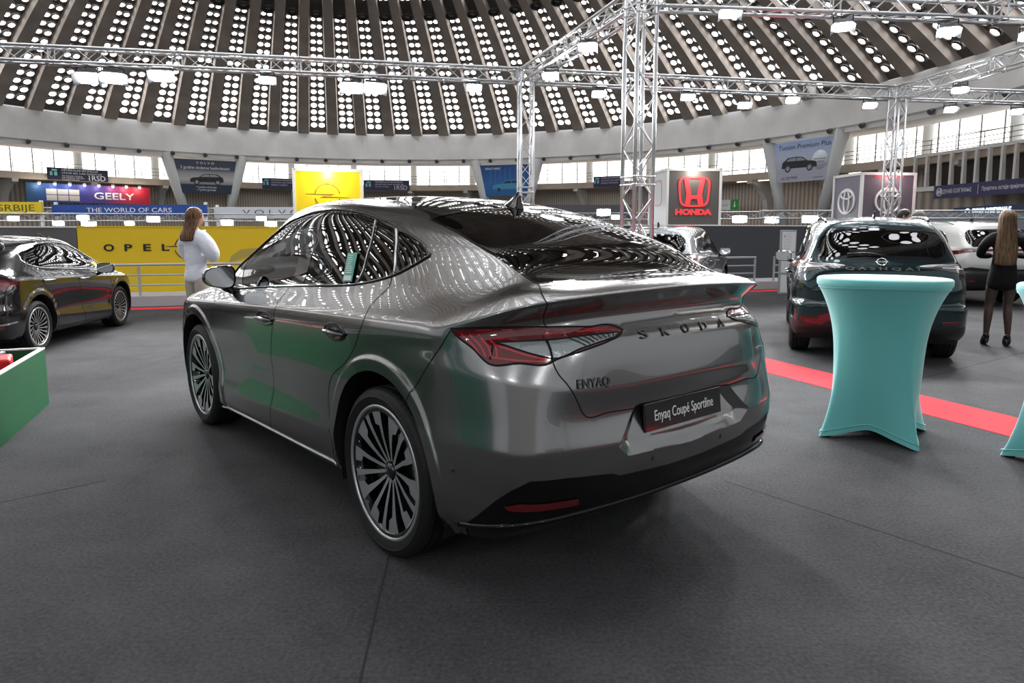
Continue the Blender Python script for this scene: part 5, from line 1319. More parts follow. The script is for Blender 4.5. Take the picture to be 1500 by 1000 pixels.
fl = [((-7.09, 11.87, 4.02), 'left floodlight of the paired lamps under the long left truss', (-6, 6, 0), 0),
      ((-6.70, 11.93, 4.03), 'right floodlight of the paired lamps under the long left truss', (-4, 7, 0), 1),
      ((-5.96, 12.09, 4.10), 'lone floodlight just right of the paired lamps under the long left truss', (-4, 5, 0), 1),
      ((-4.28, 12.42, 4.10), 'floodlight under the long left truss above the yellow emblem cube', (-2, 5, 0), 1),
      ((-2.87, 12.71, 4.03), 'left floodlight of the large paired lamps above the coupe windscreen', (-1, 4, 0), 1),
      ((-2.48, 12.77, 4.04), 'right floodlight of the large paired lamps above the coupe windscreen', (1, 5, 0), 0),
      ((-.71, 13.14, 4.12), 'last floodlight under the long left truss before the slim tower', (1, 4, 0), 1),
      ((1.67, 13.62, 4.10), 'floodlight under the middle truss just left of the thick tower', (2, 6, 0), 1),
      ((3.47, 13.98, 4.11), 'floodlight under the middle truss just right of the thick tower', (3, 6, 0), 1),
      ((4.68, 14.23, 4.00), 'low wide floodlight under the middle truss above the letter cube', (4, 7, 0), 1),
      ((5.72, 14.44, 4.14), 'floodlight under the middle truss above the car poster', (5, 7, 0), 1),
      ((7.49, 14.80, 4.10), 'last floodlight under the middle truss before the right hand tower', (6, 8, 0), 1),
      ((9.39, 15.12, 4.07), 'floodlight under the level truss right of the right hand tower', (8, 9, 0), 1),
      ((11.0, 15.36, 4.07), 'floodlight at the right edge under the level truss', (9, 10, 0), 0),
      ((8.35, 13.2, 4.09), 'floodlight under the rising truss near the right hand tower', (6, 9, 0), 1),
      ((4.29, 9.28, 4.10), 'floodlight with open flaps on the top right truss, left of its pair', (3, 6, 0), 1),
      ((5.75, 9.43, 4.08), 'floodlight with open flaps on the top right truss, second in the row', (4, 5, 0), 1),
      ((6.92, 9.55, 4.06), 'floodlight on the top right truss cut by the right edge', (5, 5, 0), 1),
      ((2.77, 9.12, 4.22), 'floodlight on the top right truss close beside the thick tower', (2, 5, 0), 0),
      ((1.10, 10.33, 4.12), 'upper floodlight with silver flaps under the slanting truss', (0, 5, 0), 1),
      ((.66, 12.0, 4.08), 'lower floodlight with silver flaps under the slanting truss', (-1, 5, 0), 1)]
for p, lab, aim, on in fl:
    big = 'large' in lab or 'paired' in lab
    flood(p, lab, aim, size=.98 if big else .68, power=on * (FLOODW if not big else FLOODW * 1.5), hang=ZT - .145 - p[2])
# unseen truss and floodlights added behind the camera for light and reflections
truss((-7.5, -3.2, ZT), (7.5, -3.2, ZT), 'unseen silver truss added behind the camera to carry floodlights')
for i, x in enumerate((-5.6, -2.0, 2.0, 5.6)):
    flood((x, -3.2, 4.05), 'added floodlight %s on the unseen truss behind the camera' % ('one two three four'.split()[i]), (x * .6, 4, 0), size=.85, power=FLOODW * .12, hang=ZT - .145 - 4.05, clamp=True)
for x in (-7.5, 7.5): tower((x, -3.2), 'added truss tower carrying the %s end of the unseen truss behind the camera' % ('left' if x < 0 else 'right'))
# ---------------------------------------------------------------- ledge, railings, booth walls, emblem cubes, banners
M_LEDGE = mat('ledge_grey', (0.42, 0.42, 0.44), 0.8, noise=(2, .06, 4))
M_YELLOW = mat('booth_yellow', (0.72, 0.50, 0.012), 0.55)
M_YELLOWBOX = mat('cube_yellow', (0.95, 0.70, 0.01), 0.5)
M_DARKWALL = mat('booth_charcoal', (0.045, 0.05, 0.058), 0.6)
M_GREYWALL = mat('booth_grey', (0.10, 0.10, 0.10), 0.7, noise=(.6, .25, 3))
M_RAIL = mat('rail_grey', (0.42, 0.44, 0.46), 0.45, 0.3)
M_WHITE = mat('white_board', (0.78, 0.78, 0.78), 0.5)
M_FRAME = mat('white_frame', (0.80, 0.80, 0.79), 0.4)
M_NAVY = mat('banner_navy', (0.018, 0.022, 0.055), 0.6)
M_PURPLE = mat('banner_purple', (0.05, 0.045, 0.12), 0.6)
M_MINT = mat('mint_print', (0.25, 0.62, 0.55), 0.5)
def nxt(base, k=[20]): k[0] += 1; return '%s_%d' % (base, k[0])
u = Vector((25, 7.6, 0)).normalized(); nn = Vector((-u.y, u.x, 0))     # direction of the ledge, and away from the viewer
O_ = Vector((-12, 12.15, 0))
def along(s, o, z): p = O_ + u * s + nn * o; return Vector((p.x, p.y, z))
def sof(x): return (x + 12) / u.x
def sow(x): return (x + 12 - nn.x * 1.13) / u.x
def lbox(name, s0, s1, o0, o1, z0, z1, m):
    mb = MB(); V = [along(s, o, z) for z in (z0, z1) for s, o in ((s0, o0), (s1, o0), (s1, o1), (s0, o1))]
    mb.add(V, [(3, 2, 1, 0), (4, 5, 6, 7), (0, 1, 5, 4), (1, 2, 6, 5), (2, 3, 7, 6), (3, 0, 4, 7)]); return mb
struct(lbox('l', 0, 26, 0, 3.2, 0, .2, None).build('floor_ledge', M_LEDGE))
# booth walls
def wallthing(name, s0, s1, o, z1, m, label, th=.08):
    w = empty(name, along(s0, o, .2), atan2(u.y, u.x), label, 'wall panel')
    mb = MB(); mb.box(((s1 - s0) / 2, th / 2, (z1 - .2) / 2), (s1 - s0, th, z1 - .2)); mb.build('panel', m, w, bevel=.004)
    mb = MB(); mb.box(((s1 - s0) / 2, th / 2, z1 - .2 + .012), (s1 - s0, th + .02, .024)); mb.build('top_rail', M_FRAME if m is not M_YELLOW else m, w)
    return w
OFF = 1.13
sO = sow(-8.97)
opel = wallthing('yellow_booth_wall', sO, sow(-1.2), OFF, 1.57, M_YELLOW, 'long low yellow booth wall with black letters behind the railing')
wallthing('grey_booth_wall', sow(-13.8), sO - .02, OFF, 1.56, M_GREYWALL, 'dark grey booth wall with gold squiggles behind the black car')
dark = wallthing('charcoal_booth_wall', sof(-.9), sof(16), OFF + .1, 1.64, M_DARKWALL, 'long charcoal booth wall with a white top edge behind the railing')
# letters and emblem on the yellow wall
def onwall(w, s, z, z0=.2): return frame((s, -.004, z - z0), (1, 0, 0), (0, 0, 1))
for ch, x in zip('OPEL', (-8.43, -8.08, -7.74, -7.40)):
    text('wall_letter', ch, .20, onwall(opel, sow(x) - sO, 1.135), M_INK, opel, .004, width=.20 if ch == 'O' else .15, bold=.006)
def opel_mark(parent, M, R, m):
    mb = MB(); n = 48
    mb.tube([M @ Vector((R * cos(a), R * sin(a), 0)) for a in np.linspace(radians(12), radians(168), n)], R * .045, 6)
    mb.tube([M @ Vector((R * cos(a), R * sin(a), 0)) for a in np.linspace(radians(192), radians(348), n)], R * .045, 6)
    t = R * .07
    for sg in (1, -1):
        P = [(-1.75, .16), (.62, .16), (.30, .02), (-1.75, .13)]
        mb.prism([(sg * x * R, sg * y * R) for x, y in P], -.002, .003, M)
    return mb.build('emblem', m, parent, merge=False)
opel_mark(opel, onwall(opel, sow(-7.0) - sO, 1.135), .24, M_INK)
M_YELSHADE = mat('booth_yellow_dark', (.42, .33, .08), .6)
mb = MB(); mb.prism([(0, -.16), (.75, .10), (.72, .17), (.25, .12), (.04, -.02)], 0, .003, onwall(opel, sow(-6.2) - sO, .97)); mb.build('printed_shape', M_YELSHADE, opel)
gw = [o for o in COL.objects if o.name.startswith('grey_booth_wall')][0]
M_GOLD = mat('gold_print', (.45, .36, .14), .4, .6)
for j in range(3):
    random.seed(20 + j); mb = MB()
    pts = [Vector((sof(-9.65 + .13 * j) - sof(-13.8) + .12 * sin(t * 2.1 + j) + .03 * t, -.006, 1.12 + .12 * cos(t * 1.7 + j * 2) - .04 * t)) for t in np.linspace(0, 6, 40)]
    mb.tube(pts, .006, 5); mb.build('gold_squiggle', M_GOLD, gw)
# railings on the ledge
def railing(s0, s1, label, o=.21):
    r = empty('guard_railing', along(s0, o, .2), atan2(u.y, u.x), label, 'railing'); L = s1 - s0
    for z, rad in ((.62, .028), (.41, .018), (.21, .018)):
        mb = MB(); mb.tube([(0, 0, z), (L, 0, z)], rad, 8); mb.build('rail', M_RAIL, r)
    n = max(1, round(L / 1.36)); 
    for i in range(n + 1):
        mb = MB(); mb.box((min(max(.02, L * i / n), L - .02), .0, .31), (.05, .03, .62)); mb.build('post', M_RAIL, r)
railing(sof(-11.52), sof(-3.3), 'grey three-bar guard railing in front of the yellow wall')
railing(sof(-2.6), sof(6.42), 'grey three-bar guard railing in front of the charcoal wall')
railing(sof(6.95), sof(15), 'grey three-bar guard railing behind the cars on the right')
# information totem
t = empty('information_totem', (6.56, 16.4, 0), .25, 'slim white information totem with three sheets left of the teal car', 'sign')
mb = MB(); mb.box((0, 0, .76), (.42, .06, 1.52)); mb.build('frame', mat('totem_grey', (.35, .37, .39), .4), t, bevel=.01)
for z, h in ((1.245, .46), (.745, .46), (.25, .42)):
    mb = MB(); mb.box((0, -.034, z), (.36, .006, h)); sh = mb.build('sheet', M_WHITE, t)
    mb = MB(); random.seed(int(z * 100))
    if h == .42: mb.prism([(-.04, -.05), (.07, -.05), (.05, .0)], 0, .002, frame((0.03, -.038, z), (1, 0, 0), (0, 0, 1)))
    else:
        for k in range(9): mb.box((-.03 + random.uniform(-.02, .0), -.038, z + h / 2 - .05 - .042 * k), (.24 * random.uniform(.7, 1), .001, .008))
        mb.box((-.12, -.038, z + h / 2 - .1), (.05, .001, .05))
    mb.build('print', mat('print_grey', (.45, .46, .5), .6), sh)

# emblem cubes
M_HONDAGREY = mat('cube_grey', (.115, .105, .10), .5); M_TOYO = mat('cube_mauve', (.20, .185, .235), .5); M_TOYO2 = mat('cube_mauve_dark', (.13, .11, .135), .5)
M_LITRED = mat('emblem_red', (.85, .06, .07), .4, emit=(1, .06, .07), estr=.35)
M_LITWHITE = mat('emblem_white', (.85, .85, .83), .4)
def cube(name, corner, rz, w, d, z0, z1, mf, ms, label, side_left=True):
    """corner = front left bottom corner on plan; front along local x, sides along local y"""
    c = empty(name, (corner[0], corner[1], 0), rz, label, 'sign cube'); h = z1 - z0
    mb = MB(); mb.box((w / 2, .01, (z0 + z1) / 2), (w, .04, h)); mb.build('front_panel', mf, c)
    mb = MB(); mb.box((.01, d / 2, (z0 + z1) / 2), (.04, d, h)); mb.build('side_panel', ms, c)
    mb = MB(); mb.box((w - .01, d / 2, (z0 + z1) / 2), (.04, d, h)); mb.build('side_panel', ms, c)
    mb = MB(); mb.box((w / 2, d - .01, (z0 + z1) / 2), (w, .04, h)); mb.build('back_panel', ms, c)
    mb = MB(); e = .09
    for x, y in ((0, 0), (w, 0), (0, d), (w, d)): mb.box((x, y, (z0 + z1) / 2), (e, e, h + e))
    for z in (z0, z1):
        for y in (0, d): mb.box((w / 2, y, z), (w, e, e))
        for x in (0, w): mb.box((x, d / 2, z), (e, d, e))
    mb.build('frame', M_FRAME, c)
    mb = MB(); mb.box((w / 2, d / 2, z0 / 2), (w * .8, d * .8, z0)); mb.build('plinth', M_WHITE, c)
    return c
def lampon(c, x, z, col=(1, .95, .85), en=25, y=-.35, nme='cube_lamp'):
    mb = MB(); mb.tube([(x, -.02, z), (x, y, z + .04)], .015, 6); mb.lathe([(0, -.05), (.05, -.05), (.08, .05), (0, .05)], 14, Matrix.Translation((x, y, z + .02))); a = mb.build(nme, M_FRAME, c, merge=False)
    mb = MB(); mb.ball((x, y, z - .05), .055, 12, 8); mb.build('bulb', emis('warm_bulb', (1, .93, .8), 14), a)
    l = bpy.data.lights.new('cube_light', 'POINT'); l.energy = en; l.color = col; l.shadow_soft_size = .05
    lo = bpy.data.objects.new('cube_light', l); COL.objects.link(lo); lo.parent = c; lo.location = (x, y - .02, z - .14)
hc = cube('letter_cube', (5.80, 26), .10, 2.05, 2.2, 1.72, 3.80, M_HONDAGREY, M_WHITE, 'grey sign cube with glowing red H emblem and white frame')
Mh = frame((1.03, -.014, 2.98), (1, 0, 0), (0, 0, 1))
def sq_ring(pts_o, pts_i, M, z0, z1, mb):
    n = len(pts_o); V = [M @ Vector((x, y, z)) for z in (z0, z1) for P in (pts_o, pts_i) for x, y in P]
    for i in range(n):
        j = (i + 1) % n
        mb.add([V[i], V[j], V[n + j], V[n + i], V[2*n + i], V[2*n + j], V[3*n + j], V[3*n + i]], [(0, 3, 2, 1), (4, 5, 6, 7), (0, 1, 5, 4), (2, 3, 7, 6)])
def superell(a, b, e, n=48, tz=0.0):
    out = []
    for k in range(n):
        t = 2 * pi * k / n; c, s = cos(t), sin(t)
        x = a * abs(c) ** e * (1 if c >= 0 else -1); y = b * abs(s) ** e * (1 if s >= 0 else -1); out.append((x * (1 + tz * y / b), y))
    return out
mb = MB(); sq_ring(superell(.60, .56, .42, tz=.08), superell(.53, .49, .42, tz=.08), Mh, 0, .03, mb)
for sg in (1, -1):
    mb.prism([(sg * x, y) for x, y in [(.42, .50), (.20, .50), (.19, .30), (.12, -.12), (.0, -.14), (.0, -.26), (.11, -.27), (.17, -.50), (.36, -.50), (.30, -.1)]][::sg], 0, .03, Mh)
mb.build('emblem', M_LITRED, hc, merge=False)
text('emblem_letters', 'HONDA', .28, Mh @ Matrix.Translation((0, -.76, .01)), M_LITRED, hc, .012, width=1.42, bold=.018)
Mhs = frame((-.014, 1.1, 2.98), (0, -1, 0), (0, 0, 1))
mb = MB(); sq_ring(superell(.50, .50, .42), superell(.43, .43, .42), Mhs, 0, .01, mb); mb.build('side_emblem', mat('emblem_faint', (.75, .45, .46), .5), hc)
lampon(hc, 1.02, 3.86, (1, .93, .8), 45)
oc = cube('yellow_cube', (-6.82, 21.8), .27, 2.08, 1.4, 1.40, 3.42, M_YELLOWBOX, M_YELLOWBOX, 'bright yellow sign cube in a white frame above the coupe roof')
opel_mark(oc, frame((1.0, -.014, 2.62), (1, 0, 0), (0, 0, 1)), .38, mat('emblem_brown', (.30, .17, .02), .5))
lampon(oc, 1.03, 3.46, (1, .95, .8), 60)
tc_ = cube('emblem_cube', (12.0, 23.9), .12, 1.95, 1.6, 1.5, 3.47, M_TOYO2, M_TOYO, 'mauve sign cube with white oval ring emblems behind the right truss tower')
def toyota(M, parent, R):
    mb = MB()
    def el(a, b, cx, cy, w): mb.tube([M @ Vector((cx + a * cos(t), cy + b * sin(t), .01)) for t in np.linspace(0, 2 * pi, 41)[:-1]], w, 6, closed=True)
    el(R, R * .92, 0, 0, R * .085); el(R * .33, R * .84, 0, 0, R * .07); el(R * .72, R * .30, 0, R * .52, R * .07)
    mb.build('emblem', M_LITWHITE, parent, merge=False)
toyota(frame((.98, -.014, 2.55), (1, 0, 0), (0, 0, 1)), tc_, .46)
toyota(frame((-.014, .8, 2.55), (0, -1, 0), (0, 0, 1)), tc_, .46)
M_REDGLOW = mat('red_header', (.6, .05, .06), .5)
mb = MB(); mb.box((.98, -.016, 3.39), (1.1, .006, .08)); mb.build('header', M_REDGLOW, tc_)
lampon(tc_, 1.1, 3.5, (1, .6, .6), 30)

# V-shaped columns between ring and floor, posters stretched between them
vc = None
for cdeg in (123.0, 75.5, 28.2):
    for sg in (1, -1):
        p1 = ring(43.6, cdeg + sg * 5.2, 10.0); p0 = ring(43.8, cdeg + sg * 1.9, 0)
        mb = MB(); d = (p1 - p0).normalized(); mb.tube([p0 - d * .0, p1 + d * .4], [.42, .62], 12); struct(mb.build('column_slanted', M_GREYC))
def poster(name, r, d0, d1, zt, zb, m, label, inset=0.0, th=.05, cat='banner', group=None):
    """flat banner whose top spans bearings d0 (viewer's left) to d1; inset narrows its foot"""
    pl, pr = ring(r, d0, zt), ring(r, d1, zt); w = (pr - pl).length; h = zt - zb; x = (pr - pl).normalized()
    p = empty(name, (pl + pr) / 2 - Vector((0, 0, h / 2)), atan2(x.y, x.x), label, cat, group)
    mb = MB(); mb.prism([(-w / 2 + inset, -h / 2), (w / 2 - inset, -h / 2), (w / 2, h / 2), (-w / 2, h / 2)], -th, 0, frame((0, 0, 0), (1, 0, 0), (0, 0, 1)))
    mb.build('panel', m, p); p['wh'] = (w, h); return p, w, h
def pf(x, y, o=.004): return frame((x, -o, y), (1, 0, 0), (0, 0, 1))
def grad_mat(name, stops, axis='X', w=1.0):
    m = mat(name, (1, 1, 1), .55); nt = m.node_tree; b = nt.nodes['Principled BSDF']
    tc = nt.nodes.new('ShaderNodeTexCoord'); s = nt.nodes.new('ShaderNodeSeparateXYZ'); nt.links.new(tc.outputs['Generated'], s.inputs[0])
    r = nt.nodes.new('ShaderNodeValToRGB'); els = r.color_ramp.elements
    els[0].position = stops[0][0]; els[0].color = (*stops[0][1], 1); els[1].position = stops[-1][0]; els[1].color = (*stops[-1][1], 1)
    for q, c in stops[1:-1]: e = els.new(q); e.color = (*c, 1)
    nt.links.new(s.outputs[axis], r.inputs['Fac']); nt.links.new(r.outputs['Color'], b.inputs['Base Color']); return m
def car_print(parent, cx, cy, L, m, m2, o=.006, flip=1):
    """side view of a car as printed artwork"""
    F0 = pf(cx, cy, o) @ Matrix.Diagonal((flip, 1, 1, 1))
    mb = MB(); mb.prism([(x * L, y * L) for x, y in [(-.5, .06), (-.48, .17), (-.40, .20), (-.24, .215), (-.10, .31), (.08, .33), (.32, .32), (.44, .24), (.49, .20), (.5, .07)]], 0, .003, F0)
    for x in (-.30, .32): mb.lathe([(0, .0035), (.082 * L, .0035), (.082 * L, 0)], 20, F0 @ Matrix.Translation((x * L, .06 * L, 0)))
    a = mb.build('printed_car', m, parent, merge=False)
    mb = MB(); mb.prism([(x * L, y * L) for x, y in [(-.19, .225), (-.09, .292), (.07, .31), (.08, .23)]], .003, .004, F0); mb.prism([(x * L, y * L) for x, y in [(.10, .23), (.09, .31), (.28, .30), (.38, .24)]], .003, .004, F0)
    for x in (-.30, .32): mb.lathe([(0, .0045), (.055 * L, .0045)], 20, F0 @ Matrix.Translation((x * L, .06 * L, 0)), smooth=False)
    mb.build('printed_windows', m2, parent, merge=False)
M_PCAR = mat('printed_black', (.015, .016, .02), .5); M_PGREY = mat('printed_grey', (.30, .31, .34), .5)
p, w, h = poster('car_poster', 43.3, 127.6, 118.6, 9.75, 5.95, grad_mat('volvo_ground', [(0, (.02, .035, .07)), (.26, (.02, .035, .07)), (.28, (.25, .24, .24)), (.42, (.5, .49, .49)), (.62, (.30, .31, .33)), (.72, (.055, .065, .10)), (1, (.045, .055, .09))], 'Z'), 'dark blue tapered poster with a black car between two slanted columns on the left', .75)
car_print(p, .1, -.85, 3.6, M_PCAR, M_PGREY)
text('poster_brand', 'V O L V O', .36, pf(0, h * .40), M_WHITEPRINT, p, .002, width=1.9)
text('poster_headline', '3 godine dodatne bezbrižnosti', .45, pf(0, h * .26), M_WHITEPRINT, p, .002, width=5.2)
text('poster_note', '• 3 godine održavanja', .30, pf(0, -h * .31), M_WHITEPRINT, p, .002, width=2.2)
text('poster_note', '• 5 godina garancije', .30, pf(0, -h * .39), M_WHITEPRINT, p, .002, width=2.0)
p, w, h = poster('car_poster', 43.3, 80.0, 70.6, 9.75, 5.95, grad_mat('renault_ground', [(0, (.02, .10, .28)), (.4, (.02, .12, .36)), (1, (.015, .06, .20))], 'Z'), 'blue tapered poster with a light blue car behind the slim tower', .75)
car_print(p, .2, -1.3, 4.2, mat('printed_blue', (.05, .26, .42), .5), mat('printed_navy', (.01, .04, .10), .5), flip=1)
text('poster_brand', 'RENAULT SYMBIOZ', .34, pf(-w * .26, h * .38), M_WHITEPRINT, p, .002, width=1.9)
mb = MB()
for k in range(9): mb.box((-w * .30 + .62 * k, -.003, .5 + .1 * (k % 3)), (.05, .002, 1.9))
mb.build('light_rays', mat('printed_rays', (.04, .20, .5), .5), p)
p, w, h = poster('car_poster', 43.2, 32.2, 23.2, 9.85, 6.15, grad_mat('tucson_ground', [(0, (.42, .42, .50)), (.25, (.40, .41, .50)), (.6, (.46, .52, .66)), (1, (.33, .45, .72))], 'Z'), 'pale blue poster of a dark car hanging under the ring beam on the right', .5)
car_print(p, -.45, -.85, 3.9, M_PCAR, M_PGREY, flip=-1)
text('poster_headline', 'Tucson Premium Plus', .62, pf(0, h * .36), M_NAVY, p, .002, width=5.7)
text('poster_price', 'od 28.990€', .40, pf(-w * .22, -h * .40), M_NAVY, p, .002, width=1.9)
text('poster_price', 'za gotovinu', .2, pf(w * .24, -h * .42), M_NAVY, p, .002, width=1.0)
mb = MB(); mb.lathe([(0, .003), (.85, .003), (.85, 0)], 32, pf(w * .26, -.05)); b_ = mb.build('price_bubble', mat('bubble_white', (.62, .66, .74), .5), p)
text('bubble_text', 'Garantovano', .2, pf(w * .26, .05, .009), M_NAVY, b_, .001, width=1.2); text('bubble_text', '5 godina', .2, pf(w * .26, -.2, .009), M_NAVY, b_, .001, width=.9)
# banners along the gallery edge
def sponsor(d0, d1, zt, zb, label, big, lines):
    p, w, h = poster('sponsor_banner', 45.3, d0, d1, zt, zb, M_NAVY if len(lines) > 3 else M_PURPLE, label)
    mb = MB(); s = h * .26; F0 = pf(-w * .40, h * .12)
    mb.prism([(-s, -s), (-s * .3, -s), (-s * .3, s * .2), (-s, s * .2)], 0, .003, F0); mb.prism([(-s * .5, s * .4), (s, s * .4), (s, s), (-s * .5, s)], 0, .003, F0); mb.prism([(.2 * s, -s), (s, -s), (s, .2 * s), (.2 * s, .2 * s)], 0, .003, F0)
    mb.build('emblem', M_MINT, p)
    y = h * .33
    for i, (s_, hh, ww, x, c) in enumerate(lines):
        text('banner_text', s_, hh, pf(x * w, y), c, p, .002, width=ww * w, align='LEFT'); y -= h * (.235 if i < 2 else .15)
    if big: text('banner_figure', big, h * .62, pf(w * .31, -h * .24), M_WHITEPRINT, p, .002, width=w * .28)
sponsor(142.6, 135.4, 8.15, 6.9, 'navy sponsor banner with large 1RSD figure on the left gallery edge', '1RSD', [('GENERALNI SPONZOR', .3, .6, -.27, M_WHITEPRINT), ('UNOR BG CAR SHOW 09', .26, .66, -.27, M_WHITEPRINT), ('ZA NOVA VOZILA', .16, .34, -.27, M_WHITEPRINT), ('UZ KASKO POLISU', .16, .36, -.27, M_WHITEPRINT), ('POPUST NA SVE', .16, .28, -.27, M_WHITEPRINT)])
sponsor(114.7, 109.4, 8.1, 6.85, 'small purple banner with a discount offer left of the yellow cube', None, [('GENERALNI SPONZOR', .24, .6, -.25, M_WHITEPRINT), ('UNOR BG CAR SHOW', .22, .62, -.25, M_WHITEPRINT), ('MESEC KASKO', .26, .45, -.25, M_WHITEPRINT)])
sponsor(99.3, 92.0, 8.1, 6.85, 'purple banner with small 1RSD figure right of the yellow cube', '1RSD', [('GENERALNI SPONZOR', .26, .6, -.25, M_WHITEPRINT), ('UNOR BG CAR SHOW 09', .22, .62, -.25, M_WHITEPRINT), ('ZA NOVA VOZILA', .2, .3, -.25, M_WHITEPRINT)])
sponsor(61.9, 56.9, 8.15, 6.9, 'dark purple discount banner just left of the thick tower', None, [('GENERALNI SPONZOR', .24, .62, -.25, M_WHITEPRINT), ('UNOR BG CAR SHOW', .22, .6, -.25, M_WHITEPRINT), ('KASKO POPUSTA', .26, .55, -.25, M_WHITEPRINT)])
p, w, h = poster('brand_banner', 45.2, 145.2, 130.3, 6.5, 4.6, grad_mat('geely_ground', [(0, (.03, .10, .22)), (.25, (.02, .06, .30)), (.6, (.08, .04, .22)), (.8, (.50, .03, .06)), (1, (.62, .02, .04))], 'X'), 'wide blue to red banner lit by a row of lamps on the left')
text('banner_letters', 'GEELY', 1.0, pf(w * .19, -h * .10), M_WHITEPRINT, p, .004, width=w * .34, bold=.015)
for i in range(3):
    for j in range(2):
        mb = MB(); mb.box((-w * .225 + (i - 1) * w * .087, -.006, -h * .10 + (j - .5) * h * .33), (w * .08, .008, h * .29)); mb.build('emblem_tile', mat('tile_cream', (.62, .56, .52), .5), p)
for i in range(8):
    x = -w / 2 + w * (.09 + .115 * i); mb = MB(); mb.tube([(x, 0, h / 2), (x, -.5, h / 2 + .05)], .03, 6); mb.lathe([(0, -.1), (.12, -.1), (.16, .08), (0, .08)], 12, Matrix.Translation((x, -.55, h / 2 + .05))); a = mb.build('banner_lamp', M_FRAME, p, merge=False)
    mb = MB(); mb.ball((x, -.55, h / 2 - .08), .13, 10, 6); mb.build('bulb', emis('warm_bulb', (1, .93, .8), 14), a)
    l = bpy.data.lights.new('banner_light', 'POINT'); l.energy = 28; l.shadow_soft_size = .1; l.color = (1, .95, .85); lo = bpy.data.objects.new('banner_light', l); COL.objects.link(lo); lo.parent = p; lo.location = (x, -.55, h / 2 - .3)
p, w, h = poster('insurance_banner', 44.8, 12.1, 1.0, 5.0, 4.03, M_PURPLE, 'long purple banner with white Cyrillic lettering under the right gallery')
text('banner_text', 'ДУНАВ ОСИГУРАЊЕ', .42, pf(-w * .23, 0), M_WHITEPRINT, p, .002, width=w * .32)
text('banner_text', 'Пријатељ остаје пријатељ', .38, pf(w * .25, 0), M_WHITEPRINT, p, .002, width=w * .42)
def dunav_mark(x, R, parent, y=0):
    mb = MB(); M = pf(x, y); mb.tube([M @ Vector((R * cos(a), R * sin(a), 0)) for a in np.linspace(0, 2 * pi, 33)[:-1]], R * .12, 6, closed=True)
    for k in (-.35, 0, .35): mb.tube([M @ Vector((t * R * .8, k * R + .22 * R * sin(t * 5), 0)) for t in np.linspace(-.8, .8, 12)], R * .1, 6)
    mb.build('emblem', M_WHITEPRINT, parent, merge=False)
dunav_mark(-w * .43, .28, p); mb = MB(); mb.box((0, -.004, 0), (.03, .006, h * .7)); mb.build('divider', M_WHITEPRINT, p)
p, w, h = poster('lit_sign', 40, 1.2, -9.5, 3.05, 2.4, mat('sign_navy', (.01, .03, .10), .4), 'dark blue lit sign with white lettering behind the long haired person', cat='sign')
M_LITBLUE = mat('lit_letters', (.7, .8, 1), .4, emit=(.55, .75, 1), estr=2.2)
text('sign_letters', 'ДУНАВ ОСИГУРАЊЕ', .46, pf(w * .02, 0), M_LITBLUE, p, .01, width=w * .5, bold=.02)
mb = MB(); mb.tube([pf(-w * .29, 0) @ Vector((.2 * cos(a), .2 * sin(a), 0)) for a in np.linspace(0, 2 * pi, 25)[:-1]], .05, 6, closed=True); mb.build('emblem', M_LITBLUE, p)
mb = MB(); mb.box((0, .1, -h / 2 - 1.2), (w, .1, 2.4)); mb.build('kiosk_wall', mat('kiosk_blue', (.02, .05, .14), .5), p)
p, w, h = poster('exit_sign', 46, 42.4, 39.6, 4.97, 3.89, M_WHITE, 'white and green exit sign right of the letter cube', cat='sign')
mb = MB(); mb.box((w * .28, -.006, 0), (w * .44, .01, h)); mb.build('green_panel', mat('exit_green', (.03, .33, .07), .5), p)
text('sign_text', 'exit', .5, pf(-w * .22, 0), mat('exit_grey', (.4, .4, .4), .5), p, .003, width=w * .3)
mb = MB(); mb.prism([(-.05, .3), (.05, .3), (.05, -.05), (.17, -.05), (0, -.3), (-.17, -.05), (-.05, -.05)], 0, .004, pf(w * .28, 0, .014)); mb.build('arrow', M_WHITEPRINT, p)
# far booths: signs and trusses across the hall
def far_sign(x0, x1, Y, z0, z1, m, label, txt=None, mt=None, hh=.4, tw=.7):
    s = empty('booth_sign', ((x0 + x1) / 2, Y, 0), 0, label, 'sign'); w = x1 - x0
    mb = MB(); mb.box((0, 0, (z0 + z1) / 2), (w, .1, z1 - z0)); mb.build('board', m, s)
    for sg in (-1, 1):
        mb = MB(); mb.box((sg * (w / 2 - .1), .1, z0 / 2 + .3), (.12, .1, z0 + .6)); mb.build('stand', M_FRAME, s)
    if txt: text('sign_text', txt, hh, frame((0, -.055, (z0 + z1) / 2), (1, 0, 0), (0, 0, 1)), mt or M_WHITEPRINT, s, .004, width=w * tw)
    return s
far_sign(-24.2, -20.3, 30, 2.25, 2.78, mat('sign_yellow', (.75, .55, .02), .5), 'yellow sign with dark lettering at the far left edge', 'AVEZ SRBIJE', mat('olive_print', (.12, .1, .02), .5), .4, .85)
far_sign(-20.2, -13.4, 30.5, 2.2, 2.68, mat('sign_blue', (.02, .07, .32), .5), 'long blue sign with white lettering below the blue to red banner', 'THE WORLD OF CARS', None, .28, .55)
far_sign(-13.3, -8.2, 31, 2.1, 2.6, mat('sign_white', (.6, .62, .66), .5), 'white booth sign with dark lettering behind the blouse wearer', 'V O L V O', mat('slate_print', (.1, .11, .13), .5), .34, .5)
far_sign(1.0, 6.2, 36, 2.1, 2.9, mat('sign_dark', (.07, .07, .08), .5), 'dark booth front with diamond emblem behind the roof antenna')
d = far_sign(-1.2, 1.0, 35, 1.5, 2.75, mat('sign_charcoal', (.05, .05, .055), .5), 'charcoal booth panel with white diamond emblem by the slim tower')
mb = MB(); Md = frame((.75, -.06, 2.15), (1, 0, 0), (0, 0, 1))
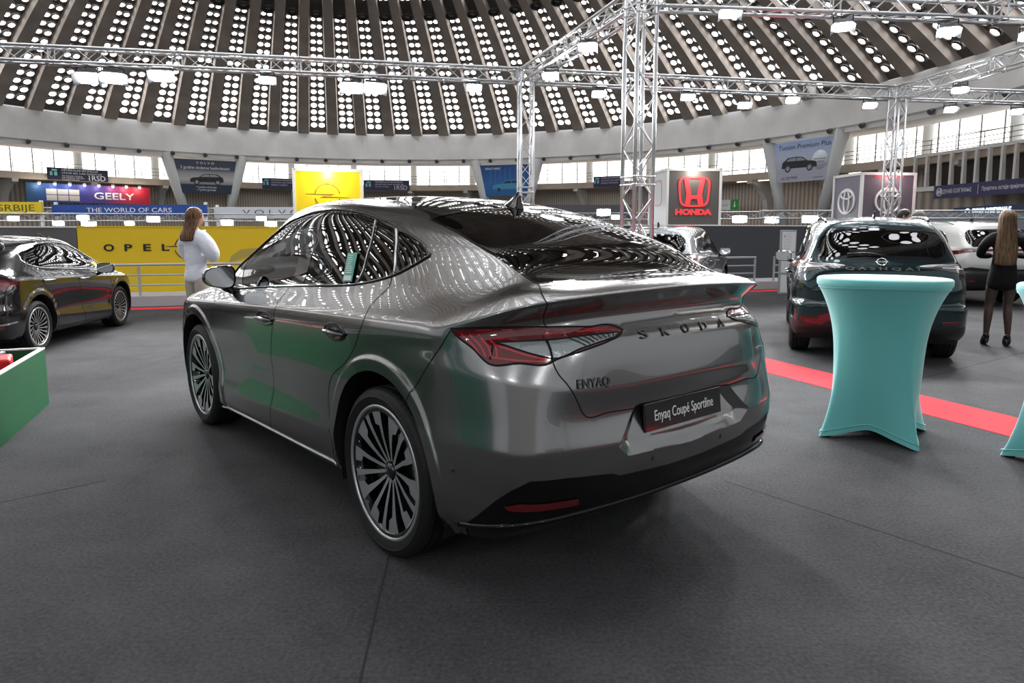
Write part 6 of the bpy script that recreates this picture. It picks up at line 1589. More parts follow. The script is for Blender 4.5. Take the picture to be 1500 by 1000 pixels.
for dx in (0, .34):
    for sg in (-1, 1): mb.prism([(dx + x, y) for x, y in [(-.07, -.42), (.10 * sg, .42), (.10 * sg + .1, .42), (.03, -.42)]], 0, .01, Md)
mb.build('emblem', M_LITWHITE, d, merge=False)
far_sign(14.2, 22, 29, 1.6, 2.3, mat('kiosk_grey', (.25, .27, .3), .5), 'grey kiosk front behind the white car on the right')
for (x0, y0, x1, y1, z, lab) in ((-28, 27, -6, 29, 2.08, 'low silver truss across the far booths behind the yellow wall'), (-24, 33, -5, 35, 2.5, 'upper silver truss across the far booths behind the yellow wall'),
                                 (-1.5, 33, 12.5, 29, 2.2, 'low silver truss across the far booths behind the charcoal wall'), (9.5, 26.5, 24, 26.5, 2.15, 'silver truss across the far booths behind the emblem cube')):
    truss((x0, y0, z), (x1, y1, z), lab, .34, step=.5)
    for sx in (0, 1):
        pass
FLAB = 'on the low far truss behind the yellow wall'
for i, (px, y, Y, s, lab) in enumerate([(20, 320, 27.3, 1.0, 'far floodlight nearest the left edge above the grey wall'), (86, 327, 27.3, 1.0, 'far floodlight above the roof of the black car'), (122, 319, 27.6, 1.1, 'upper of the two bright far floodlights above the yellow wall end'), (131, 329, 27.6, 1.3, 'lower of the two bright far floodlights above the yellow wall end'),
      (190, 327, 27.8, .9, 'far floodlight above the wall letter P'), (225, 321, 28, 1.2, 'far floodlight just left of the person in the white blouse'), (333, 326, 28.4, 1.2, 'far floodlight just right of the person in the white blouse'), (383, 320, 28.7, 1.0, 'far floodlight left of its pair beside the coupe roof'), (397, 328, 28.8, 1.2, 'far floodlight touching the coupe roof line'),
      (884, 311, 31, 1.5, 'far floodlight left of the thick tower'), (902, 318, 30.8, 1.0, 'second far floodlight left of the thick tower'), (1083, 321, 29.6, 1.5, 'far floodlight below the exit sign'), (1130, 322, 29.3, 1.4, 'far floodlight above the white totem'), (1186, 321, 26.3, 1.4, 'far floodlight left of the teal car roof')]):
    d = (px - 750) / CAM_F; b = -(y - 500 - CAM_SHIFT) / CAM_F; dy = cos(CAM_PITCH) + b * sin(CAM_PITCH); dz = -sin(CAM_PITCH) + b * cos(CAM_PITCH); k = (Y - .52) / dy
    flood((d * k, Y - .52, CAM_H + dz * k), lab, (d * k * .6, 10, 0), size=s * .95, hang=.16)
# colonnade of the two-storey gallery on the right
V, F_ = arc_strip([(45.3, 7.35), (45.3, 7.6), (53, 7.6), (53, 7.35)], -30, 15.2, 40); struct(mesh_obj('trim_colonnade_top', V, F_, M_CONC, smooth=False))
V, F_ = arc_strip([(45.3, 4.7), (45.3, 5.05), (53, 5.05), (53, 4.7)], -30, 15.2, 40); struct(mesh_obj('trim_colonnade_foot', V, F_, M_CONC, smooth=False))
V, F_ = arc_strip([(46.3, 5.05), (46.3, 7.4), (46.5, 7.4), (46.5, 5.05)], -30, 15.2, 40); struct(mesh_obj('wall_colonnade', V, F_, mat('colonnade_dark', (.022, .014, .011), .5, noise=(.5, .9, 4)), smooth=False))
fin = None
for k in range(28):
    if fin is None:
        mb = MB(); mb.prism([(45.1, 5.05), (45.42, 5.05), (45.30, 7.4), (45.1, 7.4)], -.10, .10, Matrix(((1, 0, 0, 0), (0, 0, 1, 0), (0, 1, 0, 0), (0, 0, 0, 1)))); fin = struct(mb.build('column_fin', M_CONC)); o = fin
    else: o = fin.copy(); COL.objects.link(o)
    at_ring(o, 15.1 - 1.45 * k)
M_WARM = emis('warm_tube', (1, .85, .65), 3.0)
for k in range(8):
    mb = MB(); a = 13.5 - 4 * k; p0, p1 = ring(45.9, a, 7.25), ring(45.9, a - 2.2, 7.25); mb.tube([p0, p1], .04, 6); o = mb.build('strip_light', M_WARM); tag(o, 'warm strip light under the colonnade roof of the right gallery', 'strip light', 'strip lights of the colonnade')
for k in range(6):
    mb = MB(); a = 40.3 - 3.1 * k; p0, p1 = ring(46.4, a, 6.80), ring(46.4, a - 1.5, 6.80); mb.tube([p0, p1], .05, 6); o = mb.build('strip_light', M_WARM); tag(o, 'warm strip light under the gallery slab right of the letter cube', 'strip light', 'strip lights under the gallery')

# stretch-covered cocktail tables
M_TURQ = mat('turquoise_stretch', (.115, .425, .415), .75, sheen=.4, bump=(400, .15, .002))
M_FOOT = mat('table_foot', (.02, .02, .02), .5)
def cocktail(loc, rz, label):
    t = empty('cocktail_table', loc, rz, label, 'table'); H = 1.135; n = 96; R = .425
    levels = [(0.0, .0), (.012, .01), (.05, .03), (.10, .06), (.18, .10), (.28, .16), (.40, .25), (.52, .4), (.64, .55), (.76, .7), (.88, .84), (.98, .93), (1.05, .975), (1.085, 1)]
    V = []; 
    def prof_c(z): return np.interp(z, [0, .06, .14, .28, .45, .6, .75, .9, 1.02, 1.085], [.450, .425, .395, .358, .328, .318, .322, .345, .388, .425])
    def prof_m(z): return np.interp(z, [0, .06, .14, .28, .45, .6, .75, .9, 1.02, 1.085], [.245, .25, .256, .268, .282, .285, .300, .335, .385, .425])
    for z, f in levels:
        for k in range(n):
            a = 2 * pi * k / n; q = abs(((a / (pi / 2)) + .5) % 1 - .5) * 2      # 0 at a corner, 1 between corners
            lift = .085 * (1 - (1 - q) ** 1.6) * max(0, 1 - z / .35)
            zz = z + lift; c, m_ = prof_c(zz), prof_m(zz)
            s = 1 - q; wgt = s ** (1.5 - f * .4); sq = m_ / max(cos((1 - q) * pi / 4), .7071)
            r = m_ + (c - m_) * s ** (2.2 - f)
            V.append((r * cos(a), r * sin(a), zz))
    F_ = []; P = len(levels)
    for i in range(P - 1):
        for k in range(n): F_.append((i * n + k, i * n + (k + 1) % n, (i + 1) * n + (k + 1) % n, (i + 1) * n + k))
    mb = MB(); mb.add(V, F_, 0, True); mb.build('stretch_cover', M_TURQ, t, sub=1)
    mb = MB(); mb.lathe([(R, 1.083), (R + .004, 1.095), (R + .004, 1.125), (R - .006, H), (0, H + .002)], 96); mb.build('table_top', M_TURQ, t)
    mb = MB(); mb.tube([(prof_c(z_) * 1.003 * cos(a), prof_c(z_) * 1.003 * sin(a), z_) for a in np.linspace(0, 2 * pi, 97)[:-1] for z_ in (1.083 - .020 * sin(a + .6) ** 2,)], .0028, 6, closed=True); mb.build('cover_seam', M_TURQ, t)
    sm = MB()
    for z0 in range(0, 20): pass
    pts = []
    for z in np.linspace(.06, 1.08, 24): pts.append((prof_m(z) * 1.01 * cos(pi / 4 * 1.0 + .35) * 1.03, prof_m(z) * 1.01 * sin(pi / 4 + .35) * 1.03, z))
    hb = MB(); pts = []
    for k in range(n):
        a = 2 * pi * k / n; q = abs(((a / (pi / 2)) + .5) % 1 - .5) * 2; zz = .012 + .085 * (1 - (1 - q) ** 1.6); m_ = prof_m(zz); zz += .028; rr_ = (prof_m(zz) + (prof_c(zz) - prof_m(zz)) * (1 - q) ** 2.15) * 1.003; pts.append((rr_ * cos(a), rr_ * sin(a), zz))
    hb.tube(pts, .004, 5, closed=True); hb.build('hem', M_TURQ, t)
    for k in range(4):
        a = pi / 2 * k; mb = MB(); mb.lathe([(0, 0), (.03, 0), (.026, .02), (0, .02)], 14, Matrix.Translation((.385 * cos(a), .385 * sin(a), 0))); mb.build('foot', M_FOOT, t)
    mb = MB(); mb.tube([(0, 0, .05), (0, 0, 1.08)], .035, 12); mb.build('pole', M_FOOT, t)
    return t
cocktail((2.63, 4.86, 0), atan2(4.54 - 4.86, 2.69 - 2.63), 'whole turquoise stretch-covered cocktail table in front of the teal car')
cocktail((3.56, 4.11, 0), atan2(.27, -.38), 'turquoise cocktail table cut off by the right edge of the photo')
# the green crate on the left
M_GREEN = mat('crate_green', (.006, .088, .030), .45, noise=(1.5, .12, 4))
c = empty('green_crate', (-3.96, 5.74, 0), atan2(-1.19, .47), 'large green box with a white rim full of red and black gear', 'box')
L, W, Hh = 1.55, 2.0, .48
mb = MB(); mb.box((L / 2, -.015, Hh / 2), (L, .03, Hh)); mb.build('side_panel', M_GREEN, c); mb = MB(); mb.box((.015, -W / 2, Hh / 2), (.03, W - .06, Hh)); mb.build('side_panel', M_GREEN, c)
mb = MB(); mb.box((L / 2, -W + .015, Hh / 2), (L, .03, Hh)); mb.build('side_panel', M_GREEN, c); mb = MB(); mb.box((L - .015, -W / 2, Hh / 2), (.03, W - .06, Hh)); mb.build('side_panel', M_GREEN, c)
mb = MB(); mb.box((L / 2, -W / 2, .36), (L - .06, W - .06, .03)); mb.build('bottom', M_GREEN, c)
mb = MB(); mb.box((L / 2, -.015, Hh + .004), (L, .034, .012)); mb.box((.015, -W / 2, Hh + .004), (.034, W, .012)); mb.box((L / 2, -W + .015, Hh + .004), (L, .034, .012)); mb.box((L - .015, -W / 2, Hh + .004), (.034, W, .012)); mb.build('rim', M_FRAME, c)
def crate_item(nm, x, y, z, s, m, label, cat, rz=0.):
    q = Matrix.Rotation(c.rotation_euler.z, 4, 'Z') @ Vector((x, y, 0)); o = empty(nm, (c.location.x + q.x, c.location.y + q.y, .376), c.rotation_euler.z + rz, label, cat)
    mb = MB(); mb.box((0, 0, (z - .376) / 2), (s[0], s[1], z - .376)); mb.build('body', m, o, bevel=.02, seg=3)
    mb = MB(); mb.box((0, 0, z - .376 + .004), (s[0] * .8, s[1] * .25, .02)); mb.build('strap', M_BLACK if m is not M_BLACK else M_WHITE, o, bevel=.006)
M_REDBAG = mat('red_bag', (.55, .01, .015), .5)
crate_item('red_case', .50, -.24, .50, (.30, .26), M_REDBAG, 'red case beside the white rim near the corner of the green box', 'case', .2)
crate_item('black_case', .20, -.45, .50, (.22, .40), M_BLACK, 'black case in the far corner of the green box', 'case', -.3)
crate_item('red_pouch', .95, -.30, .49, (.3, .3), M_REDBAG, 'red pouch nearest the left edge of the photo in the green box', 'pouch', .5)
crate_item('blue_case', .75, -1.0, .45, (.5, .5), mat('blue_case', (.03, .05, .12), .5), 'dark blue case behind the red one in the green box', 'case', .1)
# low ramp by the teal car
o = empty('floor_block', (3.30, 10.55, 0), -.28, 'low dark block with pale top on the carpet left of the teal car', 'block')
mb = MB(); mb.box((0, 0, .06), (.55, .9, .12)); mb.build('base', M_BLACK, o, bevel=.008); mb = MB(); mb.box((0, 0, .128), (.54, .88, .015)); mb.build('top', M_LEDGE, o)
# ---------------------------------------------------------------- people: one continuous skinned body each, hair and clothes as children
def skin_body(name, parent, joints, edges, m, sub=2, root=0):
    """joints: name -> (x, y, z, rx, ry); a Skin modifier grows one surface round the skeleton"""
    keys = list(joints); me = bpy.data.meshes.new(name)
    me.from_pydata([joints[k][:3] for k in keys], [(keys.index(a), keys.index(b)) for a, b in edges], [])
    o = link(name, me, parent); me.materials.append(m)
    sk = o.modifiers.new('skin', 'SKIN'); sk.use_smooth_shade = True; sk.branch_smoothing = .3
    for i, k in enumerate(keys):
        v = me.skin_vertices[0].data[i]; v.radius = joints[k][3:5]; v.use_root = (i == root); v.use_loose = False
    ss = o.modifiers.new('sub', 'SUBSURF'); ss.levels = sub; ss.render_levels = sub
    dg = bpy.context.evaluated_depsgraph_get(); em = bpy.data.meshes.new_from_object(o.evaluated_get(dg)); 
    bpy.data.objects.remove(o); em.name = name
    em.materials.clear(); em.materials.append(m)
    em.polygons.foreach_set('use_smooth', [True] * len(em.polygons))
    return link(name, em, parent)
M_SKIN = mat('skin', (.50, .27, .19), .5, bump=(40, .05, .002)); M_SKIN2 = mat('skin_tan', (.42, .22, .15), .5)
def hair_mat(name, c0, c1, sc=60):
    m = mat(name, c0, .6, spec=.25); nt = m.node_tree; b = nt.nodes['Principled BSDF']; tc = nt.nodes.new('ShaderNodeTexCoord')
    mp = nt.nodes.new('ShaderNodeMapping'); mp.inputs['Scale'].default_value = (sc, sc, sc * .035); nt.links.new(tc.outputs['Object'], mp.inputs[0])
    n = nt.nodes.new('ShaderNodeTexNoise'); n.inputs['Scale'].default_value = 1.0; n.inputs['Detail'].default_value = 4; nt.links.new(mp.outputs[0], n.inputs['Vector'])
    r = nt.nodes.new('ShaderNodeValToRGB'); r.color_ramp.elements[0].position = .32; r.color_ramp.elements[1].position = .7
    r.color_ramp.elements[0].color = (*[x * .45 for x in c0], 1); r.color_ramp.elements[1].color = (*c1, 1)
    nt.links.new(n.outputs['Fac'], r.inputs['Fac']); nt.links.new(r.outputs['Color'], b.inputs['Base Color'])
    bp = nt.nodes.new('ShaderNodeBump'); bp.inputs['Strength'].default_value = .7; bp.inputs['Distance'].default_value = .006; nt.links.new(n.outputs['Fac'], bp.inputs['Height']); nt.links.new(bp.outputs['Normal'], b.inputs['Normal'])
    return m
def person(loc, rz, label, H, pose='stand', female=True, skin=None):
    """local frame: faces +x, left is +y; heights given for a 1.70 m figure and scaled"""
    p = empty('person', loc, rz, label, 'person'); k = H / 1.70; p.scale = (k, k, k); return p
def head(parent, z, m, female, turn=0.0, tilt=0.0, x=0.0):
    """a sculpted head on its neck: skull, jaw, nose, ears, eyes, mouth"""
    bm = bmesh.new(); bmesh.ops.create_uvsphere(bm, u_segments=28, v_segments=20, radius=1.0)
    for v in bm.verts:
        a = v.co.copy(); sx, sy, sz = .098, .077, .118
        f = max(0, a.x)
        if a.z < 0: sy *= 1 - .28 * min(1, -a.z) * (.4 + .6 * f); sx *= 1 - .12 * (-a.z) * (1 - f)
        q = Vector((a.x * sx, a.y * sy, a.z * sz))
        if a.x > .55 and abs(a.y) < .22 and -.45 < a.z < .12: q.x += .022 * (1 - abs(a.y) / .22) * (1 - abs(a.z + .25) / .40) if abs(a.z + .25) < .4 else 0
        if a.x > .6 and .05 < a.z < .3 and abs(abs(a.y) - .38) < .2: q.x -= .007
        if a.x > .6 and -.8 < a.z < -.5 and abs(a.y) < .35: q.x += .006
        v.co = q
    R = Matrix.Translation((x, 0, z)) @ Matrix.Rotation(turn, 4, 'Z') @ Matrix.Rotation(tilt, 4, 'Y')
    bmesh.ops.transform(bm, matrix=R, verts=bm.verts)
    me = bpy.data.meshes.new('head'); bm.to_mesh(me); bm.free(); me.materials.append(m); me.polygons.foreach_set('use_smooth', [True] * len(me.polygons))
    h = link('head', me, parent)
    for s in (1, -1):
        mb = MB(); mb.ball(R @ Vector((.0, s * .078, -.01)), (.02, .009, .033), 12, 8); mb.build('ear', m, h)
        mb = MB(); mb.ball(R @ Vector((.079, s * .031, .012)), .0115, 12, 8); mb.build('eye', mat('eye_white', (.7, .7, .68), .2), h)
        mb = MB(); mb.ball(R @ Vector((.0872, s * .031, .012)), .0050, 8, 6); mb.build('iris', mat('eye_dark', (.05, .03, .02), .2), h)
        mb = MB(); mb.tube([R @ Vector((.092, s * .014, .033)), R @ Vector((.09, s * .032, .038)), R @ Vector((.078, s * .05, .032))], .0035, 6); mb.build('eyebrow', mat('brow', (.06, .035, .02), .7), h)
    mb = MB(); mb.tube([R @ Vector((.082, -.022, -.062)), R @ Vector((.0905, 0, -.060)), R @ Vector((.082, .022, -.062))], [.003, .0065, .003], 8); mb.build('mouth', mat('lips', (.45, .13, .12), .4), h)
    return h, R
def hand(parent, wrist, direction, palm_n, m, s=1, curl=.5, k=1.0):
    """palm with five separate bent fingers"""
    d = Vector(direction).normalized(); n = Vector(palm_n); n = (n - d * n.dot(d)).normalized(); w = d.cross(n) * s
    J = {'w': (*Vector(wrist), .024 * k, .018 * k), 'p': (*(Vector(wrist) + d * .055 * k), .036 * k, .015 * k)}; E = [('w', 'p')]
    for i, (o, L) in enumerate(((.030, .070), (.011, .080), (-.009, .075), (-.027, .058))):
        b = Vector(wrist) + d * .085 * k + w * o * k; J['b%d' % i] = (*b, .0098 * k, .0098 * k); E.append(('p', 'b%d' % i)); pr = b; dd = d.copy(); last = 'b%d' % i
        for j in range(3):
            a = curl * (.5 + .25 * j); dd = (dd * cos(a) + n * sin(a)).normalized(); pr = pr + dd * L * k * (.45, .32, .23)[j]; nm = 'f%d%d' % (i, j); J[nm] = (*pr, (.0088 - .0008 * j) * k, (.0088 - .0008 * j) * k); E.append((last, nm)); last = nm
    b = Vector(wrist) + d * .03 * k + w * .034 * k; J['t0'] = (*b, .013 * k, .012 * k); E.append(('w', 't0')); q = b + (d * .6 + w * .7 + n * .25).normalized() * .032 * k; J['t1'] = (*q, .0105 * k, .0105 * k); E.append(('t0', 't1')); q = q + (d * .85 + w * .2 + n * .4).normalized() * .028 * k; J['t2'] = (*q, .009 * k, .009 * k); E.append(('t1', 't2'))
    return skin_body('hand', parent, J, E, m, 1)
def loft(secs, n=28, e=1.0):
    """stacked oval sections (cx, cy, z, rx, ry[, exponent]) as one closed surface"""
    V = []; F_ = []
    for s in secs:
        cx, cy, z, rx, ry = s[:5]
        for q in range(n):
            a = 2 * pi * q / n; c, si = cos(a), sin(a); V.append((cx + rx * c, cy + ry * si, z))
    for i in range(len(secs) - 1):
        for q in range(n): F_.append((i * n + q, i * n + (q + 1) % n, (i + 1) * n + (q + 1) % n, (i + 1) * n + q))
    F_ += [tuple(range(n))[::-1], tuple((len(secs) - 1) * n + q for q in range(n))]
    return V, F_
def long_hair(parent, R, m, zend, back=.055, half=.11, name='long_hair', wave=.008, flare=1.0, seed=1, fall=.0):
    """hair mass: a cap over the skull running down the back as a thick sheet with strand folds"""
    rng = np.random.RandomState(seed); n = 40; V = []; F_ = []
    zt = R.translation.z; x0 = R.translation.x; Rt = R.to_3x3()
    levels = []
    for z in np.linspace(.128, .0, 9): 
        r = sqrt(max(0, 1 - (z / .132) ** 2)); levels.append((z, -.012, .106 * r + .006, .090 * r + .006, 1))
    for t in np.linspace(.06, 1, 13):
        z = -(zt - zend) * t; wv = .092 + (half - .092) * min(1, t * 1.6) * flare; levels.append((z, -.028 - back * min(1, t * 1.3) - fall * t, .088 - .035 * min(1, t * 2.2), wv * (1 - .12 * t ** 3), max(0, 1 - t * 3)))
    ph = rng.rand(n) * 6.28; am = rng.rand(n) * .9 + .3
    for i, (z, cx, rx, ry, fr) in enumerate(levels):
        for q in range(n):
            a = 2 * pi * q / n; c, s = cos(a), sin(a); w = 1 + (wave / .08) * am[q] * (.25 if z > -.05 else 1) * sin(q * 2.4 + ph[q] * .3 + z * 6)
            x = cx + rx * c * w; y = ry * s * w
            if z < .09 and c > .25: x = min(x, .035 + .05 * max(0, z / .09))       # open at the face
            v = Rt @ Vector((x, y, 0)) if z > -.12 else Matrix.Rotation(0, 3, 'Z') @ (Rt @ Vector((x, y, 0)))
            V.append((x0 + v.x, v.y, zt + z))
    L = len(levels)
    for i in range(L - 1):
        for q in range(n): F_.append((i * n + q, i * n + (q + 1) % n, (i + 1) * n + (q + 1) % n, (i + 1) * n + q))
    F_ += [tuple(range(n))[::-1], tuple((L - 1) * n + q for q in range(n))]
    mb = MB(); mb.add(V, F_, 0, True); return mb.build(name, m, parent, sub=1)
def short_hair(parent, R, m, name='short_hair', bald=0.0):
    mb = MB(); V = []; F_ = []; n = 28; L = 10
    for i in range(L + 1):
        t = i / L * radians(112)
        for q in range(n):
            a = 2 * pi * q / n; tt = t * (1 - .38 * max(0, cos(a)) ) ; V.append(R @ Vector((.106 * sin(tt) * cos(a) - .006, .085 * sin(tt) * sin(a), .127 * cos(tt) - bald * .02 * (1 if i < 3 else 0))))
    for i in range(L):
        for q in range(n): F_.append((i * n + q, (i + 1) * n + q, (i + 1) * n + (q + 1) % n, i * n + (q + 1) % n))
    mb.add(V, F_, 0, True); o = mb.build(name, m, parent); md = o.modifiers.new('t', 'SOLIDIFY'); md.thickness = .006; md.offset = -1; return o
def shoe(parent, x, y, yaw, m, heel=0.0, L=.25):
    Ms = Matrix.Translation((x, y, 0)) @ Matrix.Rotation(yaw, 4, 'Z'); mb = MB(); V = []; F_ = []; n = 14
    hz = lambda t: heel * (1 - sstep(np.array((t - .1) / .62)))
    for i, t in enumerate(np.linspace(0, 1, 12)):
        w = (.030 + .016 * sin(pi * min(1, t * 1.05)) ** .8) * (1 - max(0, t - .72) ** 2 * 8 * (1.15 if heel else .6)); hh = (.058 if not heel else .05) * (1 - t) + .026; b = float(hz(t))
        for q in range(n):
            a = 2 * pi * q / n; V.append(Ms @ Vector(((t - .28) * L, w * cos(a), b + hh / 2 + hh / 2 * sin(a) + .002)))
    for i in range(11):
        for q in range(n): F_.append((i * n + q, i * n + (q + 1) % n, (i + 1) * n + (q + 1) % n, (i + 1) * n + q))
    F_ += [tuple(range(n))[::-1], tuple(11 * n + q for q in range(n))]
    mb.add(V, F_, 0, True)
    if heel: mb.tube([Ms @ Vector((-.24 * L, 0, heel)), Ms @ Vector((-.25 * L, 0, 0))], [.013, .005], 8)
    return mb.build('shoe', m, parent, merge=False)
def body_joints(arms, legs, neck_z=1.47, lean=0.0, fem=True, spread=.0, lift=0.0):
    hip, wst, ch, sh = (.125, .098, .118, .155) if fem else (.13, .125, .15, .19)
    J = {'pelvis': (0, 0, .93, .10, hip), 'waist': (.005, 0, 1.08, .085, wst), 'chest': (.01, 0, 1.24, .10, ch), 'upper': (0, 0, 1.36, .085, .115), 'neck': (.005, 0, 1.455, .048, .048), 'nape': (.01, 0, 1.51, .045, .045)}
    E = [('pelvis', 'waist'), ('waist', 'chest'), ('chest', 'upper'), ('upper', 'neck'), ('neck', 'nape')]
    for s, nme in ((1, 'l'), (-1, 'r')):
        el, wr = arms[nme]; J[nme + 'sh'] = (-.005, s * sh, 1.375, .05, .05); J[nme + 'el'] = (*el, .036, .036); J[nme + 'wr'] = (*wr, .026, .026); J[nme + 'am'] = (*((Vector(J[nme + 'sh'][:3]) + Vector(el)) / 2), .043, .043)
        E += [('upper', nme + 'sh'), (nme + 'sh', nme + 'am'), (nme + 'am', nme + 'el'), (nme + 'el', nme + 'wr')]
        kn, an = legs[nme]; J[nme + 'hp'] = (0, s * .09, .84, .083, .083); J[nme + 'th'] = (*((Vector((0, s * .09, .84)) * .5 + Vector(kn) * .5)), .072, .072); J[nme + 'kn'] = (*kn, .052, .052); J[nme + 'cf'] = (*(Vector(kn) * .66 + Vector(an) * .34 + Vector((-.016, 0, 0))), .052, .052); J[nme + 'an'] = (*an, .034, .034)
        E += [('pelvis', nme + 'hp'), (nme + 'hp', nme + 'th'), (nme + 'th', nme + 'kn'), (nme + 'kn', nme + 'cf'), (nme + 'cf', nme + 'an')]
    return J, E
def garment(name, parent, J, keys, edges, m, grow, sub=2, root=None, taper=None):
    j2 = {k: (*J[k][:3], J[k][3] + grow, J[k][4] + grow) for k in keys}
    if taper:
        for k, v in taper.items(): j2[k] = v
    return skin_body(name, parent, j2, edges, m, sub)

# --- person in the white blouse, arms folded, by the yellow wall
M_BLOUSE = mat('white_blouse', (.72, .73, .80), .7, bump=(14, .5, .03)); M_BEIGETR = mat('beige_trousers', (.42, .36, .31), .8, bump=(16, .3, .02))
p = person((-3.93, 8.55, 0), radians(60), 'person with long brown hair in a loose white blouse and beige trousers, arms folded', 1.74)
arms = {'l': ((.06, .245, 1.13), (.20, .02, 1.12)), 'r': ((.07, -.245, 1.12), (.21, -.01, 1.16))}
legs = {'l': ((.03, .10, .50), (.0, .10, .11)), 'r': ((.02, -.10, .50), (-.02, -.10, .11))}
J, E = body_joints(arms, legs)
body = skin_body('body', p, J, E, M_SKIN)
h, R = head(p, 1.60, M_SKIN, True, radians(-6), 0, .025)
hand(p, (.20, .02, 1.12), (.25, -1, .05), (-1, 0, 0), M_SKIN, 1, .35); hand(p, (.21, -.01, 1.16), (.2, 1, .0), (-1, 0, 0), M_SKIN, -1, .35)
long_hair(p, R, hair_mat('brown_hair', (.085, .038, .022), (.20, .095, .05)), 1.315, .095, .135, seed=3)
bl = {k: J[k] for k in ('pelvis', 'waist', 'chest', 'upper', 'lsh', 'rsh', 'lam', 'ram', 'lel', 'rel')}
Jb = {'hem': (0, 0, .80, .150, .165), 'pelvis': (0, 0, .92, .140, .158), 'tie': (0, 0, 1.04, .112, .125), 'waist': (0, 0, 1.12, .130, .155), 'chest': (0, 0, 1.25, .130, .165), 'upper': (0, 0, 1.37, .115, .150), 'col': (.0, 0, 1.45, .070, .074)}
Eb = [('hem', 'pelvis'), ('pelvis', 'tie'), ('tie', 'waist'), ('waist', 'chest'), ('chest', 'upper'), ('upper', 'col')]
for nme, s in (('l', 1), ('r', -1)):
    Jb[nme + 'sh'] = (0, s * .165, 1.372, .098, .098); Jb[nme + 'am'] = (.02, s * .235, 1.25, .100, .100); Jb[nme + 'el'] = (.055, s * .255, 1.13, .095, .095); Jb[nme + 'fa'] = (.13, s * .15, 1.125, .066, .066); Jb[nme + 'cu'] = (.18, s * .06, 1.135, .042, .042)
    Eb += [('upper', nme + 'sh'), (nme + 'sh', nme + 'am'), (nme + 'am', nme + 'el'), (nme + 'el', nme + 'fa'), (nme + 'fa', nme + 'cu')]
skin_body('blouse', p, Jb, Eb, M_BLOUSE, 2)
garment('trousers', p, J, ('pelvis', 'lhp', 'lth', 'lkn', 'lcf', 'lan', 'rhp', 'rth', 'rkn', 'rcf', 'ran'), [('pelvis', 'lhp'), ('lhp', 'lth'), ('lth', 'lkn'), ('lkn', 'lcf'), ('lcf', 'lan'), ('pelvis', 'rhp'), ('rhp', 'rth'), ('rth', 'rkn'), ('rkn', 'rcf'), ('rcf', 'ran')], M_BEIGETR, .022, taper={'pelvis': (0, 0, .93, .075, .085)})
for s in (1, -1): shoe(p, 0, s * .10, radians(s * 8), mat('white_shoe', (.6, .6, .6), .5))

# --- person in black with very long hair and stiletto heels
M_DRESS = mat('black_dress', (.006, .006, .0065), .8, bump=(30, .4, .01), spec=.2); M_TIGHTS = mat('sheer_tights', (.060, .036, .030), .55)
p = person((6.24, 8.72, 0), radians(60), 'person with waist-length hair in a short black dress, sheer tights and stiletto heels', 1.72)
arms = {'l': ((.06, .255, 1.15), (.22, .10, 1.14)), 'r': ((.05, -.255, 1.15), (.20, -.08, 1.16))}
legs = {'l': ((.03, .115, .53), (-.005, .125, .165)), 'r': ((.03, -.075, .53), (-.005, -.10, .165))}
J, E = body_joints(arms, legs)
for k in ('lcf', 'rcf'): J[k] = (J[k][0], J[k][1], J[k][2], .058, .054)
for s, nme in ((1, 'l'), (-1, 'r')): J[nme + 'ft'] = (.07, legs[nme][1][1], .075, .028, .032); E.append((nme + 'an', nme + 'ft'))
skin_body('body', p, J, E, M_TIGHTS)
h, R = head(p, 1.60, M_SKIN, True, radians(4), 0, .02)
mb = MB(); mb.tube([(.005, 0, 1.44), (.012, 0, 1.52)], [.052, .047], 14); mb.build('neck', M_SKIN, p)
hand(p, (.22, .10, 1.14), (.4, -1, .05), (-1, 0, 0), M_SKIN, 1, .5); hand(p, (.20, -.08, 1.16), (.4, 1, .0), (-1, 0, 0), M_SKIN, -1, .5)
long_hair(p, R, hair_mat('light_brown_hair', (.065, .037, .02), (.19, .115, .062), 70), 1.02, .075, .125, seed=5, fall=.01)
Jb = {'hem': (.0, 0, .70, .145, .178), 'hipd': (.0, 0, .82, .145, .182), 'pelvis': (0, 0, .95, .132, .165), 'waist': (0, 0, 1.08, .108, .132), 'chest': (.01, 0, 1.25, .118, .150), 'upper': (0, 0, 1.37, .115, .155), 'col': (0, 0, 1.45, .066, .070)}
Eb = [('hem', 'hipd'), ('hipd', 'pelvis'), ('pelvis', 'waist'), ('waist', 'chest'), ('chest', 'upper'), ('upper', 'col')]
for nme, s in (('l', 1), ('r', -1)):
    a = arms[nme]; Jb[nme + 'sh'] = (0, s * .170, 1.372, .078, .078); Jb[nme + 'am'] = (.02, s * .225, 1.26, .066, .066); Jb[nme + 'el'] = (*a[0], .053, .053); Jb[nme + 'cu'] = (*(Vector(a[0]) * .15 + Vector(a[1]) * .85), .036, .036)
    Eb += [('upper', nme + 'sh'), (nme + 'sh', nme + 'am'), (nme + 'am', nme + 'el'), (nme + 'el', nme + 'cu')]
skin_body('dress', p, Jb, Eb, M_DRESS, 2)
for s, nme in ((1, 'l'), (-1, 'r')): shoe(p, .03, legs[nme][1][1], radians(s * 4), mat('black_heel_shoe', (.006, .006, .006), .3), .095, .235)

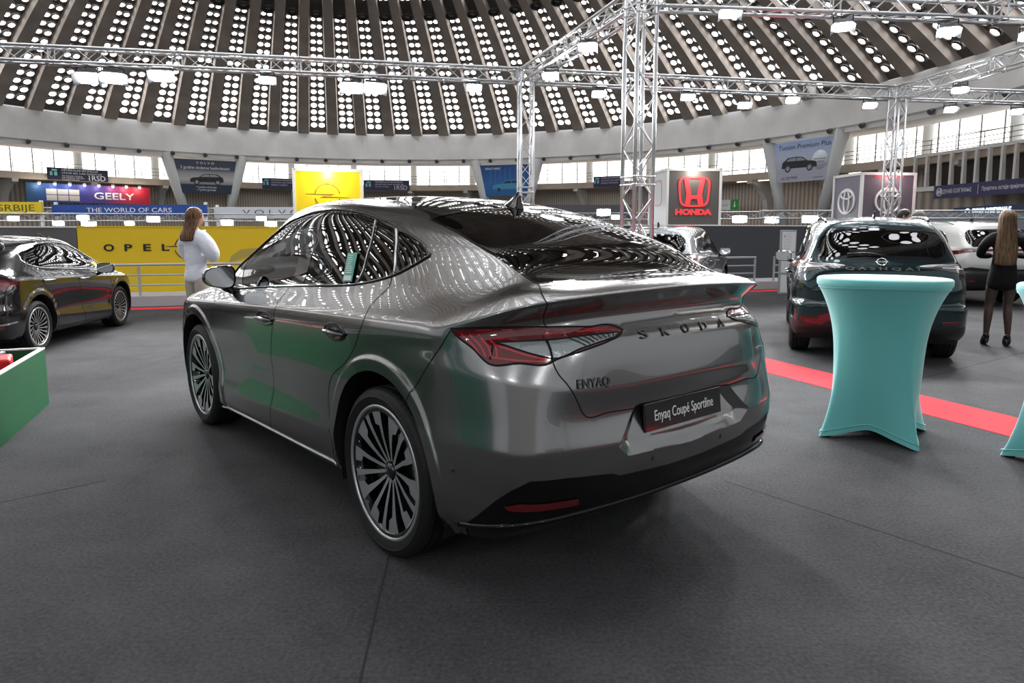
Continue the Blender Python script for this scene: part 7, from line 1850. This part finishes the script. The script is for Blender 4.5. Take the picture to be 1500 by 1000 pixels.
# --- two visitors behind the teal car
def visitor(loc, rz, label, H, hair, jacket, skin, bald=0.0):
    p = person(loc, rz, label, H); arms = {'l': ((-.02, .25, 1.13), (.05, .24, .88)), 'r': ((-.02, -.25, 1.13), (.05, -.24, .88))}
    legs = {'l': ((.02, .10, .50), (0, .10, .10)), 'r': ((.02, -.10, .50), (0, -.10, .10))}
    J, E = body_joints(arms, legs, fem=False); skin_body('body', p, J, E, skin)
    h, R = head(p, 1.60, skin, False, 0, 0, .02); short_hair(p, R, hair, bald=bald)
    for s, nme in ((1, 'l'), (-1, 'r')): hand(p, arms[nme][1], (.1, 0, -1), (0, -s, 0), skin, s, .4)
    tk = ('pelvis', 'waist', 'chest', 'upper', 'lsh', 'lam', 'lel', 'rsh', 'ram', 'rel', 'lwr', 'rwr'); ee = [('pelvis', 'waist'), ('waist', 'chest'), ('chest', 'upper'), ('upper', 'lsh'), ('lsh', 'lam'), ('lam', 'lel'), ('lel', 'lwr'), ('upper', 'rsh'), ('rsh', 'ram'), ('ram', 'rel'), ('rel', 'rwr')]
    garment('jacket', p, J, tk, ee, jacket, .02); lk = ('pelvis', 'lhp', 'lth', 'lkn', 'lcf', 'lan', 'rhp', 'rth', 'rkn', 'rcf', 'ran')
    garment('trousers', p, J, lk, [('pelvis', 'lhp'), ('lhp', 'lth'), ('lth', 'lkn'), ('lkn', 'lcf'), ('lcf', 'lan'), ('pelvis', 'rhp'), ('rhp', 'rth'), ('rth', 'rkn'), ('rkn', 'rcf'), ('rcf', 'ran')], mat('dark_trousers', (.02, .022, .03), .8), .018)
    for s in (1, -1): shoe(p, 0, s * .10, radians(s * 8), M_BLACK)
visitor((7.02, 12.45, 0), radians(-35), 'person with short dark hair, head showing above the teal car roof', 1.86, mat('dark_hair', (.02, .014, .01), .6), mat('navy_jacket', (.02, .025, .05), .8), M_SKIN2, .6)
visitor((7.62, 12.95, 0), radians(150), 'person with short grey hair, head showing above the teal car roof', 1.85, mat('grey_hair', (.14, .13, .12), .7), mat('grey_jacket', (.08, .08, .085), .8), M_SKIN2)
# ---------------------------------------------------------------- the stand wall and added unseen pieces on the camera's side, sky, exposure
M_STANDGREEN = mat('stand_green', (.03, .20, .13), .5); M_LILAC = mat('lilac_print', (.62, .58, .75), .5)
w_ = empty('green_stand_wall', (-6.6, -.6, 0), radians(78), 'green stand wall with pale lilac lettering beside the photographer', 'wall panel')
mb = MB(); mb.box((0, 0, 1.3), (4.6, .12, 2.6)); mb.build('panel', M_STANDGREEN, w_)
text('wall_lettering', 'škoda', 1.1, frame((0, -.065, 1.5), (1, 0, 0), (0, 0, 1)), M_LILAC, w_, .004, width=3.6, bold=.03)
w_ = empty('added_pale_wall', (-1.0, -5.2, 0), 0, 'pale unseen wall added behind the camera for reflections', 'wall panel')  # wall added out of view, for the car paint to mirror
mb = MB(); mb.box((0, 0, 1.3), (7, .12, 2.6)); mb.build('panel', mat('stand_grey', (.22, .22, .21), .6), w_)
w_ = empty('stand_counter', (4.8, -3.2, 0), .5, 'charcoal unseen counter added behind the camera for reflections', 'counter')  # unseen extra counter, placed for its reflection in the car
mb = MB(); mb.box((0, 0, .52), (2.2, .7, 1.04)); mb.build('body', M_DARKWALL, w_, bevel=.01); mb = MB(); mb.box((0, 0, 1.06), (2.3, .8, .04)); mb.build('counter_top', M_WHITE, w_, bevel=.006)
wd = bpy.data.worlds.new('overcast_sky'); scene.world = wd; wd.use_nodes = True
wd.node_tree.nodes['Background'].inputs[0].default_value = (.93, .96, 1, 1); wd.node_tree.nodes['Background'].inputs[1].default_value = .6
vs = scene.view_settings; vs.view_transform = 'Standard'; vs.look = 'None'; vs.gamma = 1.0; vs.use_curve_mapping = False; vs.exposure = 0.0
